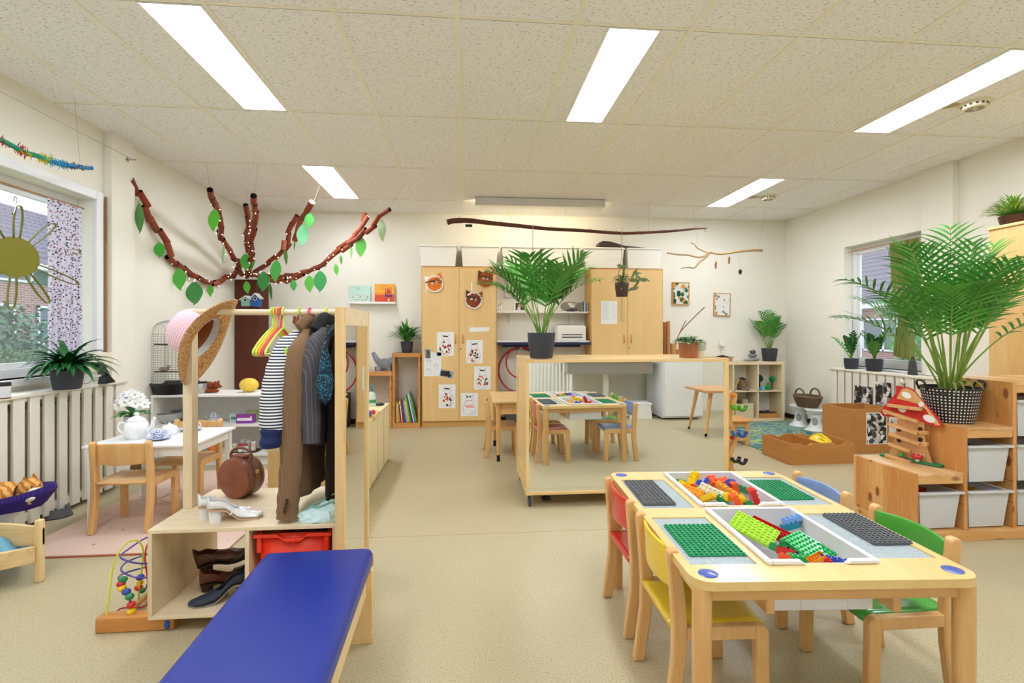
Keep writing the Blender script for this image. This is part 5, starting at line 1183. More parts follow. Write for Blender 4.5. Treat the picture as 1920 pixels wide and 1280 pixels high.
for px, py, cx in ((902, 414, 902), (1059, 430, 1063), (1216, 436, 1214)):
    a = atY(px, py, BYb); mb = MB(plain('9aa09a')); mb.tube([a, (a.x + .01, BYb, ZC)], .0008, 5); mb.build('thread', t)
mb = MB(M_DARK); a = atY(879, 422, BYb - .03); mb.bb(a.x - .04, a.x + .04, a.y - .02, a.y + .02, a.z - .018, a.z + .006); tag(mb.build('battery_box', bevel=.003), 'small black box clipped under the thick end of the long branch', 'box')

# driftwood mobile
m_drift = wood('b79a6c', '8c6d45', 'x', 9, .8)
t = thing('driftwood_branch', 'pale forked driftwood branch hanging near the right corner', 'branch'); DY = 6.1
def dbr(pts, r0, r1, nm='wood'):
    P = crom([atY(a, b, DY) for a, b in pts], 5); n = len(P); mb = MB(m_drift); mb.tube(P, [lerp(r0, r1, i / (n - 1)) * (1 + .15 * nz3(i * .7, pts[0][0])) for i in range(n)], 10); mb.build(nm, t)
dbr([(1429, 469), (1410, 469), (1380, 472), (1350, 476), (1330, 473), (1320, 480), (1308, 482), (1290, 478), (1270, 477), (1251, 474)], .017, .008)
dbr([(1328, 473), (1318, 470), (1308, 465), (1302, 458), (1295, 455)], .010, .006); dbr([(1330, 475), (1322, 484), (1312, 491), (1302, 502), (1290, 501), (1277, 503)], .013, .006)
thread(atY(1421, 468, DY), Vector((atY(1421, 468, DY).x + .17, DY + .1, ZC)), parent=t); thread(atY(1308, 465, DY), Vector((atY(1308, 465, DY).x - .1, DY - .1, ZC)), parent=t)
for px, py, lb, cone in ((1342, 497, 'slim brown twig piece hanging below the driftwood, left', 0), (1367, 488, 'short brown twig piece hanging below the driftwood, middle', 0), (1388, 510, 'small pine cone hanging lowest below the driftwood', 1)):
    a = atY(px, py, DY); t = thing('hanging_cone' if cone else 'hanging_twig', lb, 'pine cone' if cone else 'twig')
    mb = MB(plain('4a2f20' if cone else '8a5a34', rough=.8, bump=.3))
    if cone:
        for k in range(7): mb.lathe([(.006, 0), (.030 * math.sin(PI * (k + 1.2) / 9), .004), (.004, .012)], (a.x, a.y, a.z - .03 + k * .009), 10)
    else: mb.tube([a + Vector((0, 0, -.045)), a, a + Vector((.006, 0, .045))], [.008, .014, .009], 8)
    mb.build('body', t); thread(a + Vector((0, 0, .04)), Vector((a.x - .02, DY, atY(px, 474, DY).z)), parent=t)
# framed prints
def fprint(px0, px1, py0, py1, label, pat, rot=0):
    x0, z0 = WY(px0, py1, 6.68); x1, z1 = WY(px1, py0, 6.68); t = thing('framed_print', label, 'picture'); w, h = x1 - x0, z1 - z0
    M = TRS(((x0 + x1) / 2, 0, (z0 + z1) / 2), ry=rot) @ Matrix.Translation((-w / 2, 0, -h / 2)); f = .012
    mb = MB(wood('dcb27a', 'c99a5c', 'z', 9)); mb.bb(0, f, 6.67, YB, 0, h, M); mb.bb(w - f, w, 6.67, YB, 0, h, M); mb.bb(f, w - f, 6.67, YB, 0, f, M); mb.bb(f, w - f, 6.67, YB, h - f, h, M); mb.build('frame', t, bevel=.001)
    mb = MB(pat); mb.bb(f, w - f, 6.678, 6.69, f, h - f, M); mb.build('print', t, smooth=False)
fprint(1260.5, 1292.5, 529, 571, 'small framed print of dark green leaves and orange flowers', spots('dfe6de', ['1f4a2c', '2f6a3c', '1a3a24', 'e89a3a', '3a7a4a', '9aa8a0'], 16, .52, .6), .01)
fprint(1338.5, 1369.5, 549, 592, 'small framed print with zebras, giraffes and leaves on white', spots('ecece8', ['5f8f5a', '8a8f8c', 'd98a5a', '6a9a68', '77807a'], 18, .30, .6), .03)
# socket with cables
t = thing('wall_socket', 'white double wall socket with two plugs above the wicker tray', 'socket'); a = atY(1354, 643, YB)
mb = MB(M_WHITE); mb.bb(a.x - .04, a.x + .04, YB - .02, YB, a.z - .045, a.z + .045); mb.build('box', t, bevel=.004); mb = MB(M_WHITE); mb.bb(a.x - .055, a.x - .015, YB - .05, YB - .02, a.z - .04, a.z + .02); mb.build('plug', t, bevel=.005)
mb = MB(M_WHITE); mb.tube([(a.x - .03, YB - .03, a.z - .04), (a.x - .02, YB - .015, a.z - .15), (a.x - .02, YB - .015, .2)], .003, 6); mb.tube([(a.x + .01, YB - .03, a.z - .04), (a.x + .015, YB - .015, a.z - .15), (a.x + .01, YB - .015, .2)], .003, 6); mb.build('cable', t)
# cardboard tubes right of the cupboard
for px0, px1, py, c, lb in ((1243.5, 1249, 604, 'a5683c', 'dark cardboard tube standing closest to the right cupboard'), (1249.5, 1256, 602, 'c08a50', 'tall light cardboard tube beside the darker one'), (1257, 1268, 644, 'c99a5e', 'short wide cardboard tube right of the tall ones'), (1266, 1276, 655, 'b98048', 'shortest cardboard tube half behind the terracotta pot')):
    x0, z1 = WY(px0, py, 6.5); x1, _ = WY(px1, py, 6.5); r = (x1 - x0) / 2; mb = MB(plain(c, rough=.7)); mb.lathe([(r, 0), (r, z1), (r * .85, z1), (r * .85, z1 - .05), (0, z1 - .05)], ((x0 + x1) / 2, 6.5, 0), 18, cap=False); tag(mb.build('cardboard_tube'), lb, 'tube')
# ------------------------------------------------------------------ PLANTS
def pot(t, c, r0, r1, h, mat=None, rim=True, name='pot', soil=True):
    mb = MB(mat or M_POT); mb.lathe([(0, 0), (r0, 0), (r0 + .003, .004), (lerp(r0, r1, .6) + .004, h * .6), (r1, h), (r1 - .006, h), (r1 - .010, h - .02), (0, h - .02)], c, 32, cap=False); mb.build(name, t)
    if soil: mb = MB(M_SOIL); mb.lathe([(r1 - .010, h - .018), (r1 * .5, h - .012), (0, h - .010)], c, 20, cap=False); mb.build('soil', t)
G1 = plain('39842a', rough=.38, var=.25, vs=9, sub=.0); G2_ = plain('549c38', rough=.4, var=.25, vs=9); G3 = plain('1f5a2a', rough=.32, var=.25, vs=9); GST = plain('6f9a3c', rough=.5, var=.15)
def frond(mb, st, p, az, L, el, bend, nl, ll, lw, mleaf, mstem, start=.35, r=.004, seedv=0, droop=.5, vee=.35):
    """one pinnate palm leaf: stem arching over, leaflets in two rows"""
    d = Vector((math.cos(az) * math.cos(el), math.sin(az) * math.cos(el), math.sin(el))); q = Vector(p); pts = [q.copy()]; ds = [d.copy()]; N_ = 18
    for i in range(N_):
        q = q + d * (L / N_); pts.append(q.copy()); t_ = i / N_
        d = (d + Vector((math.cos(az) * .4, math.sin(az) * .4, -1)) * (bend / N_) * (.3 + 1.7 * t_)).normalized(); ds.append(d.copy())
    st.use(mstem); st.tube(pts, [lerp(r, r * .25, i / N_) for i in range(N_ + 1)], 6)
    mb.use(mleaf)
    for k in range(nl):
        f = start + (1 - start) * k / (nl - 1); i = min(N_ - 1, int(f * N_)); a = f * N_ - i; c = pts[i].lerp(pts[i + 1], a); dd = ds[i]
        side = dd.cross(Vector((0, 0, 1))); side = side.normalized() if side.length > .05 else Vector((-math.sin(az), math.cos(az), 0)); up = side.cross(dd)
        fl = ll * (math.sin(PI * (.16 + .80 * (f - start) / (1 - start))) ** .6) * random.uniform(.88, 1.08)
        for s in (-1, 1):
            v = (dd * lerp(.55, 1.1, (f - start) / (1 - start)) + side * s + up * vee * random.uniform(.6, 1.2)).normalized()
            mb.blade(c, v, up, fl, lw * random.uniform(.85, 1.1), droop * random.uniform(.6, 1.3), 4, .25)
def palm(t, c, n, L, ll, lw, seed, els=(.95, 1.45), bend=(.5, 1.3), nl=16, start=.38, leaf=None, stem=None, spread=.03, az0=0, r=.004, droop=.5):
    random.seed(seed); mb = MB(); st = MB(); leaf = leaf or G1; stem = stem or GST
    for i in range(n):
        az = az0 + i * 2.399 + random.uniform(-.3, .3); el = random.uniform(*els); k = 1.0 - .25 * (i / n)
        b = Vector(c) + Vector((spread * math.cos(az), spread * math.sin(az), 0)) * random.uniform(.3, 1)
        frond(mb, st, b, az, L * k * random.uniform(.8, 1.05), el, random.uniform(*bend), nl, ll, lw, leaf if i % 3 else G2_, stem, start, r, droop=droop)
    mb.build('foliage', t, ang=60); st.build('stems', t)
def leafy(t, c, n, ll, lw, seed, h, rad, leaf, stem=None, droop=.8, up=(.3, 1.2)):
    """a rosette / bush of single leaves on short stems"""
    random.seed(seed); mb = MB(leaf); st = MB(stem or GST)
    for i in range(n):
        az = i * 2.399 + random.uniform(-.3, .3); f = (i / n) ** .5; el = random.uniform(*up) * (1 - .5 * f) + .1
        d = Vector((math.cos(az) * math.cos(el), math.sin(az) * math.cos(el), math.sin(el)))
        p0 = Vector(c); p1 = p0 + Vector((d.x * rad * f, d.y * rad * f, h * (1 - .65 * f * f) * random.uniform(.6, 1)))
        st.tube([p0, p0.lerp(p1, .5) + Vector((0, 0, h * .1)), p1], [.003, .002, .0015], 5)
        mb.blade(p1, d, (0, 0, 1), ll * random.uniform(.75, 1.15), lw * random.uniform(.8, 1.1), droop * random.uniform(.6, 1.3), 5, .2)
    mb.build('foliage', t, ang=60); st.build('stems', t)

# palm on the mirror cabinet
c = atZ(1015, 672, 1.01); c = Vector((c.x, 3.56, 1.012)); c.x = atY(1015, 672, 3.56).x
t = thing('potted_palm', 'bushy green palm in a charcoal pot standing on the mirror cabinet', 'plant'); pot(t, c, .078, .100, .180)
palm(t, c + Vector((0, 0, .165)), 14, .66, .25, .024, 11, (1.05, 1.50), (.35, 1.0), 9, .50, droop=.5)
random.seed(31); mb = MB(); st = MB()
for az, el in ((PI, .95), (PI * .93, .8), (0.1, .85), (-.1, 1.0), (PI * 1.05, 1.15), (.3, .95)): frond(mb, st, c + Vector((0, 0, .165)), az, .60, el + .25, .95, 9, .23, .022, G2_, GST, .42, .0045, droop=.8)
mb.build('foliage', t, ang=60); st.build('stems', t); settle(t)
# terracotta pot and two tone pot with the variegated plant
p = atY(1291, 671, 3.50); t = thing('potted_plant', 'glazed terracotta pot with silvery green leaves on the mirror cabinet', 'plant')
pot(t, (p.x, 3.50, 1.012), .062, .069, .112, plain('a8623a', rough=.2, coat=.5, var=.2, vs=10))
mlv = spots('8fae84', ['dfe6d4', '5f8a5a', 'c3d2b8'], 70, .42, .5)
leafy(t, (p.x, 3.50, 1.10), 90, .055, .042, 5, .055, .085, mlv, droop=.9, up=(.2, 1.0)); settle(t)
p = atY(1307, 671, 3.64); t = thing('flower_pot', 'empty looking pot with sage green top and cream base behind the terracotta one', 'pot')
mb = MB(plain('a9b09a', rough=.5)); mb.lathe([(.062, .045), (.066, .112), (.058, .112), (.055, .05)], (p.x, 3.64, 1.012), 28, cap=False); mb.build('upper_glaze', t)
mb = MB(plain('e3dcc2', rough=.6)); mb.lathe([(0, 0), (.056, 0), (.062, .045)], (p.x, 3.64, 1.012), 28, cap=False); mb.build('base', t); settle(t)
t = thing('dry_sticks', 'two thin brown sticks leaning up out of the variegated plant', 'sticks'); mb = MB(wood('8a5a38', '5c3a24', 'z', 9))
mb.tube(crom([atY(1266, 645, 3.7), atY(1276, 622, 3.7), atY(1296, 600, 3.7), atY(1321, 576, 3.7)], 5), .0035, 7); mb.tube(crom([atY(1267, 645, 3.72), atY(1274, 625, 3.72), atY(1286, 601, 3.72)], 5), .003, 7); mb.build('sticks', t)
# plant on the pine bookcase
p = atY(763, 661, 6.46); t = thing('potted_fern', 'bushy green fern like plant in a small charcoal pot on the tall pine bookcase', 'plant')
pot(t, (p.x, 6.46, cz), .058, .078, .145); leafy(t, (p.x, 6.46, cz + .13), 95, .19, .030, 6, .16, .12, G1, droop=.8, up=(.1, 1.5)); settle(t)
# hanging pots in macrame
def macrame(px, pytop, pypot0, pypot1, y, r, label, seed, leaf, kind):
    a = atY(px, pytop, y); z0 = atY(px, pypot1, y).z; z1 = atY(px, pypot0, y).z; t = thing('hanging_planter', label, 'plant')
    pot(t, (a.x, y, z0), r * .75, r, z1 - z0, plain('4a3a36', rough=.6)); mr = plain('b7a68c', rough=.9); mb = MB(mr)
    mb.tube([(a.x, y, a.z), (a.x, y, z1 + .30)], .004, 6)
    for k in range(4):
        an = k * PI / 2 + .4; dx, dy = math.cos(an), math.sin(an); an2 = an + PI / 4
        mb.tube([(a.x, y, z1 + .30), (a.x + dx * (r + .004), y + dy * (r + .004), z1), (a.x + math.cos(an2) * (r * .95), y + math.sin(an2) * r * .95, (z0 + z1) / 2), (a.x, y, z0 - .01)], .0022, 5)
        mb.tube([(a.x + dx * (r + .004), y + dy * (r + .004), z1), (a.x + math.cos(an - PI / 4) * (r * .95), y + math.sin(an - PI / 4) * r * .95, (z0 + z1) / 2)], .0022, 5)
    for k in range(5): mb.tube([(a.x, y, z0 - .01), (a.x + .012 * math.cos(k), y + .012 * math.sin(k), z0 - .12), (a.x + .018 * math.cos(k * 2), y, z0 - .30)], .0012, 4)
    mb.build('macrame_cord', t)
    mb = MB(M_STEEL); mb.tube([(a.x, y, a.z - .04)] + [(a.x + .012 * math.sin(q), y, a.z + .01 + .014 * (1 - math.cos(q))) for q in (0, .8, 1.6, 2.4, 3.1, 3.9)], .002, 6); mb.build('hook', t)
    leafy(t, (a.x, y, z1 - .01), 46, .09, .022, seed, .09, .07, leaf, droop=1.6, up=(.2, 1.3))
    if kind:
        mb = MB(leaf); random.seed(2)
        for pts in ([(1178, 546), (1188, 540), (1195, 530), (1190, 526)], [(1184, 522), (1190, 512), (1198, 520), (1210, 523)], [(1168, 520), (1170, 505), (1168, 500)]):
            P = crom([atY(*q, y) for q in pts], 4)
            for i in range(0, len(P) - 1): mb.blade(P[i], (P[i + 1] - P[i]) * 3 + Vector((0, 0, random.uniform(-.02, .02))), (0, -1, .2), .09, .030, .2, 4)
        mb.build('trailing_leaves', t)
    settle(t)
macrame(1166, 433, 530, 556, 5.78, .082, 'dark pot in a knotted cord holder with trailing cactus leaves, before the right cupboard', 3, plain('6f7f4c', rough=.6, var=.3, vs=20), True)
macrame(999, 424, 512, 536, 5.78, .070, 'dark hanging pot on a cord mostly hidden behind the big palm leaves', 4, G3, False)

# ------------------------------------------------------------------ CARDBOARD TREE IN THE LEFT CORNER
tree = thing('cardboard_tree', 'wall tree with brown box trunk, branches of cardboard rolls and green paper leaves', 'tree')
TRX, TRY = -2.67, 6.50
mb = MB(plain('5d2c1a', rough=.75, var=.1, vs=3, bump=.05, bs=20)); mb.bb(-2.82, -2.545, 6.36, 6.68, 0, 1.835); mb.build('trunk', tree, bevel=.004)
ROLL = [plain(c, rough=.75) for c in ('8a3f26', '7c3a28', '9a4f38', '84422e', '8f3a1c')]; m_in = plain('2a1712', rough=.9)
def zz(x, y): return 230 + x / 3.556, 320 + y / 3.556
def roll(mb, a, b, r, m, light=False):
    d = (b - a); L = d.length; d.normalize(); x = d.cross(Vector((0, 0, 1))); x = x.normalized() if x.length > .05 else Vector((1, 0, 0)); y = d.cross(x)
    M = Matrix(((x.x, y.x, d.x, a.x), (x.y, y.y, d.y, a.y), (x.z, y.z, d.z, a.z), (0, 0, 0, 1)))
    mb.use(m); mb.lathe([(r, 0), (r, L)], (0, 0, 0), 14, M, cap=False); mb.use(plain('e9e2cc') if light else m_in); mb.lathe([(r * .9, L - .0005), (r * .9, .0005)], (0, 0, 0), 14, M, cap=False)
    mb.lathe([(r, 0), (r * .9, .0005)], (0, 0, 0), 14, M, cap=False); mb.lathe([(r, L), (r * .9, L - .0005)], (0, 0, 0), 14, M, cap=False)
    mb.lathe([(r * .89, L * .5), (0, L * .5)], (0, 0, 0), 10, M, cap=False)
BR_PTS = {}
def branch(key, pts, yend, r=.027, ystart=6.30, light=False):
    """pts run from the tip to the trunk; depth is eased between yend and ystart but kept off the left wall"""
    P = [zz(*p) for p in pts]; n = len(P); ln = [0]
    for a, b in zip(P, P[1:]): ln.append(ln[-1] + math.dist(a, b))
    W_ = []
    for p, l in zip(P, ln):
        y = lerp(yend, ystart, l / ln[-1]); q = atY(*p, y)
        if q.x < -2.78: q = atX(*p, -2.78)
        W_.append(q)
    # resample to roll length .13, jittered
    out = [W_[0]]; acc = 0
    dense = []
    for a, b in zip(W_, W_[1:]):
        m = max(2, int((b - a).length / .01))
        for k in range(m): dense.append(a.lerp(b, k / m))
    dense.append(W_[-1]); last = dense[0]
    for q in dense:
        if (q - last).length >= .125: out.append(q); last = q
    out.append(dense[-1]); mb = MB()
    for i, (a, b) in enumerate(zip(out, out[1:])):
        if (b - a).length < .04: continue
        j = Vector((random.uniform(-1, 1), random.uniform(-.5, .5), random.uniform(-1, 1))) * .014; e = (b - a).normalized() * .010
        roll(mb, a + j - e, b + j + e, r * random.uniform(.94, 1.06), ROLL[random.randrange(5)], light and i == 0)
    mb.build('branch', tree); BR_PTS[key] = out; return out
random.seed(21)
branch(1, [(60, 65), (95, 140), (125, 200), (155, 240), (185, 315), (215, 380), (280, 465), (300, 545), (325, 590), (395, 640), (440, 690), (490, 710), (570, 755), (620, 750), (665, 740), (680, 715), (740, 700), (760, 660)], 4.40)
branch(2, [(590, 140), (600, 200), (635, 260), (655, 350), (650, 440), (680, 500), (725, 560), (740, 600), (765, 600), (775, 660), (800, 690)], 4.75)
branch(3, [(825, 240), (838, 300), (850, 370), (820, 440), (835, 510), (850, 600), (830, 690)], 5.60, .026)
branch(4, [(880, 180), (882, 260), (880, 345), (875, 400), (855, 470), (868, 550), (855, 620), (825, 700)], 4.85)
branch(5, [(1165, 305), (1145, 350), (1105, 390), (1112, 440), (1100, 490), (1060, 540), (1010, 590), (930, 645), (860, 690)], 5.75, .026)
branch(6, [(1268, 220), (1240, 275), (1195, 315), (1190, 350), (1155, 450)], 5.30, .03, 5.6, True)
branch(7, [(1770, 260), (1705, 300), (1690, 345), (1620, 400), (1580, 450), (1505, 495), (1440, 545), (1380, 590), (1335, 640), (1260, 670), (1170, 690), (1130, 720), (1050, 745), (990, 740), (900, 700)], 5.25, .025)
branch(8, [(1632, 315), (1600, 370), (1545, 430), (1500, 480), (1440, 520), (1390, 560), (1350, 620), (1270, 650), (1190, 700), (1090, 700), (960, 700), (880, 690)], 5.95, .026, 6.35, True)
branch(9, [(1615, 285), (1605, 335)], 6.2, .026, 6.2); branch(10, [(1075, 468), (1068, 520)], 5.9, .028, 5.9)
LEAVES = [(112, 320, 55, 190, '4f8a42', 4.45), (607, 330, 72, 145, '5fc03a', 4.8), (245, 530, 70, 100, '3fae35', 4.8), (378, 725, 82, 140, '4fb53a', 5.1), (478, 820, 105, 150, '3f9149', 5.3), (585, 800, 40, 75, '56b93a', 5.7), (670, 560, 20, 140, '9cc596', 5.3), (820, 610, 70, 110, '4fb54a', 6.0), (860, 610, 40, 110, '4fb54a', 6.1), (828, 778, 44, 80, '5fb040', 6.0), (938, 740, 76, 130, '2f8a3e', 5.9), (987, 805, 20, 120, '3d7a2c', 6.1), (1088, 575, 24, 110, '4f7f28', 5.9), (1020, 670, 68, 145, '4aa846', 5.9), (1200, 430, 78, 150, '86d6a2', 5.4), (1244, 333, 62, 95, '5fc45f', 5.35), (1138, 765, 42, 75, '4fae4a', 5.9), (1245, 755, 62, 110, '66c24a', 5.8), (1316, 740, 84, 140, '3f9f57', 5.8), (1424, 660, 32, 75, '66c24a', 5.9), (1456, 595, 18, 62, '66b24a', 5.8), (1524, 540, 18, 90, '9acb7a', 5.6), (1588, 510, 70, 135, '62c24a', 5.55), (1730, 400, 52, 145, '8fa869', 5.35), (1145, 500, 10, 70, '4f8a4a', 5.8)]
for k, (cx, cy, w, h, col, y) in enumerate(LEAVES):
    c = atY(*zz(cx, cy), y)
    if c.x < -2.77: c = atX(*zz(cx, cy), -2.77)
    s = c.y / F / 3.556; W2, H2 = w * s / 2, h * s / 2; sg = 1 if k % 2 else -1
    ol = [(0, 1), (-.45, .82), (-.85, .45), (-1, .05), (-.85, -.3), (-.5, -.62), (-.15, -.85), (sg * .25, -1), (.35, -.75), (.75, -.35), (1, .05), (.9, .45), (.5, .82)]
    M = TRS(c, rx=random.uniform(-.1, .1)) @ Matrix.Rotation(random.uniform(-.1, .1), 4, 'Y') @ XZY; O = crom([(a * W2, b * H2, 0) for a, b in ol], 3, True)
    mb = MB(plain(col, rough=.35, coat=.2, var=.05)); mb.prism([(p.x, p.y) for p in O], -.001, .001, M); mb.tube([M @ Vector((0, H2 * .95, 0)), M @ Vector((0, H2 * 1.15, 0)), M @ Vector((.004, H2 * 1.3, -.004))], .0012, 5); mb.build('paper_leaf', tree)
mb = MB(plain('ffffff', rough=.3, emit='fff2dc', es=3.0)); random.seed(77)
for key in (1, 2, 3, 4, 5, 7, 8):
    P = BR_PTS[key]; P = P[len(P) // 3:] if key in (1, 7, 8) else P[2:]
    for a, b in zip(P, P[1:]):
        for k in range(2):
            q = a.lerp(b, random.random()) + Vector((random.uniform(-.035, .035), -.03, random.uniform(-.04, .03))); mb.sph(q, .0052, 6)
mb.build('fairy_light', tree)['kind'] = 'stuff'
mb = MB(plain('8fa09a')); 
for (px, py, y, cxx) in ((396, 360, 4.75, (386, 307)), (477, 372, 4.85, (483, 308)), (462, 388, 5.6, (464, 358)), (558, 405, 5.75, (570, 372)), (586, 383, 5.3, (600, 347)), (728, 392, 5.25, (760, 343)), (690, 405, 5.95, (707, 375))):
    mb.tube([atY(px, py, y), atZ(cxx[0], cxx[1], ZC)], .0009, 4)
mb.build('thread', tree)
def birdhouse(px, py, y, w, h, col, label, rz):
    a = atY(px, py, y); t = thing('bird_house', label, 'bird house', loc=(a.x, a.y, a.z), rz=rz); mb = MB(plain(col, rough=.6)); w2 = w / 2
    mb.prism([(-w2 * .75, -h / 2), (w2 * .75, -h / 2), (w2 * .85, h * .12), (0, h * .42), (-w2 * .85, h * .12)], -.04, .04, XZY); mb.build('body', t)
    mb = MB(plain('f0f0ec')); d = Vector((w2 * 1.05, 0, -h * .32)); 
    for s in (-1, 1): mb.prism([(0, h * .50), (s * w2 * 1.1, h * .12), (s * w2 * 1.1, h * .06), (0, h * .43)], -.05, .05, XZY)
    mb.build('roof', t)
    mb = MB(M_DARK); mb.lathe([(0, 0), (.016, 0)], (0, 0, 0), 16, TRS((0, -.0415, h * .08), rx=PI / 2), cap=False); mb.use(plain('f0f0ec')); mb.lathe([(.016, .0), (.022, .001), (.022, -.001)], (0, 0, 0), 18, TRS((0, -.0415, h * .08), rx=PI / 2), cap=False); mb.build('entrance', t)
    mb = MB(plain('9a9a96')); mb.tube([(0, 0, h * .45), (0, 0, h * .45 + .14)], .001, 4); mb.build('thread', t)
birdhouse(464, 564, 6.25, .135, .125, '8fc6b8', 'mint green little bird house hanging in front of the brown trunk', -.2)
birdhouse(481.5, 562, 6.22, .105, .160, '2f66b8', 'blue little bird house hanging right of the mint one', -.1)

# ------------------------------------------------------------------ RADIATOR COVERS
def slat_cover(name, label, x, sgn, y0, y1, z0, zt, ys, depth, gap, zg0, zg1, pitch_w):
    t = thing(name, label, 'radiator cover'); m = plain('ece8da', rough=.5)
    mb = MB(m); a, b = sorted((x, x + sgn * depth)); mb.bb(min(a, x - sgn * .012), max(b, x - sgn * .012), y0 - .01, y1 + .01, zt - .022, zt); mb.build('top_board', t, bevel=.004)
    ed = [y0]
    for g_ in ys: ed += [g_ - gap / 2, g_ + gap / 2]
    ed.append(y1); a, b = sorted((x, x + sgn * .018))
    for i in range(0, len(ed) - 1, 2):
        mb = MB(m); mb.bb(a, b, ed[i], ed[i + 1], z0, zt - .022); mb.build('slat', t, bevel=.002, seg=1)
    a, b = sorted((x + sgn * .018, x + sgn * .04)); mb = MB(m); mb.bb(a, b, y0, y1, zg1, zt - .022); mb.bb(a, b, y0, y1, z0 + .02, zg0); mb.build('batten', t)
    a, b = sorted((x + sgn * .07, x + sgn * (depth - .03))); mb = MB(plain('c8b8a0', rough=.6)); mb.bb(a, b, y0 + .05, y1 - .05, .10, .72); mb.build('radiator', t)
    return t
gl = [atX(px, 800, -2.655).y for px in (20, 52, 80, 107, 131, 154, 176, 196, 215)]
gl = [gl[0] - .118 * k for k in range(8, 0, -1)] + gl
cv = slat_cover('radiator_cover', 'long cream slatted radiator cover under the left window', -2.655, -1, 2.0, 4.155, .03, .825, gl, .172, .036, .10, .775, 0)
gr = [4.36 + .112 * i for i in range(11)]
cv2 = slat_cover('radiator_cover', 'cream slatted radiator cover under the right window with a round knob', 4.28, 1, 4.25, 5.58, .03, .775, gr, .175, .024, .10, .72, 0)
mb = MB(plain('e6dccb', rough=.4)); p = atX(1693, 716, 4.27); mb.sph((4.262, p.y, p.z), .026, 16); mb.tube([(4.262, p.y, p.z), (4.28, p.y, p.z)], .012, 10); mb.build('knob', cv2)
for px0, px1, py0, py1, lb in ((1602, 1636, 726, 757, 'black and white photo curling off the radiator cover slats, left one'), (1642, 1671, 718, 757, 'black and white photo on the radiator cover, right one')):
    a = atX(px0, py1, 4.272); b = atX(px1, py0, 4.272); mb = MB(spots('8a8a8a', ['1a1a1a', 'd9d9d9', '4a4a4a', 'f0f0f0', '2a2a2a'], 22, .6, .4)); mb.bb(4.268, 4.2695, b.y, a.y, a.z, b.z); tag(mb.build('photo_print', smooth=False), lb, 'photo')

# ------------------------------------------------------------------ LEFT WINDOW: CURTAIN, SUN, GARLAND, WIRE
def curtain_mat(base, cols, sc): return spots(base, cols, sc, .34, .9)
t = thing('curtain', 'white curtain with small purple and brown flowers at the left window', 'curtain'); m_cu = curtain_mat('d9d8e6', ['6a5a8a', '8a4a5a', '3a3a5a', '9a8ab0', 'a87a8a'], 62)
ya, yb = atX(88, 400, XL - .05).y, 4.0
mb = MB(m_cu)
def fc(u, v): return (XL - .05 + .018 * math.sin(u * 34) * (.5 + .5 * v) + .006 * math.sin(u * 13 + v * 3), lerp(ya, yb, u), lerp(2.12, .95, v))
mb.grid(fc, 90, 14); mb.build('fabric', t, solid=.002)
mb = MB(wood('c08a50', '9a6a3a', 'y', 8)); mb.tube([(XL - .05, 2.0, 2.125), (XL - .05, 4.04, 2.125)], .006, 8); tag(mb.build('curtain_rod'), 'thin brown wooden rod across the top of the left window', 'rod')
# green sun
sx = -2.66; sc_ = atX(28, 482, sx); R0 = .118
t = thing('sun_ornament', 'olive yellow cardboard sun with looped rays hanging in the left window', 'ornament'); m_sun = plain('77720f', rough=.5)
SM = Matrix.Translation(sc_) @ Matrix.Rotation(1.15, 4, 'Z') @ Matrix.Rotation(PI / 2, 4, 'X')
mb = MB(m_sun); mb.lathe([(0, -.004), (R0, -.004), (R0, .004), (0, .004)], (0, 0, 0), 40, SM, cap=False); mb.build('disc', t)
for k in range(10):
    a = k * 2 * PI / 10 + .25; ca, sa = math.cos(a), math.sin(a); mb = MB(m_sun); L = .19 if k % 3 else .23; w = .02
    P = crom([(R0 * .95, -w * .7, 0), (R0 + L * .5, -w, 0), (R0 + L * .92, -w * .7, 0), (R0 + L, 0, 0), (R0 + L * .92, w * .7, 0), (R0 + L * .5, w, 0), (R0 * .95, w * .7, 0)], 4)
    vs = []; fs = []
    for p in P:
        x, y = p.x * ca - p.y * sa, p.x * sa + p.y * ca; vs += [(x, y, -.012), (x, y, .012)]
    for i in range(len(P) - 1): fs.append((2 * i, 2 * i + 2, 2 * i + 3, 2 * i + 1))
    mb.add(vs, fs, SM); mb.build('ray', t, solid=.0015)
mb = MB(M_STEEL); q = atX(28, 372, sx); mb.tube(crom([(sx, q.y - .01, q.z - .02), (sx, q.y + .0, q.z + .012), (sx, q.y + .012, q.z + .0), (sx, q.y + .008, q.z - .04), (sx, q.y - .004, q.z - .075), (sx, q.y - .014, q.z - .095), (sx, q.y - .024, q.z - .08), (sx, q.y - .02, q.z - .065)], 5), .003, 7); mb.build('hook', t)
thread((sx, q.y - .014, q.z - .095), sc_ + Vector((0, 0, R0)), parent=t)
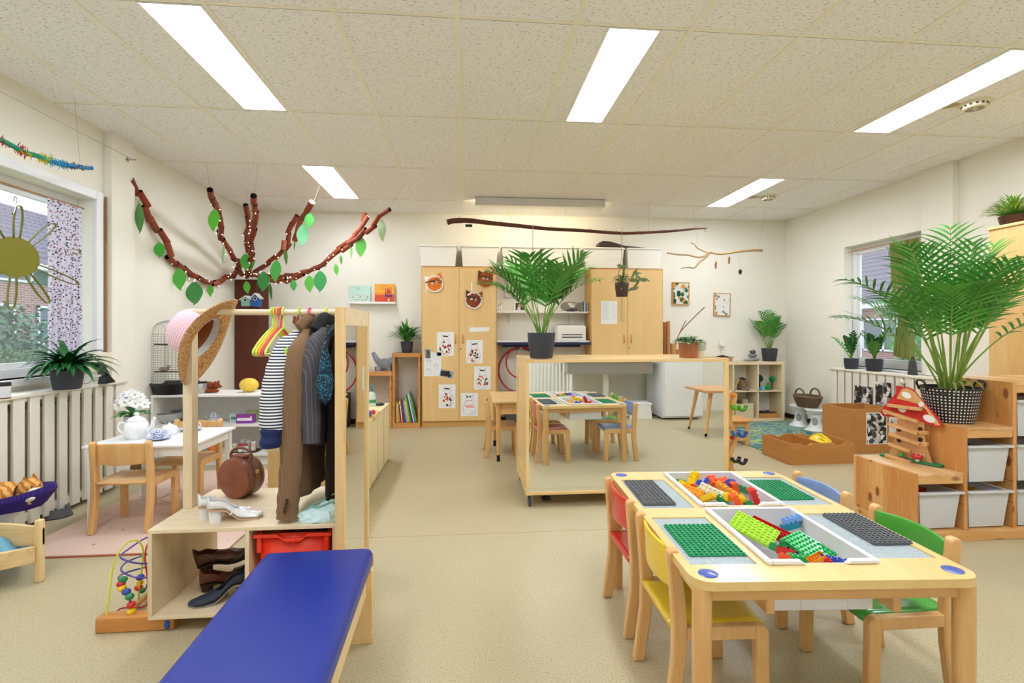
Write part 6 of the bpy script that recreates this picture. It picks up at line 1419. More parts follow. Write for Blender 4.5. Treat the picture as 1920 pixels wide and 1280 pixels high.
# feather garland
t = thing('feather_stick', 'stick wrapped in green, red, yellow and blue feathers hanging above the left window', 'garland'); gx = -2.60
G_ = crom([atX(*p, gx) for p in ((-40, 250), (0, 262), (25, 274), (45, 285), (75, 294), (100, 304), (130, 310), (155, 314), (172, 315))], 4); nG = len(G_)
segs = [('0f8a66', 0, .50), ('1d9a8a', .50, .62), ('1f78b8', .62, 1.0)]
for c, a, b in segs:
    mb = MB(plain(c, rough=.6)); i0, i1 = int(a * (nG - 1)), int(b * (nG - 1)); mb.tube(G_[i0:i1 + 1], .014, 10); mb.build('stick', t)
random.seed(14)
for c, a, b, n_, L in (('cf1f2a', .30, .42, 50, .05), ('cf1f2a', .10, .2, 30, .04), ('e6c81e', .50, .60, 60, .05), ('e6c81e', .33, .45, 20, .05), ('3fb4cf', .60, .74, 70, .06), ('1c3a5a', .72, .88, 70, .035), ('e8e4da', .78, .86, 30, .03), ('e6c81e', .9, .95, 16, .03), ('8a3a2a', .74, .80, 24, .04)):
    mb = MB(plain(c, rough=.9))
    for k in range(n_):
        p = G_[min(nG - 1, int(random.uniform(a, b) * (nG - 1)))]; v = Vector((random.uniform(-1, 1), random.uniform(-.6, .6), random.uniform(-1, 1))); mb.blade(p, v, (0, 1, .3), L * random.uniform(.5, 1), .007, .2, 2)
    mb.build('feathers', t)
thread(atX(150, 308, gx), (atX(150, 308, gx) + Vector((-.02, -.02, 0))).xy.to_3d() + Vector((0, 0, ZC)), parent=t); thread(G_[3], (G_[3].x, G_[3].y, ZC), parent=t)
# tension wire with its hook bolt on the pier
t = thing('tension_wire', 'thin steel wire running along the left wall to a bolt on the pier', 'wire'); a = atX(241, 299, -2.755); mb = MB(M_STEEL); mb.tube([(-2.72, a.y - .0, a.z), (-2.72, 1.9, a.z + .0)], .0016, 5); mb.build('wire', t)
mb = MB(M_STEEL); mb.tube([(-2.765, a.y, a.z), (-2.70, a.y, a.z)], .006, 8); mb.lathe([(0, 0), (.02, 0), (.02, .003), (0, .003)], (0, 0, 0), 16, TRS((-2.765, a.y, a.z), ry=PI / 2), cap=False); mb.build('bolt', t)
# on the left cover
p = atZ(123, 729, .825); t = thing('potted_plant', 'dark pot with arching wavy dark green leaves on the left radiator cover', 'plant'); pc = (p.x + .01, p.y, .825)
pot(t, pc, .070, .086, .125); random.seed(8); mb = MB(G3)
for i in range(84):
    az = i * 2.399; f = (i / 84) ** .6; el = 1.25 - .95 * f + random.uniform(-.15, .15); d = Vector((math.cos(az) * math.cos(el), math.sin(az) * math.cos(el), math.sin(el)))
    if d.x < -.4: d.x *= .5
    mb.blade(Vector(pc) + Vector((0, 0, .12)) + d * .03, d, (0, 0, 1), random.uniform(.17, .30), .042, 1.6, 8, .35)
mb.build('foliage', t, ang=60); settle(t)
t = thing('cordless_phone', 'black cordless phone standing in its charger on the left radiator cover', 'phone'); p = atZ(200, 718, .825); bx, by = p.x, p.y
mb = MB(M_BLACK); mb.prism([(-.05, 0), (.05, 0), (.045, .012), (0, .05), (-.035, .05)], -.03, .03, TRS((bx, by, .8255)) @ YZX); mb.build('charger', t, bevel=.004)
mb = MB(M_BLACK); mb.box((0, 0, .075), (.05, .028, .15), TRS((bx, by + .01, .855), rx=.60)); mb.build('handset', t, bevel=.010, seg=3)
mb = MB(plain('9aa4ac', rough=.3)); HM2 = TRS((bx, by + .01, .855), rx=.60); mb.box((0, -.0145, .115), (.034, .002, .03), HM2)
for i in range(3):
    for j in range(4): mb.box((-.011 + i * .011, -.0145, .035 + j * .014), (.007, .002, .006), HM2)
mb.build('keys', t); 
t = thing('spice_jar', 'white jar with dark lid and handwriting at the left end of the radiator cover', 'jar'); p = atZ(6, 747, .825); mb = MB(plain('dcdfe2', rough=.3)); mb.lathe([(.032, .006), (.032, .07)], (p.x, p.y, .825), 24); mb.build('jar', t); mb = MB(plain('2a2422', rough=.4)); mb.lathe([(.033, .07), (.033, .092), (0, .092)], (p.x, p.y, .825), 24, cap=False); mb.build('lid', t); mb = MB(plain('6a3a20')); mb.lathe([(.0325, 0), (.0325, .007)], (p.x, p.y, .825), 24, cap=False); mb.build('base', t)
t = thing('alarm_clock', 'small round white clock behind the plant on the left sill', 'clock'); p = atX(157, 692, -2.72); mb = MB(plain('e9e6e0', rough=.3)); mb.lathe([(0, 0), (.038, 0), (.04, .004), (.04, .03), (0, .03)], (0, 0, 0), 26, TRS((p.x, p.y, .868), rx=PI / 2, rz=1.0), cap=False); mb.build('case', t); mb = MB(M_DARK); mb.lathe([(.034, 0), (.036, .001)], (0, 0, 0), 26, TRS((p.x + .026, p.y - .017, .868), rx=PI / 2, rz=1.0), cap=False); mb.tube([(p.x + .026, p.y - .018, .868), (p.x + .027, p.y - .017, .89)], .001, 4); mb.build('dial', t)
p = atX(200, 680, -2.74); mb = MB(plain('ece6cf', rough=.5)); mb.box((-2.755, 4.02, p.z + .01), (.05, .20, .14)); tag(mb.build('switch_box', bevel=.008), 'cream plastic box behind the cordless phone', 'box')
# ------------------------------------------------------------------ LEFT PLAY CORNER
def rug_mat(base, dots):
    return spots(base, [dots, base, base], 14, .09, .95)
mb = MB(rug_mat('dcc0b0', '8f7f86')); mb.prism([(-2.44, 2.86), (-1.31, 2.86), (-1.30, 4.5), (-2.44, 4.5)], .001, .012)
mb.use(plain('b5624a', rough=.9)); mb.bb(-2.44, -1.31, 2.855, 2.8605, .001, .008); tag(mb.build('rug'), 'pale pink rug with small dots under the tea table', 'rug')
wch = chair_proto(M_BEECH, M_BEECH); place(wch, (-2.045, 3.30, .0125), .02); tag(wch, 'plain beech childrens chair at the near side of the white tea table', 'chair')
def cchair(loc, rz, label): c = copy_tree(wch); place(c, loc, rz); tag(c, label, 'chair'); return c
cchair((-1.99, 3.76, .0125), PI + .0, 'plain beech childrens chair at the far side of the white tea table')
# white tea table
tt = thing('tea_table', 'small white childrens table set with a porcelain tea service', 'table'); tx0, tx1, ty0, ty1, tz = -2.33, -1.69, 3.245, 3.83, .505
m_tw = plain('f4f5f5', rough=.35)
mb = MB(m_tw); mb.bb(tx0, tx1, ty0, ty1, tz - .016, tz); mb.build('tabletop', tt, bevel=.004)
mb = MB(m_tw); i = .03; mb.bb(tx0 + i, tx1 - i, ty0 + i, ty0 + i + .014, tz - .075, tz - .016); mb.bb(tx0 + i, tx1 - i, ty1 - i - .014, ty1 - i, tz - .075, tz - .016); mb.bb(tx0 + i, tx0 + i + .014, ty0 + i, ty1 - i, tz - .075, tz - .016); mb.bb(tx1 - i - .014, tx1 - i, ty0 + i, ty1 - i, tz - .075, tz - .016); mb.build('apron', tt)
for x in (tx0 + .02, tx1 - .055):
    for y in (ty0 + .02, ty1 - .055): mb = MB(m_tw); mb.bb(x, x + .036, y, y + .036, .0125, tz - .016); mb.build('leg', tt, bevel=.002)
m_por = plain('f4f6f7', rough=.12, coat=.6); m_blu = spots('f2f5f8', ['3a5fb8', '2f4fa0', '6f8fd0', 'f2f5f8'], 170, .48, .15)
def xy(px, py, z=tz): p = atZ(px, py, z); return p.x, p.y
x, y = xy(256, 822); t = thing('teapot', 'white porcelain teapot with lid on the tea table', 'teapot')
mb = MB(m_por); mb.lathe([(.045, 0), (.048, .006), (.064, .030), (.072, .065), (.066, .10), (.050, .118), (.048, .122)], (x, y, tz), 32); mb.build('body', t)
mb = MB(m_por); mb.lathe([(.052, .122), (.044, .133), (.022, .144), (.012, .149), (.014, .162), (.008, .170), (0, .172)], (x, y, tz), 24, cap=False); mb.build('lid', t)
mb = MB(m_por); mb.tube(crom([(x + .070, y, tz + .05), (x + .095, y, tz + .075), (x + .100, y, tz + .115), (x + .112, y, tz + .135)], 5), [.016, .0155, .015, .0145, .014, .0135, .013, .012, .011, .011, .010, .010, .010, .010, .010, .010], 12); mb.build('spout', t)
mb = MB(m_por); mb.tube(crom([(x - .055, y, tz + .100), (x - .095, y - .01, tz + .105), (x - .105, y - .01, tz + .07), (x - .085, y - .005, tz + .04), (x - .07, y, tz + .035)], 5), .0065, 10); mb.build('handle', t); settle(t)
def cup(px, py, label):
    x, y = xy(px, py); t = thing('teacup', label, 'cup'); mb = MB(m_blu); mb.lathe([(.022, .012), (.030, .02), (.041, .040), (.045, .058), (.043, .058), (.028, .022), (0, .020)], (x, y, tz), 28, cap=False); mb.build('cup', t)
    mb = MB(m_por); mb.tube(crom([(x + .042, y, tz + .05), (x + .062, y, tz + .052), (x + .062, y, tz + .034), (x + .036, y, tz + .028)], 4), .003, 8); mb.build('handle', t); settle(t); t.location.z = tz + .0105
    mb = MB(m_blu); mb.lathe([(0, .002), (.030, .002), (.060, .010), (.072, .016), (.072, .018), (.058, .012), (.03, .006), (0, .006)], (x, y, tz), 32, cap=False); s = mb.build('saucer'); tag(s, 'blue and white saucer of the ' + ('nearer cup' if px < 320 else 'farther cup') + ' on the tea table', 'saucer')
cup(297, 824, 'blue patterned porcelain cup standing right in front of the teapot'); cup(358, 807, 'blue patterned porcelain cup beyond the rack post on the tea table')
x, y = xy(318, 815); t = thing('sugar_bowl', 'white porcelain sugar bowl with a round lid behind the cups', 'bowl'); mb = MB(m_por); mb.lathe([(.03, 0), (.046, .018), (.050, .038), (.046, .048)], (x, y, tz), 28); mb.build('bowl', t); mb = MB(m_por); mb.lathe([(.047, .048), (.040, .060), (.018, .070), (.007, .072), (.010, .080), (0, .084)], (x, y, tz), 24, cap=False); mb.build('lid', t)
mb = MB(M_STEEL); mb.tube([(x - .02, y, tz + .055), (x - .03, y, tz + .095)], .002, 6); mb.build('spoon', t); settle(t)
x, y = xy(247, 806); t = thing('flower_pot', 'blue and white pot with white artificial blossoms on the tea table', 'plant'); mb = MB(m_blu); mb.lathe([(.04, 0), (.048, .03), (.046, .09), (.05, .10), (.046, .10), (.04, .09), (0, .09)], (x, y, tz), 26, cap=False); mb.build('pot', t)
leafy(t, (x, y, tz + .09), 22, .09, .045, 4, .05, .05, plain('3f9a4a', rough=.4, var=.2), droop=1.0, up=(.1, .8))
random.seed(10); mb = MB(plain('f3f4f6', rough=.7)); mc_ = MB(plain('d8c24a'))
for k in range(22):
    a = k * 2.399; f = (k / 22) ** .5; c = Vector((x + .085 * f * math.cos(a), y + .07 * f * math.sin(a), tz + .17 + .09 * (1 - f * f) + random.uniform(-.012, .012))); nn = (c - Vector((x, y + .03, tz + .13))).normalized(); nn = (nn + Vector((.25, -.6, 0))).normalized()
    u = nn.cross(Vector((0, 0, 1))).normalized(); w = nn.cross(u)
    for q in range(5):
        b = q * 2 * PI / 5 + k; d = (u * math.cos(b) + w * math.sin(b) + nn * .35).normalized(); mb.blade(c, d, nn, .040, .034, .1, 3, .1)
    mc_.sph(c + nn * .006, .006, 8)
mb.build('blossoms', t, ang=60); mc_.build('flower_centres', t); settle(t)
# cat in its basket stool, bowl, doll bed
st = thing('drum_stool', 'white plastic hourglass stool carrying the toy cat bed', 'stool'); sxx, syy = -2.42, 2.85
def drum(t, x, y, h, r, col='eceded'):
    mb = MB(plain(col, rough=.3)); P = [(r, 0), (r, .012), (r * .66, .05), (r * .48, h * .45), (r * .56, h * .75), (r * .95, h - .03), (r, h - .012), (r * .97, h)]
    mb.lathe(P, (x, y, .0), 30); mb.build('body', t)
    for a in (-.9, .9, 2.6):
        mb = MB(plain('9fa5a6', rough=.5)); mb.sph((x + r * .48 * math.cos(a - PI / 2), y + r * .48 * math.sin(a - PI / 2), h * .42), (.03, .022, h * .22), 12, R=Matrix.Rotation(a, 4, 'Z')); mb.build('cut_out', t)
drum(st, sxx - .04, syy, .27, .11)
t = thing('pet_bed', 'deep purple knitted oval pet bed at the left edge of the picture', 'pet bed'); m_pu = stripes('2b1a66', '38247c', 'x', .012, .5, .95, .5)
mb = MB(m_pu)
def fp(u, v):
    a = 2 * PI * u; r = interp(v, [(0, .05), (.35, .8), (.7, 1.0), (.85, .98), (1, .82)]); z = interp(v, [(0, 0), (.35, .01), (.7, .065), (.85, .085), (1, .055)])
    k = 1 + .0 * a; return (sxx + .22 * r * math.cos(a), syy + .17 * r * math.sin(a), .272 + z + .035 * max(0, math.cos(a)) ** 2 * v)
mb.grid(fp, 48, 14, wrap=True); mb.lathe([(0, 0), (1, 0)], (0, 0, 0), 30, Matrix.Translation((sxx, syy, .285)) @ Matrix.Diagonal((.17, .13, 1, 1)), cap=False); mb.build('cushion', t, solid=.01)
def ginger():
    m, nt, b = _new('ginger fur'); wv = N(nt, 'TexWave'); wv.inputs['Scale'].default_value = 13; wv.inputs['Distortion'].default_value = 5; wv.inputs['Detail'].default_value = 3; wv.bands_direction = 'DIAGONAL'
    nt.links.new(_coord(nt), wv.inputs['Vector']); nt.links.new(_ramp(nt, wv.outputs['Fac'], [(.25, lin('b9762c')), (.6, lin('e0ab62'))]), b.inputs['Base Color']); b.inputs['Roughness'].default_value = .95
    bp = N(nt, 'Bump'); bp.inputs['Strength'].default_value = .6; nz = N(nt, 'TexNoise'); nz.inputs['Scale'].default_value = 140; nt.links.new(_coord(nt), nz.inputs['Vector']); nt.links.new(nz.outputs['Fac'], bp.inputs['Height']); nt.links.new(bp.outputs[0], b.inputs['Normal']); return m
t = thing('toy_cat', 'ginger striped plush cat with white muzzle sleeping in the purple bed', 'toy'); mg = ginger()
mb = MB(mg)
def fcat(u, v):
    a = 2 * PI * u; w = interp(v, [(0, .015), (.12, .060), (.45, .095), (.75, .075), (.9, .050), (1, .02)]); hh = interp(v, [(0, .02), (.15, .075), (.5, .10), (.8, .085), (1, .05)])
    x = sxx + lerp(-.20, .07, v); z = .292 + hh * .5 + hh * .55 * math.sin(a); return (x, syy + .01 + w * math.cos(a), z)
mb.grid(fcat, 24, 24, wrap=True)
hx, hy, hz = sxx + .085, syy - .005, .372
mb.sph((hx, hy, hz), (.052, .050, .046), 18)
for s in (-1, 1): mb.prism([(-.018, 0), (.018, 0), (0, .034)], -.005, .005, TRS((hx - .004, hy + s * .028, hz + .034), rz=.6) @ XZY)
mb.tube(crom([(sxx - .18, syy, .31), (sxx - .1, syy - .10, .31), (sxx + .02, syy - .10, .315), (sxx + .08, syy - .085, .32)], 5), .016, 10)
for s in (-1, 1): mb.tube([(sxx + .06, syy + s * .05, .33), (sxx + .10, syy + s * .06, .315), (sxx + .13, syy + s * .05, .318)], [.026, .022, .018], 10)
mb.build('body', t)
mb = MB(plain('efe6da', rough=.95)); mb.sph((hx + .035, hy - .016, hz - .014), (.026, .032, .022), 14); mb.sph((sxx + .115, syy - .06, .335), (.040, .03, .022), 12); mb.build('muzzle', t)
mb = MB(plain('4a1c20', rough=.8)); mb.tube([(sxx + .050, syy + .052 * math.cos(a), .355 + .045 * math.sin(a)) for a in [2 * PI * i / 20 for i in range(20)]], .005, 8, close=True); mb.build('collar', t)
mb = MB(M_DARK); mb.sph((hx + .036, hy - .034, hz + .014), (.006, .004, .003), 8); mb.sph((hx + .05, hy - .0, hz + .014), (.004, .006, .003), 8); mb.use(plain('c97a72')); mb.sph((hx + .058, hy - .028, hz - .006), .005, 8); mb.build('face', t); t.location = (.05, -.01, .012)
t = thing('pet_bowl', 'dark grey oval pet bowl on the floor by the radiator cover', 'bowl'); x, y = atZ(94, 968, 0).x, atZ(94, 968, 0).y
mb = MB(plain('5f6064', rough=.5)); mb.lathe([(.105, 0), (.10, .01), (.088, .055), (.080, .058), (.072, .05), (.078, .012), (0, .010)], (x + .02, y, 0), 36, sx=1.0, sy=.8, cap=False); mb.build('bowl', t); mb = MB(plain('2d2a33')); mb.lathe([(.1055, .0), (.1045, .006)], (x + .02, y, 0), 36, sy=.8, cap=False); mb.build('rubber_rim', t)
t = thing('doll_bed', 'small pine doll bed with curved end board at the left edge', 'doll bed'); m_pl = wood('ecd2a0', 'd9b67c', 'x', 6, .45, .1); m_plz = wood('ecd2a0', 'd9b67c', 'z', 6, .45, .1)
q = atZ(75, 1093, 0); qx, qy = q.x, q.y
BM = TRS((qx, qy, 0), rz=.0)
mb = MB(m_plz); mb.bb(-.030, 0.0, 0, .034, 0, .225, BM); mb.build('post', t, bevel=.008, seg=3)
mb = MB(m_plz); mb.bb(-.50, -.47, .16, .194, 0, .225, BM); mb.build('post', t, bevel=.008, seg=3)
mb = MB(m_pl); O = [(-.47, .13)] + [(lerp(-.47, 0, i / 10), .195 + .02 * math.sin(PI * i / 10)) for i in range(11)] + [(-.0, .13)]
mb.prism(O, -.03, -.012, BM @ XZY)
mb.build('end_board', t, bevel=.003)
# side rails run towards the camera-left
mb = MB(wood('ecd2a0', 'cf9f60', 'x', 4, .45, .1)); RM_ = TRS((qx - .02, qy, 0), rz=.62)
mb.bb(-.62, -.0, -.009, .009, .075, .135, RM_); mb.build('side_rail', t, bevel=.003)
mb = MB(plain('3f7f96', rough=.9, var=.1)); mb.bb(-.60, -.03, .012, .30, .075, .105, RM_); mb.build('mattress', t, bevel=.01); t.scale = (1, 1, 1.33)
m_den = plain('6fa6bd', rough=.9, var=.12, vs=30, bump=.2, bs=200)
t = thing('denim_blanket', 'crumpled light blue denim blanket with cream lining in the doll bed', 'blanket')
def fd(u, v):
    p = RM_ @ Vector((lerp(-.60, -.06, u), lerp(.0, .28, v), .11)); return (p.x, p.y, .110 + .075 * math.sin(PI * v) ** .6 * (.35 + .65 * math.sin(PI * min(1, u * 1.05)) ** .5) + .018 * nz3(u * 5, v * 4, 3) + .008 * math.sin(u * 22 + v * 5))
mb = MB(m_den); mb.grid(fd, 34, 20); mb.build('cloth', t, solid=.006)
mb = MB(plain('dfe6d4', rough=.9)); mb.tube(crom([RM_ @ Vector((-.52, -.006, .14)), RM_ @ Vector((-.44, -.02, .145)), RM_ @ Vector((-.34, -.01, .15)), RM_ @ Vector((-.30, .0, .12))], 5), .012, 8, flat=.5); mb.build('lining', t); t.scale = (1, 1, 1.33)

t = thing('plush_toy', 'brown fuzzy plush toy lying under the tea table by the radiator cover', 'toy'); p = atZ(248, 884, .03); mb = MB(plain('7a5a34', rough=.95, bump=.8, bs=100, var=.3, vs=40)); mb.sph((p.x, p.y, .075), (.13, .08, .06), 16); mb.sph((p.x + .11, p.y - .02, .085), (.055, .05, .05), 12); mb.build('body', t)
# ------------------------------------------------------------------ WHITE SHELF UNIT WITH BIRD CAGE
sh = thing('white_shelf_unit', 'low white open shelf unit against the left wall carrying the bird cage', 'shelf unit'); SX0, SX1, SY0, SY1 = -2.80, -1.40, 4.70, 5.10
for z in (.635, .365, .10):
    mb = MB(M_WHITE); mb.bb(SX0, SX1, SY0, SY1, z - .02, z); mb.build('board', sh, bevel=.002)
for x in (SX0, SX1 - .02): mb = MB(M_WHITE); mb.bb(x, x + .02, SY0 + .003, SY1, 0, .615); mb.build('side_panel', sh)
mb = MB(M_WHITE); mb.bb(SX0, SX1, SY1 - .012, SY1 - .002, .1, .615); mb.bb(SX0, SX1, SY0 + .03, SY0 + .045, 0, .08); mb.build('back_panel', sh)
# cage
t = thing('bird_cage', 'tall grey wire bird cage with black tray on the white shelf unit', 'bird cage'); cx_, cy_ = atY(316, 735, 4.86).x + .03, 4.86; zc0 = .636
mb = MB(M_BLACK); mb.lathe([(.0, 0), (.185, 0), (.205, .07), (.225, .095), (.215, .105), (.2, .09), (0, .03)], (cx_ + .03, cy_, zc0), 40, sx=.90, sy=.85, cap=False); mb.build('tray', t)
mb = MB(plain('8f9498', rough=.35, metal=.8)); rx, ry = .16, .14; zt_, ztop = zc0 + .10, zc0 + .52
for k in range(34):
    a = 2 * PI * k / 34; c, s = math.cos(a), math.sin(a)
    mb.tube([(cx_ + rx * c, cy_ + ry * s, zt_), (cx_ + rx * c, cy_ + ry * s, ztop), (cx_ + rx * c * .92, cy_ + ry * s, ztop + .07), (cx_ + rx * c * .65, cy_ + ry * s * .9, ztop + .12), (cx_ + rx * c * .2, cy_ + ry * s * .5, ztop + .145)], .0013, 4)
for k in range(22):
    z = zt_ + k * .021; mb.tube([(cx_ + rx * math.cos(2 * PI * q / 30), cy_ + ry * math.sin(2 * PI * q / 30), z) for q in range(30)], .0013, 4, close=True)
mb.build('wire_body', t)
mb = MB(plain('5a2a20', rough=.5)); mb.tube([(cx_ - .20, cy_ - .05, zc0 + .45), (cx_ + .16, cy_ - .05, zc0 + .445)], .008, 8); mb.tube([(cx_ - .20, cy_ - .05, zc0 + .20), (cx_ + .18, cy_ - .05, zc0 + .20)], .007, 8); mb.build('perch', t)
t = thing('toy_bird', 'small grey brown toy bird on the lower perch of the cage', 'toy bird'); mb = MB(plain('a08c84', rough=.8)); mb.sph((cx_ - .04, cy_ - .05, zc0 + .225), (.045, .022, .020), 14); mb.sph((cx_ + .0, cy_ - .05, zc0 + .243), .016, 10); mb.build('body', t)
t = thing('toy_bird', 'small yellow toy bird near the top of the cage', 'toy bird'); mb = MB(plain('e6d24a', rough=.7)); mb.sph((cx_ + .13, cy_ + .04, zc0 + .33), (.022, .02, .03), 10); mb.sph((cx_ + .13, cy_ + .04, zc0 + .365), .013, 8); mb.build('body', t)
x = atY(377, 736, 4.85).x; t = thing('seed_jar', 'small glass jar of bird seed with black lid beside the cage', 'jar'); mb = MB(plain('e8eef0', rough=.05, alpha=.35)); mb.lathe([(.045, 0), (.05, .005), (.05, .09)], (x, 4.85, zc0), 24); mb.build('glass', t); mb = MB(plain('a58a6a', rough=.9, var=.4, vs=150)); mb.lathe([(.046, .003), (.046, .035), (0, .038)], (x, 4.85, zc0), 20, cap=False); mb.build('seeds', t); mb = MB(M_BLACK); mb.lathe([(.05, .09), (.05, .105), (0, .105)], (x, 4.85, zc0), 24, cap=False); mb.build('lid', t)
x = atY(398, 733, 4.9).x; t = thing('toy_bear', 'small reddish brown plush bear lying on the white shelf unit', 'toy'); mb = MB(plain('8a431c', rough=.95, bump=.5, bs=120)); mb.sph((x - .03, 4.9, zc0 + .05), (.06, .045, .05), 16); mb.sph((x + .045, 4.88, zc0 + .065), (.035, .035, .033), 14); mb.sph((x + .08, 4.87, zc0 + .055), (.018, .02, .015), 10); mb.sph((x + .05, 4.85, zc0 + .095), .012, 8); mb.sph((x + .05, 4.91, zc0 + .095), .012, 8); mb.sph((x + .05, 4.84, zc0 + .02), (.04, .018, .018), 10); mb.sph((x - .0, 4.84, zc0 + .018), (.05, .02, .017), 10); mb.build('body', t); mb = MB(M_BLACK); mb.sph((x + .098, 4.868, zc0 + .058), .006, 8); mb.build('nose', t)
x = atY(467, 734, 4.88).x; mb = MB(plain('eec94a', rough=.4, var=.08, vs=10)); mb.sph((x, 4.88, zc0 + .066), (.085, .066, .066), 22); tag(mb.build('toy_melon'), 'yellow melon shaped toy fruit on the white shelf unit by the trunk', 'toy fruit')
x = atY(311, 795, 4.86).x; zz1 = .366; t = thing('mixing_bowl', 'wide grey white bowl on the middle board of the shelf unit', 'bowl'); mb = MB(plain('c9ccc8', rough=.3)); mb.lathe([(.06, 0), (.12, .04), (.142, .09), (.136, .09), (.11, .045), (0, .01)], (x, 4.88, zz1), 32, cap=False); mb.build('bowl', t); mb = MB(plain('b9bcba', rough=.3, metal=.5)); mb.lathe([(.10, .085), (.13, .10), (.125, .10), (.09, .088)], (x + .03, 4.88, zz1), 30, cap=False); mb.build('inner_bowl', t)
for k, (px, zo, lb) in enumerate(((400, 0, 'blue and white toy cup, lowest of the little stack on the shelf unit'), (398, .035, 'blue and white toy cup lying tilted on top of the other one'))):
    x = atY(px, 785, 4.82).x; mb = MB(m_blu); M = TRS((x, 4.82, zz1 + zo + .001), ry=.5 * k); mb.lathe([(.02, 0), (.038, .02), (.046, .045), (.042, .045), (.02, .006), (0, .006)], (0, 0, 0), 24, M, cap=False); mb.tube([M @ Vector(p) for p in ((.044, 0, .035), (.062, 0, .032), (.055, 0, .015), (.036, 0, .014))], .003, 6); tag(mb.build('toy_cup'), lb, 'cup')
def pack(px0, px1, y, z, h, d, col, label, col2=None, nm='toy_package', stripe=.5):
    x0 = atY(px0, 785, y).x; x1 = atY(px1, 785, y).x; mb = MB(plain(col, rough=.4)); mb.bb(x0, x1, y, y + d, z, z + h); mb.use(plain(col2 or 'f0e8f4')); mb.bb(x0 + .01, x1 - .012, y - .0008, y, z + h * .3, z + h * .62); mb.use(plain('f6d94c')); mb.sph((x1 - .02, y - .0005, z + h * .75), (.008, .0008, .008), 8); tag(mb.build(nm, smooth=False), label, 'package')
pack(442, 475, 4.76, zz1, .078, .06, '8e3fa0', 'purple tea box on the middle board of the white shelf unit')
pack(431, 445, 4.84, zz1, .075, .05, 'c9dbe0', 'pale blue food box left of the purple tea box', '4a8a5a'); pack(461, 480, 4.86, zz1, .10, .05, 'b9c98a', 'light green box behind the purple tea box', 'e8e0b0')
zb1 = .101; mb = MB(M_DARK); x = atY(458, 850, 4.80).x; mb.prism(rrect(x - .14, x + .13, 4.74, 4.88, .03), zb1, zb1 + .008); tag(mb.build('spice_tray'), 'black tray under the toy spice jars', 'tray')
random.seed(6)
for k, (px, y, c, cc, h) in enumerate(((440, 4.77, 'b9c08a', 'e6e6da', .075), (451, 4.76, 'dfe3e6', 'c8202c', .07), (461, 4.76, 'dfe3e6', 'c8202c', .07), (455, 4.83, 'cfd6da', 'e9e9e6', .095), (466, 4.83, 'd6dade', 'e9e9e6', .09), (475, 4.80, 'd9b8b0', 'e9e9e6', .085))):
    x = atY(px, 840, y).x; t = thing('spice_jar', ['jar of green herbs at the left end of the black tray', 'small jar with red cap, left of the two on the black tray', 'small jar with red cap, right of the two on the black tray', 'clear jar with white cap behind the left red one', 'clear jar with white cap behind the right red one', 'pinkish jar at the right end of the black tray'][k], 'jar')
    mb = MB(plain(c, rough=.2)); mb.lathe([(.022, 0), (.022, h * .72), (.017, h * .76)], (x, y, zb1 + .008), 16); mb.build('glass', t); mb = MB(plain(cc, rough=.3)); mb.lathe([(.019, h * .76), (.019, h), (0, h)], (x, y, zb1 + .008), 16, cap=False); mb.build('cap', t); mb = MB(M_PAPER); mb.bb(x - .010, x + .010, y - .0228, y - .0215, zb1 + .02, zb1 + .045); mb.build('label', t)
for px, y, c, lb in ((399, 4.78, 'd9742a', 'orange labelled jar seen under the tea table on the lowest board'), (374, 4.78, 'a85a2c', 'brown squat jar seen under the tea table on the lowest board')):
    x = atY(px, 840, y).x; t = thing('food_jar', lb, 'jar'); mb = MB(plain(c, rough=.2, coat=.4)); mb.lathe([(.035, 0), (.037, .01), (.037, .06), (.030, .07)], (x, y, zb1), 20); mb.build('glass', t); mb = MB(plain('f0c84a' if px > 390 else '7a3a1c')); mb.lathe([(.033, .07), (.033, .085), (0, .085)], (x, y, zb1), 20, cap=False); mb.build('lid', t)
mb = MB(plain('7fd04a', rough=.4)); x = atY(302, 852, 4.8).x; mb.lathe([(.07, 0), (.09, .04), (.085, .04), (.06, .006), (0, .006)], (x, 4.85, zb1), 26, cap=False); tag(mb.build('toy_bowl'), 'bright lime green bowl on the lowest board behind the chair', 'bowl')
# ------------------------------------------------------------------ MIDDLE: BEIGE TABLE AND CHAIR
cchair((.33, 4.93, 0), -PI / 2, 'plain beech chair at the left end of the work table behind the mirror cabinet')
t = thing('work_table', 'light wood table with round black tipped legs behind the mirror cabinet', 'table'); wx0, wx1, wy0, wy1, wz = .225, 1.35, 4.58, 5.32, .565
mb = MB(wood('eccb92', 'deb474', 'x', 4, .4)); mb.bb(wx0, wx1, wy0, wy1, wz - .022, wz); mb.build('tabletop', t, bevel=.004)
mb = MB(wood('e6c183', 'd6a866', 'x', 4, .4)); mb.bb(wx0 + .06, wx1 - .06, wy0 + .05, wy0 + .07, wz - .13, wz - .022); mb.bb(wx0 + .06, wx1 - .06, wy1 - .07, wy1 - .05, wz - .13, wz - .022); mb.bb(wx0 + .05, wx0 + .07, wy0 + .05, wy1 - .05, wz - .13, wz - .022); mb.bb(wx1 - .07, wx1 - .05, wy0 + .05, wy1 - .05, wz - .13, wz - .022); mb.build('apron', t)
for x in (wx0 + .055, wx1 - .055):
    for y in (wy0 + .055, wy1 - .055):
        mb = MB(M_BEECH); mb.lathe([(.015, .06), (.022, .35), (.024, wz - .022)], (x, y, 0), 18); l = mb.build('leg', t); mb = MB(M_BLACK); mb.lathe([(.015, 0), (.016, .06)], (x, y, 0), 16); mb.build('foot_cap', l)

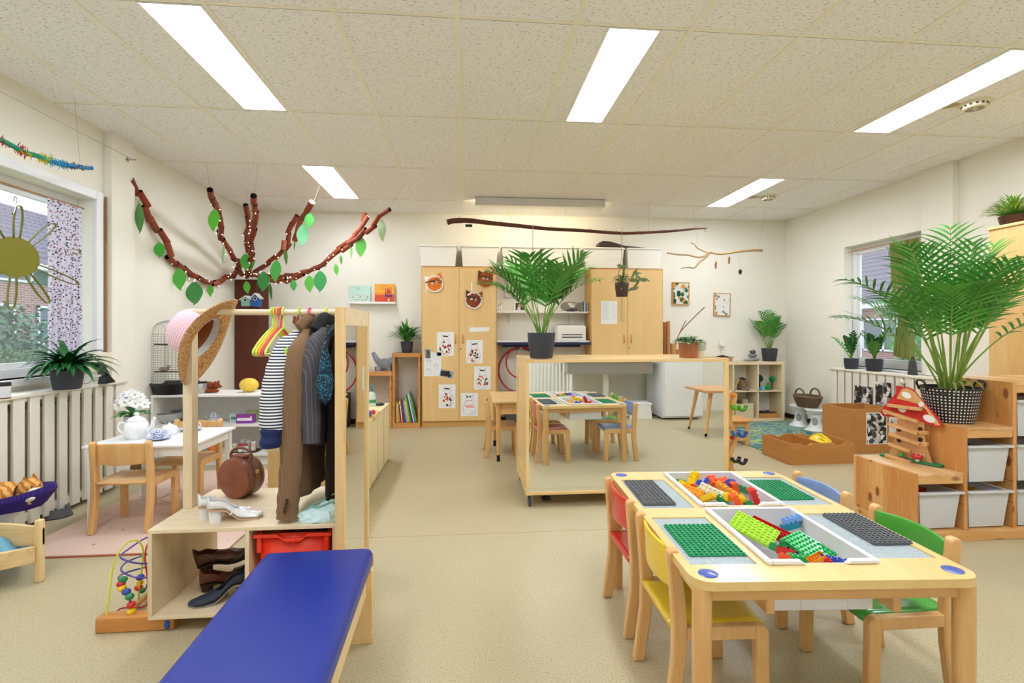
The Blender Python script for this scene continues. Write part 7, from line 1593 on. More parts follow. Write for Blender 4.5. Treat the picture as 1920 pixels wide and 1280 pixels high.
# ------------------------------------------------------------------ CLIMBING LADDER WITH RAINBOW RUNNERS
t = thing('marble_ladder', 'wavy wooden ladder toy with coloured half rings right of the mirror cabinet', 'toy')
lx, ly = 1.945, 3.55
for yy, dx in ((ly, 0), (ly + .09, 0)):
    mb = MB(M_BEECH); O = [(.022 * math.sin(k * .9) - .018, .02 + k * .045) for k in range(17)]; O2 = [(x + .036, z) for x, z in O][::-1]; mb.prism(O + O2, -.009, .009, TRS((lx + dx, yy, 0)) @ XZY); mb.build('side_rail', t, bevel=.003)
mb = MB(M_BEECH); mb.bb(lx - .05, lx + .06, ly - .05, ly + .14, 0, .02); mb.build('base', t, bevel=.003)
mb = MB(M_BEECH)
for k in range(7): mb.tube([(lx, ly, .08 + k * .1), (lx, ly + .09, .08 + k * .1)], .006, 8)
mb.build('rungs', t)
for c, py in (('5fbf2a', 757), ('2a7fc0', 805), ('1c1f38', 855)):
    z = atY(1376, py, ly).z
    for k in range(2):
        mb = MB(plain(['5fbf2a', '2a7fc0', '1c1f38'][(757, 805, 855).index(py)] if k == 0 else ['3f9a1c', '1f4fa0', '14142a'][(757, 805, 855).index(py)], rough=.25, coat=.4)); O = arc(0, 0, .045, PI, 2 * PI, 10) + arc(0, 0, .026, 2 * PI, PI, 10); mb.prism(O, .012 + k * .06, .034 + k * .06, TRS((lx + .01, ly, z), rz=.3) @ XZY); mb.build('runner', t, bevel=.003)
mb = MB(plain('f0962a', rough=.3)); mb.sph((lx, ly - .02, .735), .018, 10); mb.use(plain('e8c81e')); mb.sph((lx - .01, ly - .02, .24), .016, 10); mb.use(plain('c8202c')); mb.sph((lx - .01, ly - .02, .42), .016, 10); mb.build('knob', t)

# ------------------------------------------------------------------ RIGHT CORNER: CUBE SHELF
KX1 = 4.245; KX0 = KX1 - 1.08; KY0, KZ = 6.40, .797; p_ = .345
m_kx = wood('f1dfbc', 'e4cda2', 'z', 3, .45); m_kxx = wood('f1dfbc', 'e4cda2', 'x', 3, .45)
t = thing('cube_shelf', 'pale birch cube shelf with craft materials in the right corner', 'shelf unit')
for x in (KX0, KX1 - .04): mb = MB(m_kx); mb.bb(x, x + .04, KY0, YB - .015, 0, KZ - .04); mb.build('side_panel', t, bevel=.001)
mb = MB(m_kxx); mb.bb(KX0, KX1, KY0, YB - .015, KZ - .04, KZ); mb.build('top', t, bevel=.001); mb = MB(m_kxx); mb.bb(KX0 + .04, KX1 - .04, KY0, YB - .015, .0, .04); mb.build('bottom', t)
for k in (1, 2): x = KX0 + .02 + k * p_; mb = MB(m_kx); mb.bb(x - .008, x + .008, KY0 + .003, YB - .015, .04, KZ - .04); mb.build('divider', t)
zm = .40; mb = MB(m_kxx); mb.bb(KX0 + .04, KX1 - .04, KY0 + .003, YB - .015, zm - .008, zm + .008); mb.build('middle_board', t)
mb = MB(M_WHITE); mb.bb(KX0 + .04, KX1 - .04, YB - .02, YB - .0155, .04, KZ - .04); mb.build('back', t)
# cell contents
cA = KX0 + .02 + 1.5 * p_; cB = KX0 + .02 + 2.5 * p_; zf = zm + .009
t = thing('wicker_lantern', 'round basketwork lantern with dark lid in the upper middle cube', 'lantern'); mw = spots('6a5238', ['a8855a', '8a6a44', '4a3624'], 60, .45); mb = MB(mw); mb.lathe([(.05, 0), (.07, .04), (.07, .11), (.05, .14)], (cA + .01, 6.52, zf), 20); mb.build('basket', t); mb = MB(M_BLACK); mb.lathe([(.055, .14), (.045, .16), (0, .175)], (cA + .01, 6.52, zf), 16, cap=False); mb.build('lid', t)
mb = MB(spots('7a6a60', ['4a4038', 'a8988a'], 60, .5)); mb.lathe([(.035, 0), (.045, .03), (.04, .055)], (cA + .02, 6.44, zf), 16); tag(mb.build('small_basket'), 'tiny grey brown basket in front of the lantern', 'basket')
t = thing('stick_bundle', 'bundle of thin pale sticks leaning in the upper middle cube', 'sticks'); random.seed(3); mb = MB(plain('d9c3a0', rough=.8))
for k in range(14): mb.tube([(cA - .12 + random.uniform(0, .03), 6.47 + random.uniform(0, .05), zf), (cA - .13 + random.uniform(0, .10), 6.48 + random.uniform(0, .05), zf + random.uniform(.13, .17))], .0035, 5)
mb.build('sticks', t)
def toytree(x, y, h, r, col, label, tri=False):
    t = thing('felt_tree', label, 'toy tree'); mb = MB(plain(col, rough=.95, bump=.5, bs=90)); 
    if tri: mb.lathe([(r, .015), (r * .9, .05), (r * .6, h * .55), (r * .5, h * .6), (r * .35, h * .9), (0, h)], (x, y, zf), 16)
    else: mb.sph((x, y, zf + h - r), (r, r * .8, r), 14)
    mb.build('crown', t); mb = MB(plain('3a2c24')); mb.tube([(x, y, zf), (x, y, zf + h - r * 1.4 if not tri else zf + .02)], .006, 6); mb.build('trunk', t); mb = MB(plain('c08a5a')); mb.lathe([(.022, 0), (.022, .012)], (x, y, zf), 14); mb.build('base', t)
toytree(cB - .10, 6.50, .21, .045, '14402c', 'dark green felt tree at the left of the upper right cube'); toytree(cB - .06, 6.55, .19, .045, '17492f', 'dark green felt tree just behind the leftmost one'); toytree(cB + .08, 6.50, .19, .042, '1f8a4a', 'bright green round felt tree at the right of the upper right cube'); toytree(cB - .005, 6.45, .11, .042, '1f9a4f', 'low green felt bush in the middle of the upper right cube', True)
for dx, dz, lb, c in ((-.125, 0, 'blue felt animal at the front left of the upper right cube', '2a9fc0'), (-.09, 0, 'light blue felt animal next to the other blue one', '7fc8dc')): mb = MB(plain(c, rough=.9)); mb.sph((cB + dx, 6.43, zf + .022), (.024, .016, .022), 12); mb.sph((cB + dx + .014, 6.42, zf + .044), .011, 8); tag(mb.build('felt_animal'), lb, 'toy animal')
t = thing('wooden_crate', 'pale wooden box holding cardboard rolls in the lower middle cube', 'box'); m_cr = wood('e9d6b4', 'd9c296', 'x', 4)
mb = MB(m_cr); x0, x1 = cA - .14, cA + .11; mb.bb(x0, x1, 6.41, 6.425, .041, .235); mb.bb(x0, x1, 6.65, 6.66, .041, .235); mb.bb(x0, x0 + .012, 6.425, 6.65, .041, .235); mb.bb(x1 - .012, x1, 6.425, 6.65, .041, .235); mb.bb(x0, x1, 6.42, 6.65, .041, .05); mb.build('box', t)
random.seed(5)
for k, (dx, dy, h, c, lb) in enumerate(((-.09, .06, .30, 'c0a684', 'tall cardboard roll at the left in the wooden box'), (-.03, .12, .33, 'a88e70', 'tallest cardboard roll at the back of the wooden box'), (.05, .08, .28, 'd9c8a8', 'wide pale roll of tape in the wooden box'), (-.05, .04, .27, '5a4a44', 'dark roll at the front of the wooden box'))):
    mb = MB(plain(c, rough=.8)); r = .045 if k == 2 else .022; mb.lathe([(r, .052), (r, h), (r * .7, h), (r * .7, h - .04), (0, h - .04)], (cA + dx, 6.45 + dy, 0), 16, cap=False); tag(mb.build('cardboard_roll'), lb, 'roll')
m_ob = wood('d89a50', 'c07f38', 'x', 4)
mb = MB(m_ob); x0, x1 = cB - .15, cB + .13; mb.bb(x0, x1, 6.41, 6.42, .041, .10); mb.bb(x0, x0 + .01, 6.42, 6.64, .041, .10); mb.bb(x1 - .01, x1, 6.42, 6.64, .041, .10); mb.bb(x0, x1, 6.64, 6.65, .041, .10); mb.bb(x0, x1, 6.42, 6.64, .041, .047); tag(mb.build('shallow_box', bevel=.002), 'shallow orange wooden box of chestnuts in the lower right cube', 'box')
mb = MB(plain('4a342c', rough=.5, var=.5, vs=60)); random.seed(9)
for k in range(110): mb.sph((random.uniform(x0 + .02, x1 - .02), random.uniform(6.43, 6.62), random.uniform(.08, .112)), .011, 7)
tag(mb.build('chestnuts'), 'heap of dark chestnuts and shells in the shallow box', 'chestnuts', kind='stuff')
mb = MB(m_ob); x0 = KX0 + .10; mb.bb(x0, x0 + .26, 6.41, 6.60, .041, .12); tag(mb.build('shallow_box', bevel=.002), 'orange wooden box in the lowest left cube beside the stool', 'box')
# on top
t = thing('wicker_tray', 'shallow wicker tray of dark pine cones on the cube shelf', 'tray'); x = atY(1357, 676, 6.5).x; mww = spots('d9b98a', ['a87f4c', 'e8cfa4', 'c09a64'], 70, .5)
mb = MB(mww); mb.lathe([(0, .006), (.10, .006), (.125, .045), (.155, .055), (.155, .062), (.12, .052), (.095, .012), (0, .012)], (x, 6.53, KZ), 32, sy=.75, cap=False); mb.lathe([(.125, 0), (.128, .045)], (x, 6.53, KZ), 32, sy=.75, cap=False); mb.build('tray', t)
mb = MB(plain('3a2620', rough=.8, bump=.5)); random.seed(2)
for k in range(26): a = random.uniform(0, 6.28); r = random.uniform(0, .08); mb.sph((x + r * math.cos(a), 6.53 + .7 * r * math.sin(a), KZ + .055 + .02 * (1 - r / .08)), (.018, .014, .013), 8)
tag(mb.build('pine_cones'), 'little dark pine cones heaped in the wicker tray', 'pine cones', kind='stuff')
G_ST = 'stacked pebbles on the cube shelf'
x = atY(1411, 676, 6.5).x
for dx, dz, r, c, lb in ((-.04, .016, (.085, .05, .016), '8f9096', 'flat grey pebble at the bottom of the stone stack'), (.03, .025, (.08, .05, .028), '7f828a', 'speckled grey pebble lying right at the bottom of the stack'), (.012, .078, (.062, .045, .028), '74767f', 'rounded grey pebble in the middle of the stone stack'), (.015, .128, (.046, .035, .024), '1f2126', 'black pebble with a white vein on top of the stack')):
    mb = MB(speck(c, 'd9d9dc', 70, .6, .0, .5, .75)); mb.sph((x + dx, 6.52, KZ + dz), r, 20); tag(mb.build('pebble'), lb, 'stone', G_ST)
x = atY(1441, 676, 6.52).x; t = thing('potted_palm', 'medium feathery palm in a slate grey pot on the cube shelf', 'plant'); pot(t, (x, 6.50, KZ), .078, .102, .175)
palm(t, (x, 6.50, KZ + .16), 13, .54, .15, .018, 5, (1.15, 1.52), (.25, .8), 9, .45, az0=1.0, droop=.6); settle(t)

# floor in front of it
def rugm():
    m, nt, b = _new('leaf rug'); v = _coord(nt); nz = N(nt, 'TexNoise'); nz.inputs['Scale'].default_value = 2.2; nz.inputs['Detail'].default_value = 3; nz.inputs['Distortion'].default_value = 2.5; nt.links.new(v, nz.inputs['Vector'])
    nt.links.new(_ramp(nt, nz.outputs['Fac'], [(.30, lin('2f5a66')), (.38, lin('4f7f7f')), (.45, lin('8fb0a8')), (.50, lin('3f6a70')), (.56, lin('bcc87a')), (.62, lin('4f8088')), (.7, lin('a9c9cf'))]), b.inputs['Base Color']); b.inputs['Roughness'].default_value = .95; return m
mb = MB(rugm()); mb.prism([(2.95, 4.83), (4.25, 5.50), (4.36, 6.36), (2.9, 6.30)], .001, .010); mb.use(plain('243a44')); mb.prism([(2.94, 4.82), (4.26, 5.495), (4.27, 5.505), (2.95, 4.832)], .0, .0095); tag(mb.build('leaf_rug'), 'blue green rug with leaf pattern in front of the cube shelf', 'rug')
t = thing('wooden_stool', 'low beech bench stool beside the ladder toy on the leaf rug', 'stool'); ux0, ux1, uy0, uy1, uz = 2.50, 2.99, 5.02, 5.34, .27
mb = MB(wood('e0a866', 'cf9350', 'x', 5)); mb.bb(ux0, ux1, uy0, uy1, uz - .02, uz); mb.build('seat', t, bevel=.005)
for x in (ux0 + .04, ux1 - .075):
    for y in (uy0 + .02, uy1 - .055): mb = MB(M_BEECH); mb.bb(x, x + .036, y, y + .036, .0, uz - .02); mb.build('leg', t, bevel=.003)
mb = MB(M_BEECHX); mb.bb(ux0 + .07, ux1 - .075, uy0 + .025, uy0 + .045, uz - .07, uz - .02); mb.bb(ux0 + .07, ux1 - .075, uy0 + .03, uy0 + .045, .05, .08); mb.build('stretcher', t)
for (x, y, lb) in ((4.20, 6.02, 'white hourglass stool under the far end of the wicker basket'), (4.20, 5.72, 'white hourglass stool under the near end of the wicker basket')):
    t = thing('drum_stool', lb, 'stool'); drum(t, x, y, .27, .125)
t = thing('wicker_basket', 'round grey brown wicker basket with two handles on the white stools', 'basket'); bx_, by_ = 4.185, 5.86
mwk = stripes('8a7358', '5c4936', 'z', .014, .6, .9, .8)
mb = MB(mwk); mb.lathe([(0, 0), (.14, 0), (.19, .07), (.215, .12), (.20, .125), (.17, .06), (0, .02)], (bx_, by_, .272), 40, sx=.64, sy=.82, cap=False)
for k in range(40): a = 2 * PI * k / 40; mb.tube([(bx_ + .64 * .145 * math.cos(a), by_ + .82 * .145 * math.sin(a), .272), (bx_ + .64 * .195 * math.cos(a), by_ + .82 * .195 * math.sin(a), .342), (bx_ + .64 * .215 * math.cos(a), by_ + .82 * .215 * math.sin(a), .392)], .007, 5)
mb.tube([(bx_ + .64 * .212 * math.cos(2 * PI * k / 36), by_ + .82 * .212 * math.sin(2 * PI * k / 36), .398 + .005 * (k % 2)) for k in range(36)], .014, 8, close=True); mb.build('body', t)
for s in (-1, 1):
    mb = MB(mwk); mb.tube([(bx_ + s * .10, by_ + .09 * math.cos(a), .40 + .095 * math.sin(a)) for a in [PI * k / 14 for k in range(15)]], .011, 8); mb.build('handle', t)
# big and small crates
m_box = wood('c98f50', 'bb7f40', 'x', 3, .5, .1, amp=.7); m_boxy = wood('c98f50', 'bb7f40', 'y', 3, .5, .1, amp=.7)
t = thing('play_crate', 'large brown plywood crate standing by the right radiator cover', 'crate'); qx0, qx1, qy0, qy1, qh = 3.76, 4.24, 4.62, 5.03, .435; qx1 = 4.23; w = .012
mb = MB(m_box); mb.bb(qx0, qx1, qy0, qy0 + w, 0, qh); mb.build('front', t, bevel=.001); mb = MB(m_box); mb.bb(qx0, qx1, qy1 - w, qy1, 0, qh); mb.build('back', t, bevel=.001)
mb = MB(m_boxy); mb.bb(qx0, qx0 + w, qy0 + w, qy1 - w, 0, qh); mb.build('side', t, bevel=.001); mb = MB(m_boxy); mb.bb(qx1 - w, qx1, qy0 + w, qy1 - w, 0, qh); mb.build('side', t, bevel=.001); mb = MB(m_box); mb.bb(qx0 + w, qx1 - w, qy0 + w, qy1 - w, 0, .012); mb.build('bottom', t)
for px0, px1, py0, py1, lb, yy in ((1624, 1663, 773, 833, 'black and white photo of wooden blocks taped to the large crate', 0), (1667, 1682, 781, 812, 'white sheet with black marks taped to the large crate beside the photo', 0)):
    a = atY(px0, py1, qy0); b = atY(px1, py0, qy0); mb = MB(M_WHITE); mb.bb(a.x, b.x, qy0 - .0012, qy0 - .0004, a.z, b.z); mb.use(spots('7a7a7a', ['1a1a1a', 'e0e0e0', '4a4a4a', 'c0c0c0', 'f4f4f4', '2a2a2a'], 26, .75, .5)); mb.bb(a.x + .008, b.x - .008, qy0 - .0016, qy0 - .0012, a.z + .008, b.z - .008) if px0 < 1650 else mb.bb(a.x + .02, b.x - .02, qy0 - .0016, qy0 - .0012, a.z + .06, b.z - .03); tag(mb.build('photo_print', smooth=False), lb, 'photo')
t = thing('divided_crate', 'low two compartment wooden crate holding yellow helmets', 'crate'); dx0, dx1, dy0, dy1, dh = 2.885, 3.505, 4.275, 4.70, .19
mb = MB(m_box)
def notch(y, y2):
    O = [(dx0, .0), (dx1, .0), (dx1, dh)]
    for cx in (lerp(dx0, dx1, .77), lerp(dx0, dx1, .26)): O += [(cx + .06, dh)] + [(cx + .045 * math.cos(a), dh + .008 - .030 * math.sin(a) ** .7 if 0 < a < PI else dh) for a in [PI * k / 8 for k in range(1, 8)]] + [(cx - .06, dh)]
    O += [(dx0, dh)]; mb = MB(m_box); mb.prism(O, -y2, -y, XZY); return mb
notch(dy0, dy0 + .011).build('front', t); notch(dy1 - .011, dy1).build('back', t)
for x in (dx0, (dx0 + dx1) / 2 - .005, dx1 - .011): mb = MB(m_boxy); mb.bb(x, x + .011, dy0 + .011, dy1 - .011, 0, dh); mb.build('side' if x != (dx0 + dx1) / 2 - .005 else 'divider', t)
mb = MB(m_box); mb.bb(dx0 + .011, dx1 - .011, dy0 + .011, dy1 - .011, 0, .01); mb.build('bottom', t)
m_hel = plain('f4d20f', rough=.2, coat=.6)
for (x, y, z, rx, lb) in ((3.335, 4.50, .095, .25, 'shiny yellow toy helmet standing behind the other in the low crate'), (3.275, 4.40, .075, .35, 'shiny yellow toy helmet at the front in the low crate')):
    t = thing('toy_helmet', lb, 'helmet'); M = TRS((x, y, z), rx=rx); mb = MB(m_hel); mb.lathe([(.112, 0), (.112, .02), (.105, .06), (.082, .095), (.045, .118), (0, .125)], (0, 0, 0), 32, M, cap=False); mb.build('shell', t, solid=.003); mb = MB(m_hel); mb.tube([M @ Vector((0, .115 * math.cos(a) * .98, .008 + .125 * math.sin(a))) for a in [PI * k / 20 for k in range(2, 19)]], .012, 8, flat=.6); mb.lathe([(.112, 0), (.132, -.006), (.134, -.002), (.112, .008)], (0, 0, 0), 32, M, cap=False); mb.build('ridge', t)

# ------------------------------------------------------------------ PINE STEP STORAGE WITH WHITE BINS
m_tp = wood('e9b673', 'cf8e4c', 'z', 4, .4, .25, 11, '94502a', .11, 1); m_tpx = wood('eab977', 'd3944f', 'x', 4, .4, .25, 9, '94502a'); m_tpy = wood('f0cf9a', 'd99f60', 'y', 4, .35, .3, 0, '8a3f1c', .09, 0)
TY0, TY1 = 2.655, 3.11; XS = [2.545, 2.852, 3.165, 3.49, 3.74]; ZS = [.385, .645, .905, .905]
t = thing('step_storage', 'stepped pine storage unit with knots holding white plastic bins', 'storage unit')
mb = MB(m_tpx); mb.bb(XS[0] + .0, XS[-1], TY0 - .02, TY1, 0, .055); mb.build('plinth', t, bevel=.003)
for i, x in enumerate(XS):
    z = ZS[min(i, 3)] if i < len(ZS) else ZS[-1]; z = max(z, ZS[i - 1] if i else 0); th_ = .024
    mb = MB(m_tp); mb.bb(x, x + th_, TY0, TY1, .055, z - .0); mb.build('upright', t, bevel=.002)
for i in range(4):
    a, b = XS[i] + .024, XS[i + 1]
    mb = MB(m_tpy); mb.bb(a, b, TY0, TY1, ZS[i] - .018, ZS[i] - .001); mb.build('step_top', t, bevel=.002)
    mb = MB(m_tpx); mb.bb(a, b, TY0 + .002, TY0 + .022, ZS[i] - .062, ZS[i] - .018); mb.build('step_rail', t, bevel=.002)
    n = i + 1 if i < 3 else 3
mb = MB(plain('9a5f30'))
for x in XS[:4]:
    for zz_ in (.20, .325, .45, .58, .70, .82):
        if x > XS[0] and zz_ < ZS[XS.index(x) - 1] - .06: mb.bb(x - .0005, x + .0005, TY0 - .0008, TY1 - .02, zz_, zz_ + .005)
mb.build('groove', t)
m_bin = plain('e6e8ea', rough=.35, alpha=.80, spec=.5)
tag_bins = {(0, 0): 'milky white bin in the lowest step of the pine storage', (1, 0): 'milky white bin at the bottom of the second step column', (1, 1): 'milky white bin at the top of the second step column', (2, 0): 'milky white bin at the bottom of the rightmost visible column', (2, 1): 'milky white bin in the middle of the rightmost visible column', (2, 2): 'milky white bin at the top of the rightmost visible column', (3, 0): 'milky white bin at the bottom of the column beyond the frame', (3, 1): 'milky white bin halfway up the column beyond the frame', (3, 2): 'milky white bin topmost in the column beyond the frame'}
for i in range(3):
    for j in range(i + 1):
        a, b = XS[i] + .026, XS[i + 1] - .002; z0 = .062 + j * .262; h = .205
        bt = thing('storage_bin', tag_bins[(i, j)], 'bin', 'white bins in the pine storage'); mb = MB(m_bin); c = (a + b) / 2; w = (b - a) / 2 - .012; y0, y1 = TY0 + .01, TY1 - .03; k = .83
        vs = [(c - w * k, y0 + .015, z0), (c + w * k, y0 + .015, z0), (c + w * k, y1, z0), (c - w * k, y1, z0), (c - w, y0, z0 + h), (c + w, y0, z0 + h), (c + w, y1, z0 + h), (c - w, y1, z0 + h)]
        mb.add(vs, [(3, 2, 1, 0), (0, 1, 5, 4), (1, 2, 6, 5), (2, 3, 7, 6), (3, 0, 4, 7)]); mb.build('bin', bt, bevel=.012, seg=3, solid=.0025)
        mb = MB(m_bin); mb.bb(a, b, y0 - .02, y0 + .004, z0 + h - .004, z0 + h + .010); mb.bb(a, a + .014, y0, y1, z0 + h, z0 + h + .006); mb.bb(b - .014, b, y0, y1, z0 + h, z0 + h + .006); mb.build('rim', bt, bevel=.004)
        cols = ['2f6fc0', 'c8402c', 'e8b02a', '3f9a4a', 'f0ece0']; mb = MB(); random.seed(i * 7 + j)
        for q in range(26): mb.use(plain(random.choice(cols), rough=.5)); mb.box((random.uniform(c - w * .7, c + w * .7), random.uniform(y0 + .05, y1 - .04), z0 + random.uniform(.03, h * .85)), (.05, .05, .03), rz=random.uniform(0, 3))
        tag(mb.build('toy_blocks', smooth=False), 'mixed coloured toys inside the ' + tag_bins[(i, j)].replace('milky white ', ''), 'toys', kind='stuff')
# mushroom marble run on the lowest step
t = thing('mushroom_marble_run', 'wooden mushroom shaped marble run with red and white cap on the lowest step', 'toy')
pa, pb = atZ(1655, 853, .386), atZ(1762, 874, .386); dv = (pb - pa); ang_ = math.atan2(dv.y, dv.x); L_ = dv.length; MM = TRS((pa.x, pa.y, .386), rz=ang_)
mb = MB(plain('2f7a4a', rough=.5)); mb.bb(0, L_ + .02, -.04, .05, 0, .014, MM); mb.build('base', t, bevel=.003)
def PM(px, py):   # photo point -> coordinates in the toy's own upright plane
    r = _ray(px, py); n = Vector((-math.sin(ang_), math.cos(ang_), 0)); k = (Vector((pa.x, pa.y, 0)).dot(n)) / r.dot(n); p = Vector((0, 0, HC)) + r * k; d = p - pa; return (d.x * math.cos(ang_) + d.y * math.sin(ang_), p.z - .386)
UP = MM @ XZY; m_mw = wood('e2b27a', 'd39a5c', 'z', 6, .5)
ZM = lambda x, y: (1640 + x / 3.764, 680 + y / 3.764)
body = [PM(*ZM(*q)) for q in ((110, 640), (140, 560), (160, 470), (165, 400), (355, 400), (360, 520), (375, 600), (405, 690), (415, 735))]
mb = MB(m_mw); mb.prism([(x, max(.012, z)) for x, z in body], .004, .014, UP); mb.build('stem_panel', t)
mb = MB(plain('c8281e', rough=.6, var=.15, vs=40)); mb.prism([PM(*ZM(*q)) for q in ((165, 160), (205, 165), (210, 180), (245, 168), (290, 190), (330, 240), (380, 300), (430, 350), (480, 410), (488, 445), (470, 458), (380, 425), (300, 400), (230, 385), (150, 380), (75, 375), (55, 345), (75, 315), (120, 260), (165, 215))], .015, .026, UP); mb.build('cap', t)
mb = MB(m_mw); mb.prism([PM(*ZM(*q)) for q in ((170, 250), (205, 185), (250, 178), (300, 205), (345, 260), (400, 330), (455, 400), (478, 440), (440, 435), (380, 330), (330, 290), (250, 268))], -.0275, -.0265, UP @ Matrix.Scale(-1, 4, (0, 0, 1))) ; mb.build('bare_wood_area', t)
for k, (cx, cy, rx_, rz_) in enumerate(((240, 226, 36, 20), (345, 290, 18, 20), (95, 345, 18, 16), (210, 325, 30, 22), (400, 392, 46, 24))):
    a = PM(*ZM(cx, cy)); s = abs(PM(*ZM(cx + rx_, cy))[0] - a[0]); s2 = abs(PM(*ZM(cx, cy + rz_))[1] - a[1]); mb = MB(plain('f0eeea', rough=.6)); mb.lathe([(0, .0275), (1, .0275), (1, .029), (0, .029)], (0, 0, 0), 20, UP @ Matrix.Translation((a[0], a[1], 0)) @ Matrix.Rotation(-.4, 4, 'Z') @ Matrix.Diagonal((s, s2, 1, 1)), cap=False); mb.build('white_dot', t)
def ramp(q0, q1, w=.030):
    (x0_, z0_), (x1_, z1_) = PM(*ZM(*q0)), PM(*ZM(*q1)); mb = MB(m_mw); mb.prism([(x0_, z0_ - .009), (x1_, z1_ - .009), (x1_, z1_ + .009), (x0_, z0_ + .009)], .029, .029 + w, UP); mb.build('ramp', t, bevel=.001)
for q0, q1 in (((120, 295), (360, 325)), ((90, 335), (330, 410)), ((125, 425), (330, 495)), ((130, 495), (345, 570)), ((125, 565), (280, 620)), ((105, 645), (285, 695)), ((345, 485), (398, 490)), ((365, 565), (398, 570))): ramp(q0, q1)
mb = MB(plain('3a2418'))
for cx, cy in ((330, 465), (330, 540), (180, 545), (180, 470)): a = PM(*ZM(cx, cy)); mb.lathe([(0, .0145), (.014, .0145)], (0, 0, 0), 16, UP @ Matrix.Translation((a[0], a[1], 0)), cap=False)
mb.build('hole', t)
a = PM(*ZM(215, 650)); mb = MB(plain('2f9a3f', rough=.2, coat=.5)); mb.sph(UP @ Vector((a[0], a[1] + .006, .045)), .015, 14); tag(mb.build('marble'), 'green wooden ball on the lowest ramp of the mushroom toy', 'ball')
a = PM(*ZM(330, 690)); mb = MB(plain('c81e2a', rough=.25, coat=.4)); c = UP @ Vector((a[0], .045, .05)); mb.sph(c, (.032, .032, .018), 18); mb.use(plain('f4f2ee'))
for k in range(9): mb.sph(c + Vector((.022 * math.cos(k * .7) * (k % 3) / 2, .022 * math.sin(k * .7) * (k % 3) / 2 - .008, .014)), .0035, 6)
mb.use(plain('efe6d4')); mb.lathe([(.010, -.03), (.012, 0)], tuple(c), 12); tag(mb.build('toy_mushroom'), 'little red toadstool with white dots at the foot of the mushroom toy', 'toy')
# basket palm on the second step
px_, py_ = 2.995, 2.875; t = thing('areca_palm', 'tall areca palm in a black pail with white dots on the second pine step', 'plant'); pz = .646
def dotm():
    m, nt, b = _new('dotted pail'); g = N(nt, 'TexCoord'); sp = N(nt, 'SeparateXYZ'); nt.links.new(g.outputs['Object'], sp.inputs[0])
    at = N(nt, 'Math', operation='ARCTAN2'); nt.links.new(sp.outputs[1], at.inputs[0]); nt.links.new(sp.outputs[0], at.inputs[1])
    ua = N(nt, 'Math', operation='MULTIPLY'); ua.inputs[1].default_value = 46 / (2 * PI); nt.links.new(at.outputs[0], ua.inputs[0])
    va = N(nt, 'Math', operation='MULTIPLY'); va.inputs[1].default_value = 1 / .0185; nt.links.new(sp.outputs[2], va.inputs[0])
    out = []
    for q in (ua, va):
        f = N(nt, 'Math', operation='FRACT'); nt.links.new(q.outputs[0], f.inputs[0]); s_ = N(nt, 'Math', operation='SUBTRACT'); s_.inputs[1].default_value = .5; nt.links.new(f.outputs[0], s_.inputs[0]); pw = N(nt, 'Math', operation='POWER'); pw.inputs[1].default_value = 2; ab = N(nt, 'Math', operation='ABSOLUTE'); nt.links.new(s_.outputs[0], ab.inputs[0]); nt.links.new(ab.outputs[0], pw.inputs[0]); out.append(pw)
    ad = N(nt, 'Math', operation='ADD'); nt.links.new(out[0].outputs[0], ad.inputs[0]); nt.links.new(out[1].outputs[0], ad.inputs[1])
    nt.links.new(_ramp(nt, ad.outputs[0], [(.055, lin('f0efe9')), (.085, lin('1c1b1e'))]), b.inputs['Base Color']); b.inputs['Roughness'].default_value = .4; return m
mb = MB(dotm()); PB = [(.115, 0), (.120, .01), (.148, .19), (.152, .205)]; mb.lathe(PB, (0, 0, 0), 48, cap=False); mb.lathe([(0, .001), (.115, .001)], (0, 0, 0), 48, cap=False); o = mb.build('pail', t); o.location = (0, 0, 0)
mb = MB(plain('1c1b1e', rough=.4)); mb.tube([(.153 * math.cos(2 * PI * k / 40), .153 * math.sin(2 * PI * k / 40), .207) for k in range(40)], .005, 8, close=True); mb.lathe([(.150, .205), (.145, .17), (0, .17)], (0, 0, 0), 40, cap=False); mb.build('rim', t)
for s in (-1, 1): mb = MB(M_BLACK); ca, sa = math.cos(-.25), math.sin(-.25); mb.tube(crom([(s * .150 * ca - .04 * sa, s * .150 * sa + .04 * ca, .19), (s * .165 * ca - .04 * sa, s * .165 * sa + .04 * ca, .235), (s * .168 * ca, s * .168 * sa, .25), (s * .165 * ca + .04 * sa, s * .165 * sa - .04 * ca, .235), (s * .150 * ca + .04 * sa, s * .150 * sa - .04 * ca, .19)], 5), .006, 8); mb.build('handle', t)
mb = MB(M_SOIL); mb.lathe([(.144, .185), (0, .19)], (0, 0, 0), 24, cap=False); mb.build('soil', t)
palm(t, (0, 0, .19), 20, 1.08, .27, .016, 17, (1.18, 1.53), (.25, .80), 14, .50, spread=.055, r=.006, stem=plain('7f9a3c', rough=.45, var=.3, vs=6), droop=.7)
random.seed(41); mb = MB(); s2 = MB()
for az, el, L in ((PI * .97, 1.15, .98), (PI * 1.1, 1.1, .9), (0.1, 1.1, .95), (-.35, 1.0, .85), (PI * 1.35, 1.25, .8), (PI * .85, 1.0, .8)): frond(mb, s2, (0, 0, .19), az, L, el, .95, 12, .24, .016, G1, GST, .5, .006, droop=.8)
mb.build('foliage', t, ang=60); s2.build('stems', t)
mb = MB(plain('6f7a3c', rough=.6)); 
for k in range(4): mb.blade((-.11 + .02 * k, -.11, .20), (-.5 + .1 * k, -.6, .9), (0, 0, 1), .26, .02, 2.2, 8, .2)
mb.build('drooping_leaves', t, ang=60); t.location = (px_, py_, pz)
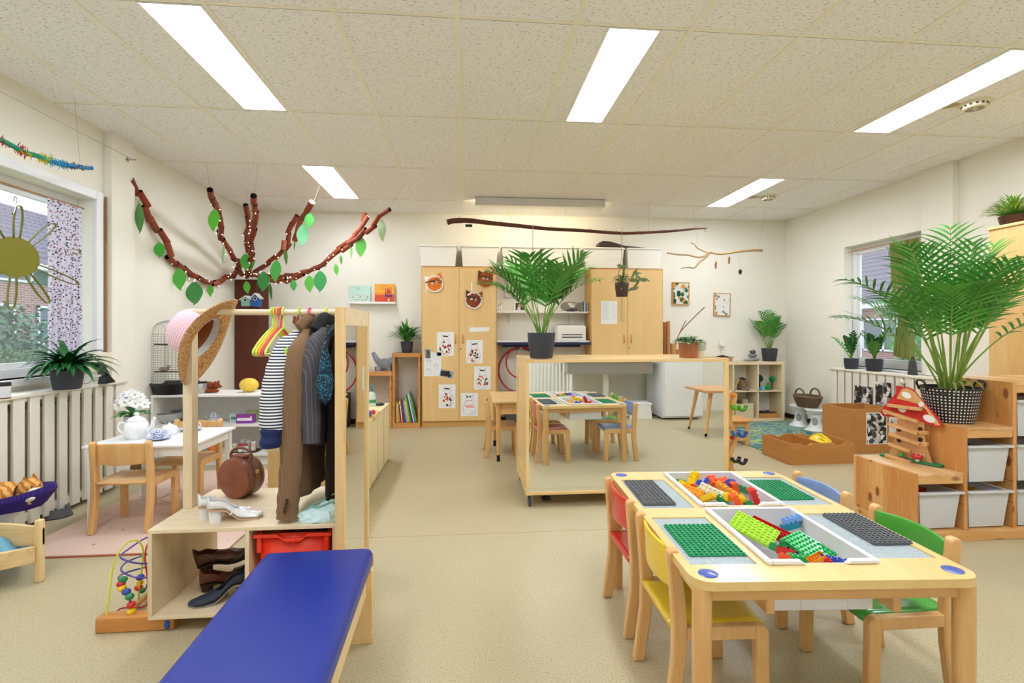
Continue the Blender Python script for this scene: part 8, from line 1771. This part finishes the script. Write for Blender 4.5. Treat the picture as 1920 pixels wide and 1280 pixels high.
# tall maple cabinet behind the steps and its fern
t = thing('tall_cabinet', 'tall maple cabinet at the right edge behind the pine steps', 'cabinet'); mb = MB(wood('eec78a', 'e2b26e', 'z', 2.5, .4, .2, amp=.8)); mb.bb(3.775, 4.38, 2.45, 3.33, .0, 1.935); mb.build('body', t, bevel=.002); mb = MB(wood('f1cf98', 'e6bd7e', 'y', 3, .4)); mb.bb(3.765, 4.385, 2.44, 3.335, 1.935, 1.955); mb.build('top', t, bevel=.002)
t = thing('potted_fern', 'light green bushy plant in a brown pot on top of the tall cabinet', 'plant'); c = atX(1900, 424, 3.96); c.z = 1.957
pot(t, tuple(c), .060, .085, .085, plain('4a2a1c', rough=.35)); leafy(t, (c.x, c.y, c.z + .07), 260, .065, .011, 12, .15, .15, plain('8fb84a', rough=.5, var=.3, vs=20), droop=.7, up=(.0, 1.3)); settle(t)
# right window sill things
def zz_plant(px, label, seed, n, s):
    p = atZ(px, 694, .776); c = (4.345, atX(px, 694, 4.345).y, .776); t = thing('potted_plant', label, 'plant'); pot(t, c, .062 * s, .078 * s, .125 * s); random.seed(seed); mb = MB(G3); st = MB(GST)
    for i in range(n):
        az = i * 2.399 + seed; el = random.uniform(.85, 1.45); frond(mb, st, Vector(c) + Vector((0, 0, .11 * s)), az, random.uniform(.26, .36) * s, el, .5, 8, .075 * s, .028 * s, G3 if i % 3 else G2_, GST, .3, .006, droop=.2, vee=.3)
    mb.build('foliage', t, ang=60); st.build('stems', t); settle(t)
zz_plant(1596, 'smaller glossy dark plant in a slate pot at the left of the right window', 1, 7, .95)
zz_plant(1639, 'glossy dark plant with spreading stems in a slate pot before the right window', 4, 9, 1.05)
t = thing('metal_bell', 'dark grey tapered bell with a loop handle on the right window sill', 'bell'); y = atX(1711, 700, 4.34).y; mb = MB(plain('4f5154', rough=.4, metal=.5)); mb.lathe([(.045, 0), (.044, .02), (.032, .135), (.026, .140), (0, .142)], (4.34, y, .776), 24, sx=.8, cap=False); mb.build('bell', t); mb = MB(plain('3a3c3f', rough=.4)); mb.tube([(4.34, y + .012 * math.cos(a), .916 + .04 * math.sin(a)) for a in [PI * k / 10 for k in range(11)]], .005, 8); mb.build('loop', t)
# olive curtain
m_ol = plain('8c9350', rough=.85, var=.06, vs=4)
t = thing('curtain', 'olive green curtain knotted in the middle at the right window', 'curtain'); Yc = atX(1690, 600, XR + .03).y; yl, yr = atX(1667, 470, XR + .03).y, atX(1722, 470, XR + .03).y
mb = MB(m_ol)
def fo(u, v):
    w = interp(v, [(0, 1), (.35, 1.0), (.58, .28), (.62, .20), (.66, .28), (.85, .62), (1, .72)]); cxx = lerp(lerp(yl, yr, .5), Yc, .4) - .02 * math.sin(v * 3)
    y = cxx + (yr - yl) * w * (u - .5); x = XR + .035 + (.020 * math.sin(u * 40) + .01 * math.sin(u * 17 + 2)) * (.5 + .5 * w) - .03 * (1 - w) * math.sin(PI * u)
    z = lerp(2.14, .94, v) - (.05 * (u - .2) if v > .9 else 0); return (x, y, z)
mb.grid(fo, 80, 44); mb.build('fabric', t, solid=.002); mb = MB(m_ol); mb.sph((XR + .02, lerp(lerp(yl, yr, .5), Yc, .4) - .02, 1.405), (.035, .055, .04), 16); mb.build('knot', t)
mb = MB(wood('c08a50', '9a6a3a', 'y', 8)); mb.tube([(XR + .05, RWY0, 2.142), (XR + .05, RWY1, 2.142)], .006, 8); tag(mb.build('curtain_rod'), 'thin brown wooden rod across the top of the right window', 'rod')

# ------------------------------------------------------------------ CEILING DETAILS
for px, py, r, lb in ((1828, 193, .085, 'round cream ceiling vent with slots beside the right ceiling lamp'), (1440, 368, .085, 'round cream ceiling vent near the far right ceiling lamp')):
    p = atZ(px, py, ZC); t = thing('ceiling_vent', lb, 'vent'); mv = plain('e4dcc0', rough=.5)
    mb = MB(mv); mb.lathe([(r * 1.1, -.0005), (r * 1.1, -.006), (r * .85, -.010), (r * .80, -.034), (r * .70, -.040), (0, -.042)], (p.x, p.y, ZC), 36, cap=False); mb.build('body', t)
    mb = MB(plain('3a342c'))
    for k in range(14):
        a = 2 * PI * k / 14; mb.box((p.x + r * .825 * math.cos(a), p.y + r * .825 * math.sin(a), ZC - .022), (.006, .013, .011), rz=a); mb.prism([(r * .18 * math.cos(a), r * .18 * math.sin(a)), (r * .6 * math.cos(a - .06), r * .6 * math.sin(a - .06)), (r * .6 * math.cos(a + .06), r * .6 * math.sin(a + .06))], -.0425, -.041, TRS((p.x, p.y, ZC)))
    mb.build('slots', t)
    mb = MB(plain('b9a982', rough=.95, var=.15, vs=14)); random.seed(3); O = [(p.x - r * 1.9 + r * 1.0 * (1 + .15 * random.uniform(-1, 1)) * math.cos(k * PI / 8), p.y + r * .6 + r * .6 * (1 + .15 * random.uniform(-1, 1)) * math.sin(k * PI / 8)) for k in range(16)]; mb.prism(O, ZC - .0012, ZC - .0006); mb.build('stain', t)
for a, b, c_, lb in (((1128, 100), (1130, 125), (1124, 132), 'thin metal hook hanging from the middle lamp, nearer one'), ((1098, 172), (1101, 190), (1100, 197), 'thin metal hook hanging from the middle lamp, farther one')):
    p = atZ(*a, ZC - .01); mb = MB(plain('9a9a98', rough=.3, metal=.6)); q = atY(*b, p.y - .05); mb.tube(crom([p, q, q + Vector((-.012, 0, -.012)), q + Vector((-.022, 0, .004)), q + Vector((-.018, 0, .02))], 4), .0018, 6); tag(mb.build('ceiling_hook'), lb, 'hook')

# ------------------------------------------------------------------ BEHIND THE CAMERA (seen in the mirrors)
t = thing('tall_refrigerator', 'white refrigerator behind the camera, seen in the wide mirror', 'refrigerator'); mb = MB(plain('eceef0', rough=.35)); mb.bb(2.64, 3.20, -.48, .16, .02, 1.45); mb.build('body', t, bevel=.01); mb = MB(plain('f2f4f5', rough=.3)); mb.bb(2.65, 3.19, .16, .20, .05, 1.44); mb.build('door', t, bevel=.006); mb = MB(M_STEEL); mb.bb(2.86, 2.93, .20, .204, .93, .95); mb.build('badge', t)
t = thing('steel_sink', 'stainless steel sink trough behind the camera, seen in the wide mirror', 'sink'); mb = MB(plain('b9bdc0', rough=.3, metal=.9)); mb.bb(1.35, 2.55, -.52, .05, .62, .78); mb.bb(1.30, 2.60, -.54, .08, .78, .80); mb.build('trough', t, bevel=.01); mb = MB(M_WHITE); mb.tube([(1.95, -.2, 0), (1.95, -.2, .62)], .045, 16); mb.build('waste_pipe', t); mb = MB(M_WHITE); mb.bb(1.32, 2.58, -.54, -.50, .80, 1.0); mb.build('splashback', t)
t = thing('step_stool', 'white plastic step stool under the sink, seen in the mirror', 'stool'); mb = MB(M_WHITE); mb.bb(2.20, 2.52, -.20, .10, .19, .22); mb.prism([(2.2, 0), (2.52, 0), (2.50, .19), (2.22, .19)], -.10, -.08, XZY); mb.prism([(2.2, 0), (2.52, 0), (2.50, .19), (2.22, .19)], .18, .20, XZY); mb.build('body', t, bevel=.006)
t = thing('bed_rails', 'white barred frame behind the camera, seen in the wide mirror', 'frame'); mb = MB(M_WHITE)
for k in range(14): mb.bb(.72 + k * .052, .742 + k * .052, -.02, .02, .30, 1.02)
mb.bb(.70, 1.42, -.03, .03, 1.0, 1.04); mb.bb(.70, 1.42, -.03, .03, .26, .31); mb.bb(.70, .74, -.03, .03, 0, 1.02); mb.bb(1.38, 1.42, -.03, .03, 0, 1.02); mb.build('rails', t)
t = thing('side_table', 'wooden side table with slanted legs right of the camera, seen in the mirror', 'table'); mb = MB(wood('dcae7a', 'c8935a', 'x', 4)); mb.bb(2.68, 3.60, .78, 1.30, .50, .53); mb.build('tabletop', t, bevel=.006)
for x, dx in ((2.80, -.08), (3.48, .08)):
    for y, dy in ((.86, -.05), (1.20, .05)): mb = MB(M_BEECH); mb.tube([(x + dx, y + dy, .03), (x, y, .50)], [.015, .026], 14); l = mb.build('leg', t); mb = MB(M_BLACK); mb.tube([(x + dx * 1.06, y + dy * 1.06, 0), (x + dx, y + dy, .03)], [.014, .015], 12); mb.build('foot_cap', l)
# ------------------------------------------------------------------ OUTSIDE THE WINDOWS
def brick_mat(c1, c2, mort):
    m, nt, b = _new('brickwork'); tc = N(nt, 'TexCoord'); sp = N(nt, 'SeparateXYZ'); nt.links.new(tc.outputs['Object'], sp.inputs[0]); cb = N(nt, 'CombineXYZ'); nt.links.new(sp.outputs[1], cb.inputs[0]); nt.links.new(sp.outputs[2], cb.inputs[1])
    br = N(nt, 'TexBrick'); br.inputs['Color1'].default_value = lin(c1); br.inputs['Color2'].default_value = lin(c2); br.inputs['Mortar'].default_value = lin(mort); br.inputs['Scale'].default_value = 1.0; br.inputs['Brick Width'].default_value = .24; br.inputs['Row Height'].default_value = .075; br.inputs['Mortar Size'].default_value = .012
    nt.links.new(cb.outputs[0], br.inputs['Vector']); nt.links.new(br.outputs['Color'], b.inputs['Base Color']); b.inputs['Roughness'].default_value = .9; return m
m_brk = brick_mat('94605a', 'a87068', 'b8aaa4'); m_fr = plain('e6e8ea', rough=.4); m_pane = plain('4a5660', rough=.08, spec=.8); m_grn = plain('2f5a52', rough=.6)
def house(sgn, xf, y0, y1, ze, ztop, label, wins, run, bands):
    """facade in the plane x = xf facing the room, tiled roof rising away from it"""
    t = thing('brick_house', label, 'house'); a, b = sorted((xf, xf + sgn * 6))
    mb = MB(m_brk); mb.bb(a, b, y0, y1, -.3, ze); mb.build('wall', t, smooth=False)
    mb = MB(plain('77707e', rough=.75)); n = 13; st = .30
    vs = []; fs = []; ny = int((y1 - y0) / .26)
    for k in range(n + 1):
        for j in range(ny * 4 + 1): vs.append((xf - sgn * .4 + sgn * run * k / n, y0 + j * (y1 - y0) / (ny * 4), ze + (ztop - ze) * k / n + .035 * math.sin(j * PI / 2)))
    w = ny * 4 + 1; mb2 = []
    for k in range(n):
        o = len(vs)
        for j in range(w): q = vs[k * w + j]; vs.append((q[0], q[1], q[2] + .07))
        for j in range(w - 1): fs += [(o + j, o + j + 1, (k + 1) * w + j + 1, (k + 1) * w + j), (k * w + j, k * w + j + 1, o + j + 1, o + j)]
    mb.add(vs, fs); mb.build('roof', t, smooth=False)
    mb = MB(plain('dcdedd', rough=.5)); e0, e1 = sorted((xf - sgn * .45, xf)); mb.bb(e0, e1, y0, y1, ze - .18, ze - .02); mb.build('gutter_board', t, smooth=False)
    for c, z0, z1, ya, yb in bands: mb = MB(plain(c, rough=.6)); e0, e1 = sorted((xf, xf - sgn * .03)); mb.bb(e0, e1, ya, yb, z0, z1); mb.build('panel', t, smooth=False)
    for ya, yb, z0, z1 in wins:
        e0, e1 = sorted((xf - sgn * .02, xf - sgn * .08)); mb = MB(m_fr); f = .07
        mb.bb(e0, e1, ya, yb, z0, z0 + f); mb.bb(e0, e1, ya, yb, z1 - f, z1); mb.bb(e0, e1, ya, ya + f, z0, z1); mb.bb(e0, e1, yb - f, yb, z0, z1); ym = lerp(ya, yb, .38); mb.bb(e0, e1, ym, ym + f, z0, z1); wn_ = mb.build('window', t, smooth=False)
        e0, e1 = sorted((xf - sgn * .005, xf - sgn * .04)); mb = MB(m_pane); mb.bb(e0, e1, ya, yb, z0, z1); mb.build('pane', wn_, smooth=False)
house(-1, -14, 6, 34, 3.35, 6.6, 'brick house with grey purple tiled roof across the garden, seen through the left window', [(y, y + 2.6, .75, 2.05) for y in (7, 10.6, 14.2, 17.6, 21.4, 25, 29)] + [(y, y + 2.4, 2.75, 3.2) for y in (9, 15, 21, 27)], 6, [('3f6a5a', 2.72, 3.2, 6, 34)])
house(1, 17, 14, 34, 2.35, 6.4, 'low brick house with tiled roof, seen through the right window', [(15.2, 17.2, .4, 1.75), (18.4, 20.2, .4, 1.75), (22, 24.4, .4, 1.75), (27, 29, .4, 1.75)], 8, [('2f5a52', 1.75, 2.15, 14, 19), ('2f5a52', 1.75, 2.15, 20.4, 34)])
def foliage_mass(name, label, cat, boxes, n, size, col, seed, trunk=None):
    t = thing(name, label, cat); mb = MB(plain(col, rough=.7, var=.35, vs=1.5)); random.seed(seed)
    for (c, r) in boxes:
        for k in range(n):
            a = random.uniform(0, 2 * PI); z = random.uniform(-1, 1); q = math.sqrt(1 - z * z); d = Vector((q * math.cos(a), q * math.sin(a), z)); f = random.uniform(.6, 1.03)
            p = Vector(c) + Vector((d.x * r[0], d.y * r[1], d.z * r[2])) * f; v = Vector((random.uniform(-1, 1), random.uniform(-1, 1), random.uniform(-1, .6))); mb.blade(p, v, d, size * random.uniform(.6, 1.2), size * .5, .3, 2)
    mb.build('foliage', t, smooth=False)
    if trunk:
        mb = MB(plain('5a4a3c', rough=.9)); mb.tube(trunk, [.12] * (len(trunk) - 1) + [.05], 8); mb.build('trunk', t)
t = thing('hedge', 'clipped green hedge outside the left window', 'hedge'); mb = MB(plain('7f9a78', rough=.8, var=.3, vs=5)); random.seed(4)
for k in range(9000): mb.blade((random.uniform(-8.1, -7.6), random.uniform(4, 14), random.uniform(0, .80) if k % 3 else random.uniform(.74, .84)), (random.uniform(.2, 1), random.uniform(-1, 1), random.uniform(-.3, 1)), (0, 0, 1), .10, .05, .2, 2)
mb.bb(-8.3, -7.8, 4, 14, 0, .74); mb.build('leaves', t, smooth=False)
foliage_mass('garden_shrub', 'grey green shrub in front of the brick house outside the left window', 'shrub', [((-9.3, 11.2, .9), (.6, .6, .9))], 900, .16, '5f7f6a', 5)
foliage_mass('garden_tree', 'leafy tree outside the right window, at the left of the opening', 'tree', [((9.2, 13.0, 3.6), (1.0, 1.3, 1.3)), ((8.8, 12.0, 4.4), (1.0, 1.0, .8))], 700, .28, '6a8a5a', 6, [(9.6, 14.2, 0), (9.5, 13.8, 2), (9.2, 13, 3.6)])
foliage_mass('garden_tree', 'leafy green tree outside the right window behind the olive curtain', 'tree', [((9.5, 9.2, 1.6), (1.1, 1.0, 1.5)), ((9.5, 9.0, 3.4), (1.2, 1.0, 1.1))], 900, .26, '5f9a5a', 7, [(9.5, 9.2, 0), (9.5, 9.2, 1.5), (9.5, 9.0, 3.0)])
mb = MB(plain('8fa07a', rough=.95, var=.2, vs=1)); mb.bb(-40, XL - .21, -10, 45, -.4, -.25); struct(mb.build('ground_left', smooth=False))
mb = MB(plain('a3a69a', rough=.95, var=.2, vs=1)); mb.bb(XR + .21, 45, -10, 45, -.4, -.25); struct(mb.build('ground_right', smooth=False))
# every thing built in room coordinates gets its origin at its own base
for o in list(COL.objects):
    if o.parent is None and o.get('category') and o.location.length < 1e-9 and o.rotation_euler.to_quaternion().angle < 1e-6 and tuple(o.scale) == (1, 1, 1): settle(o)
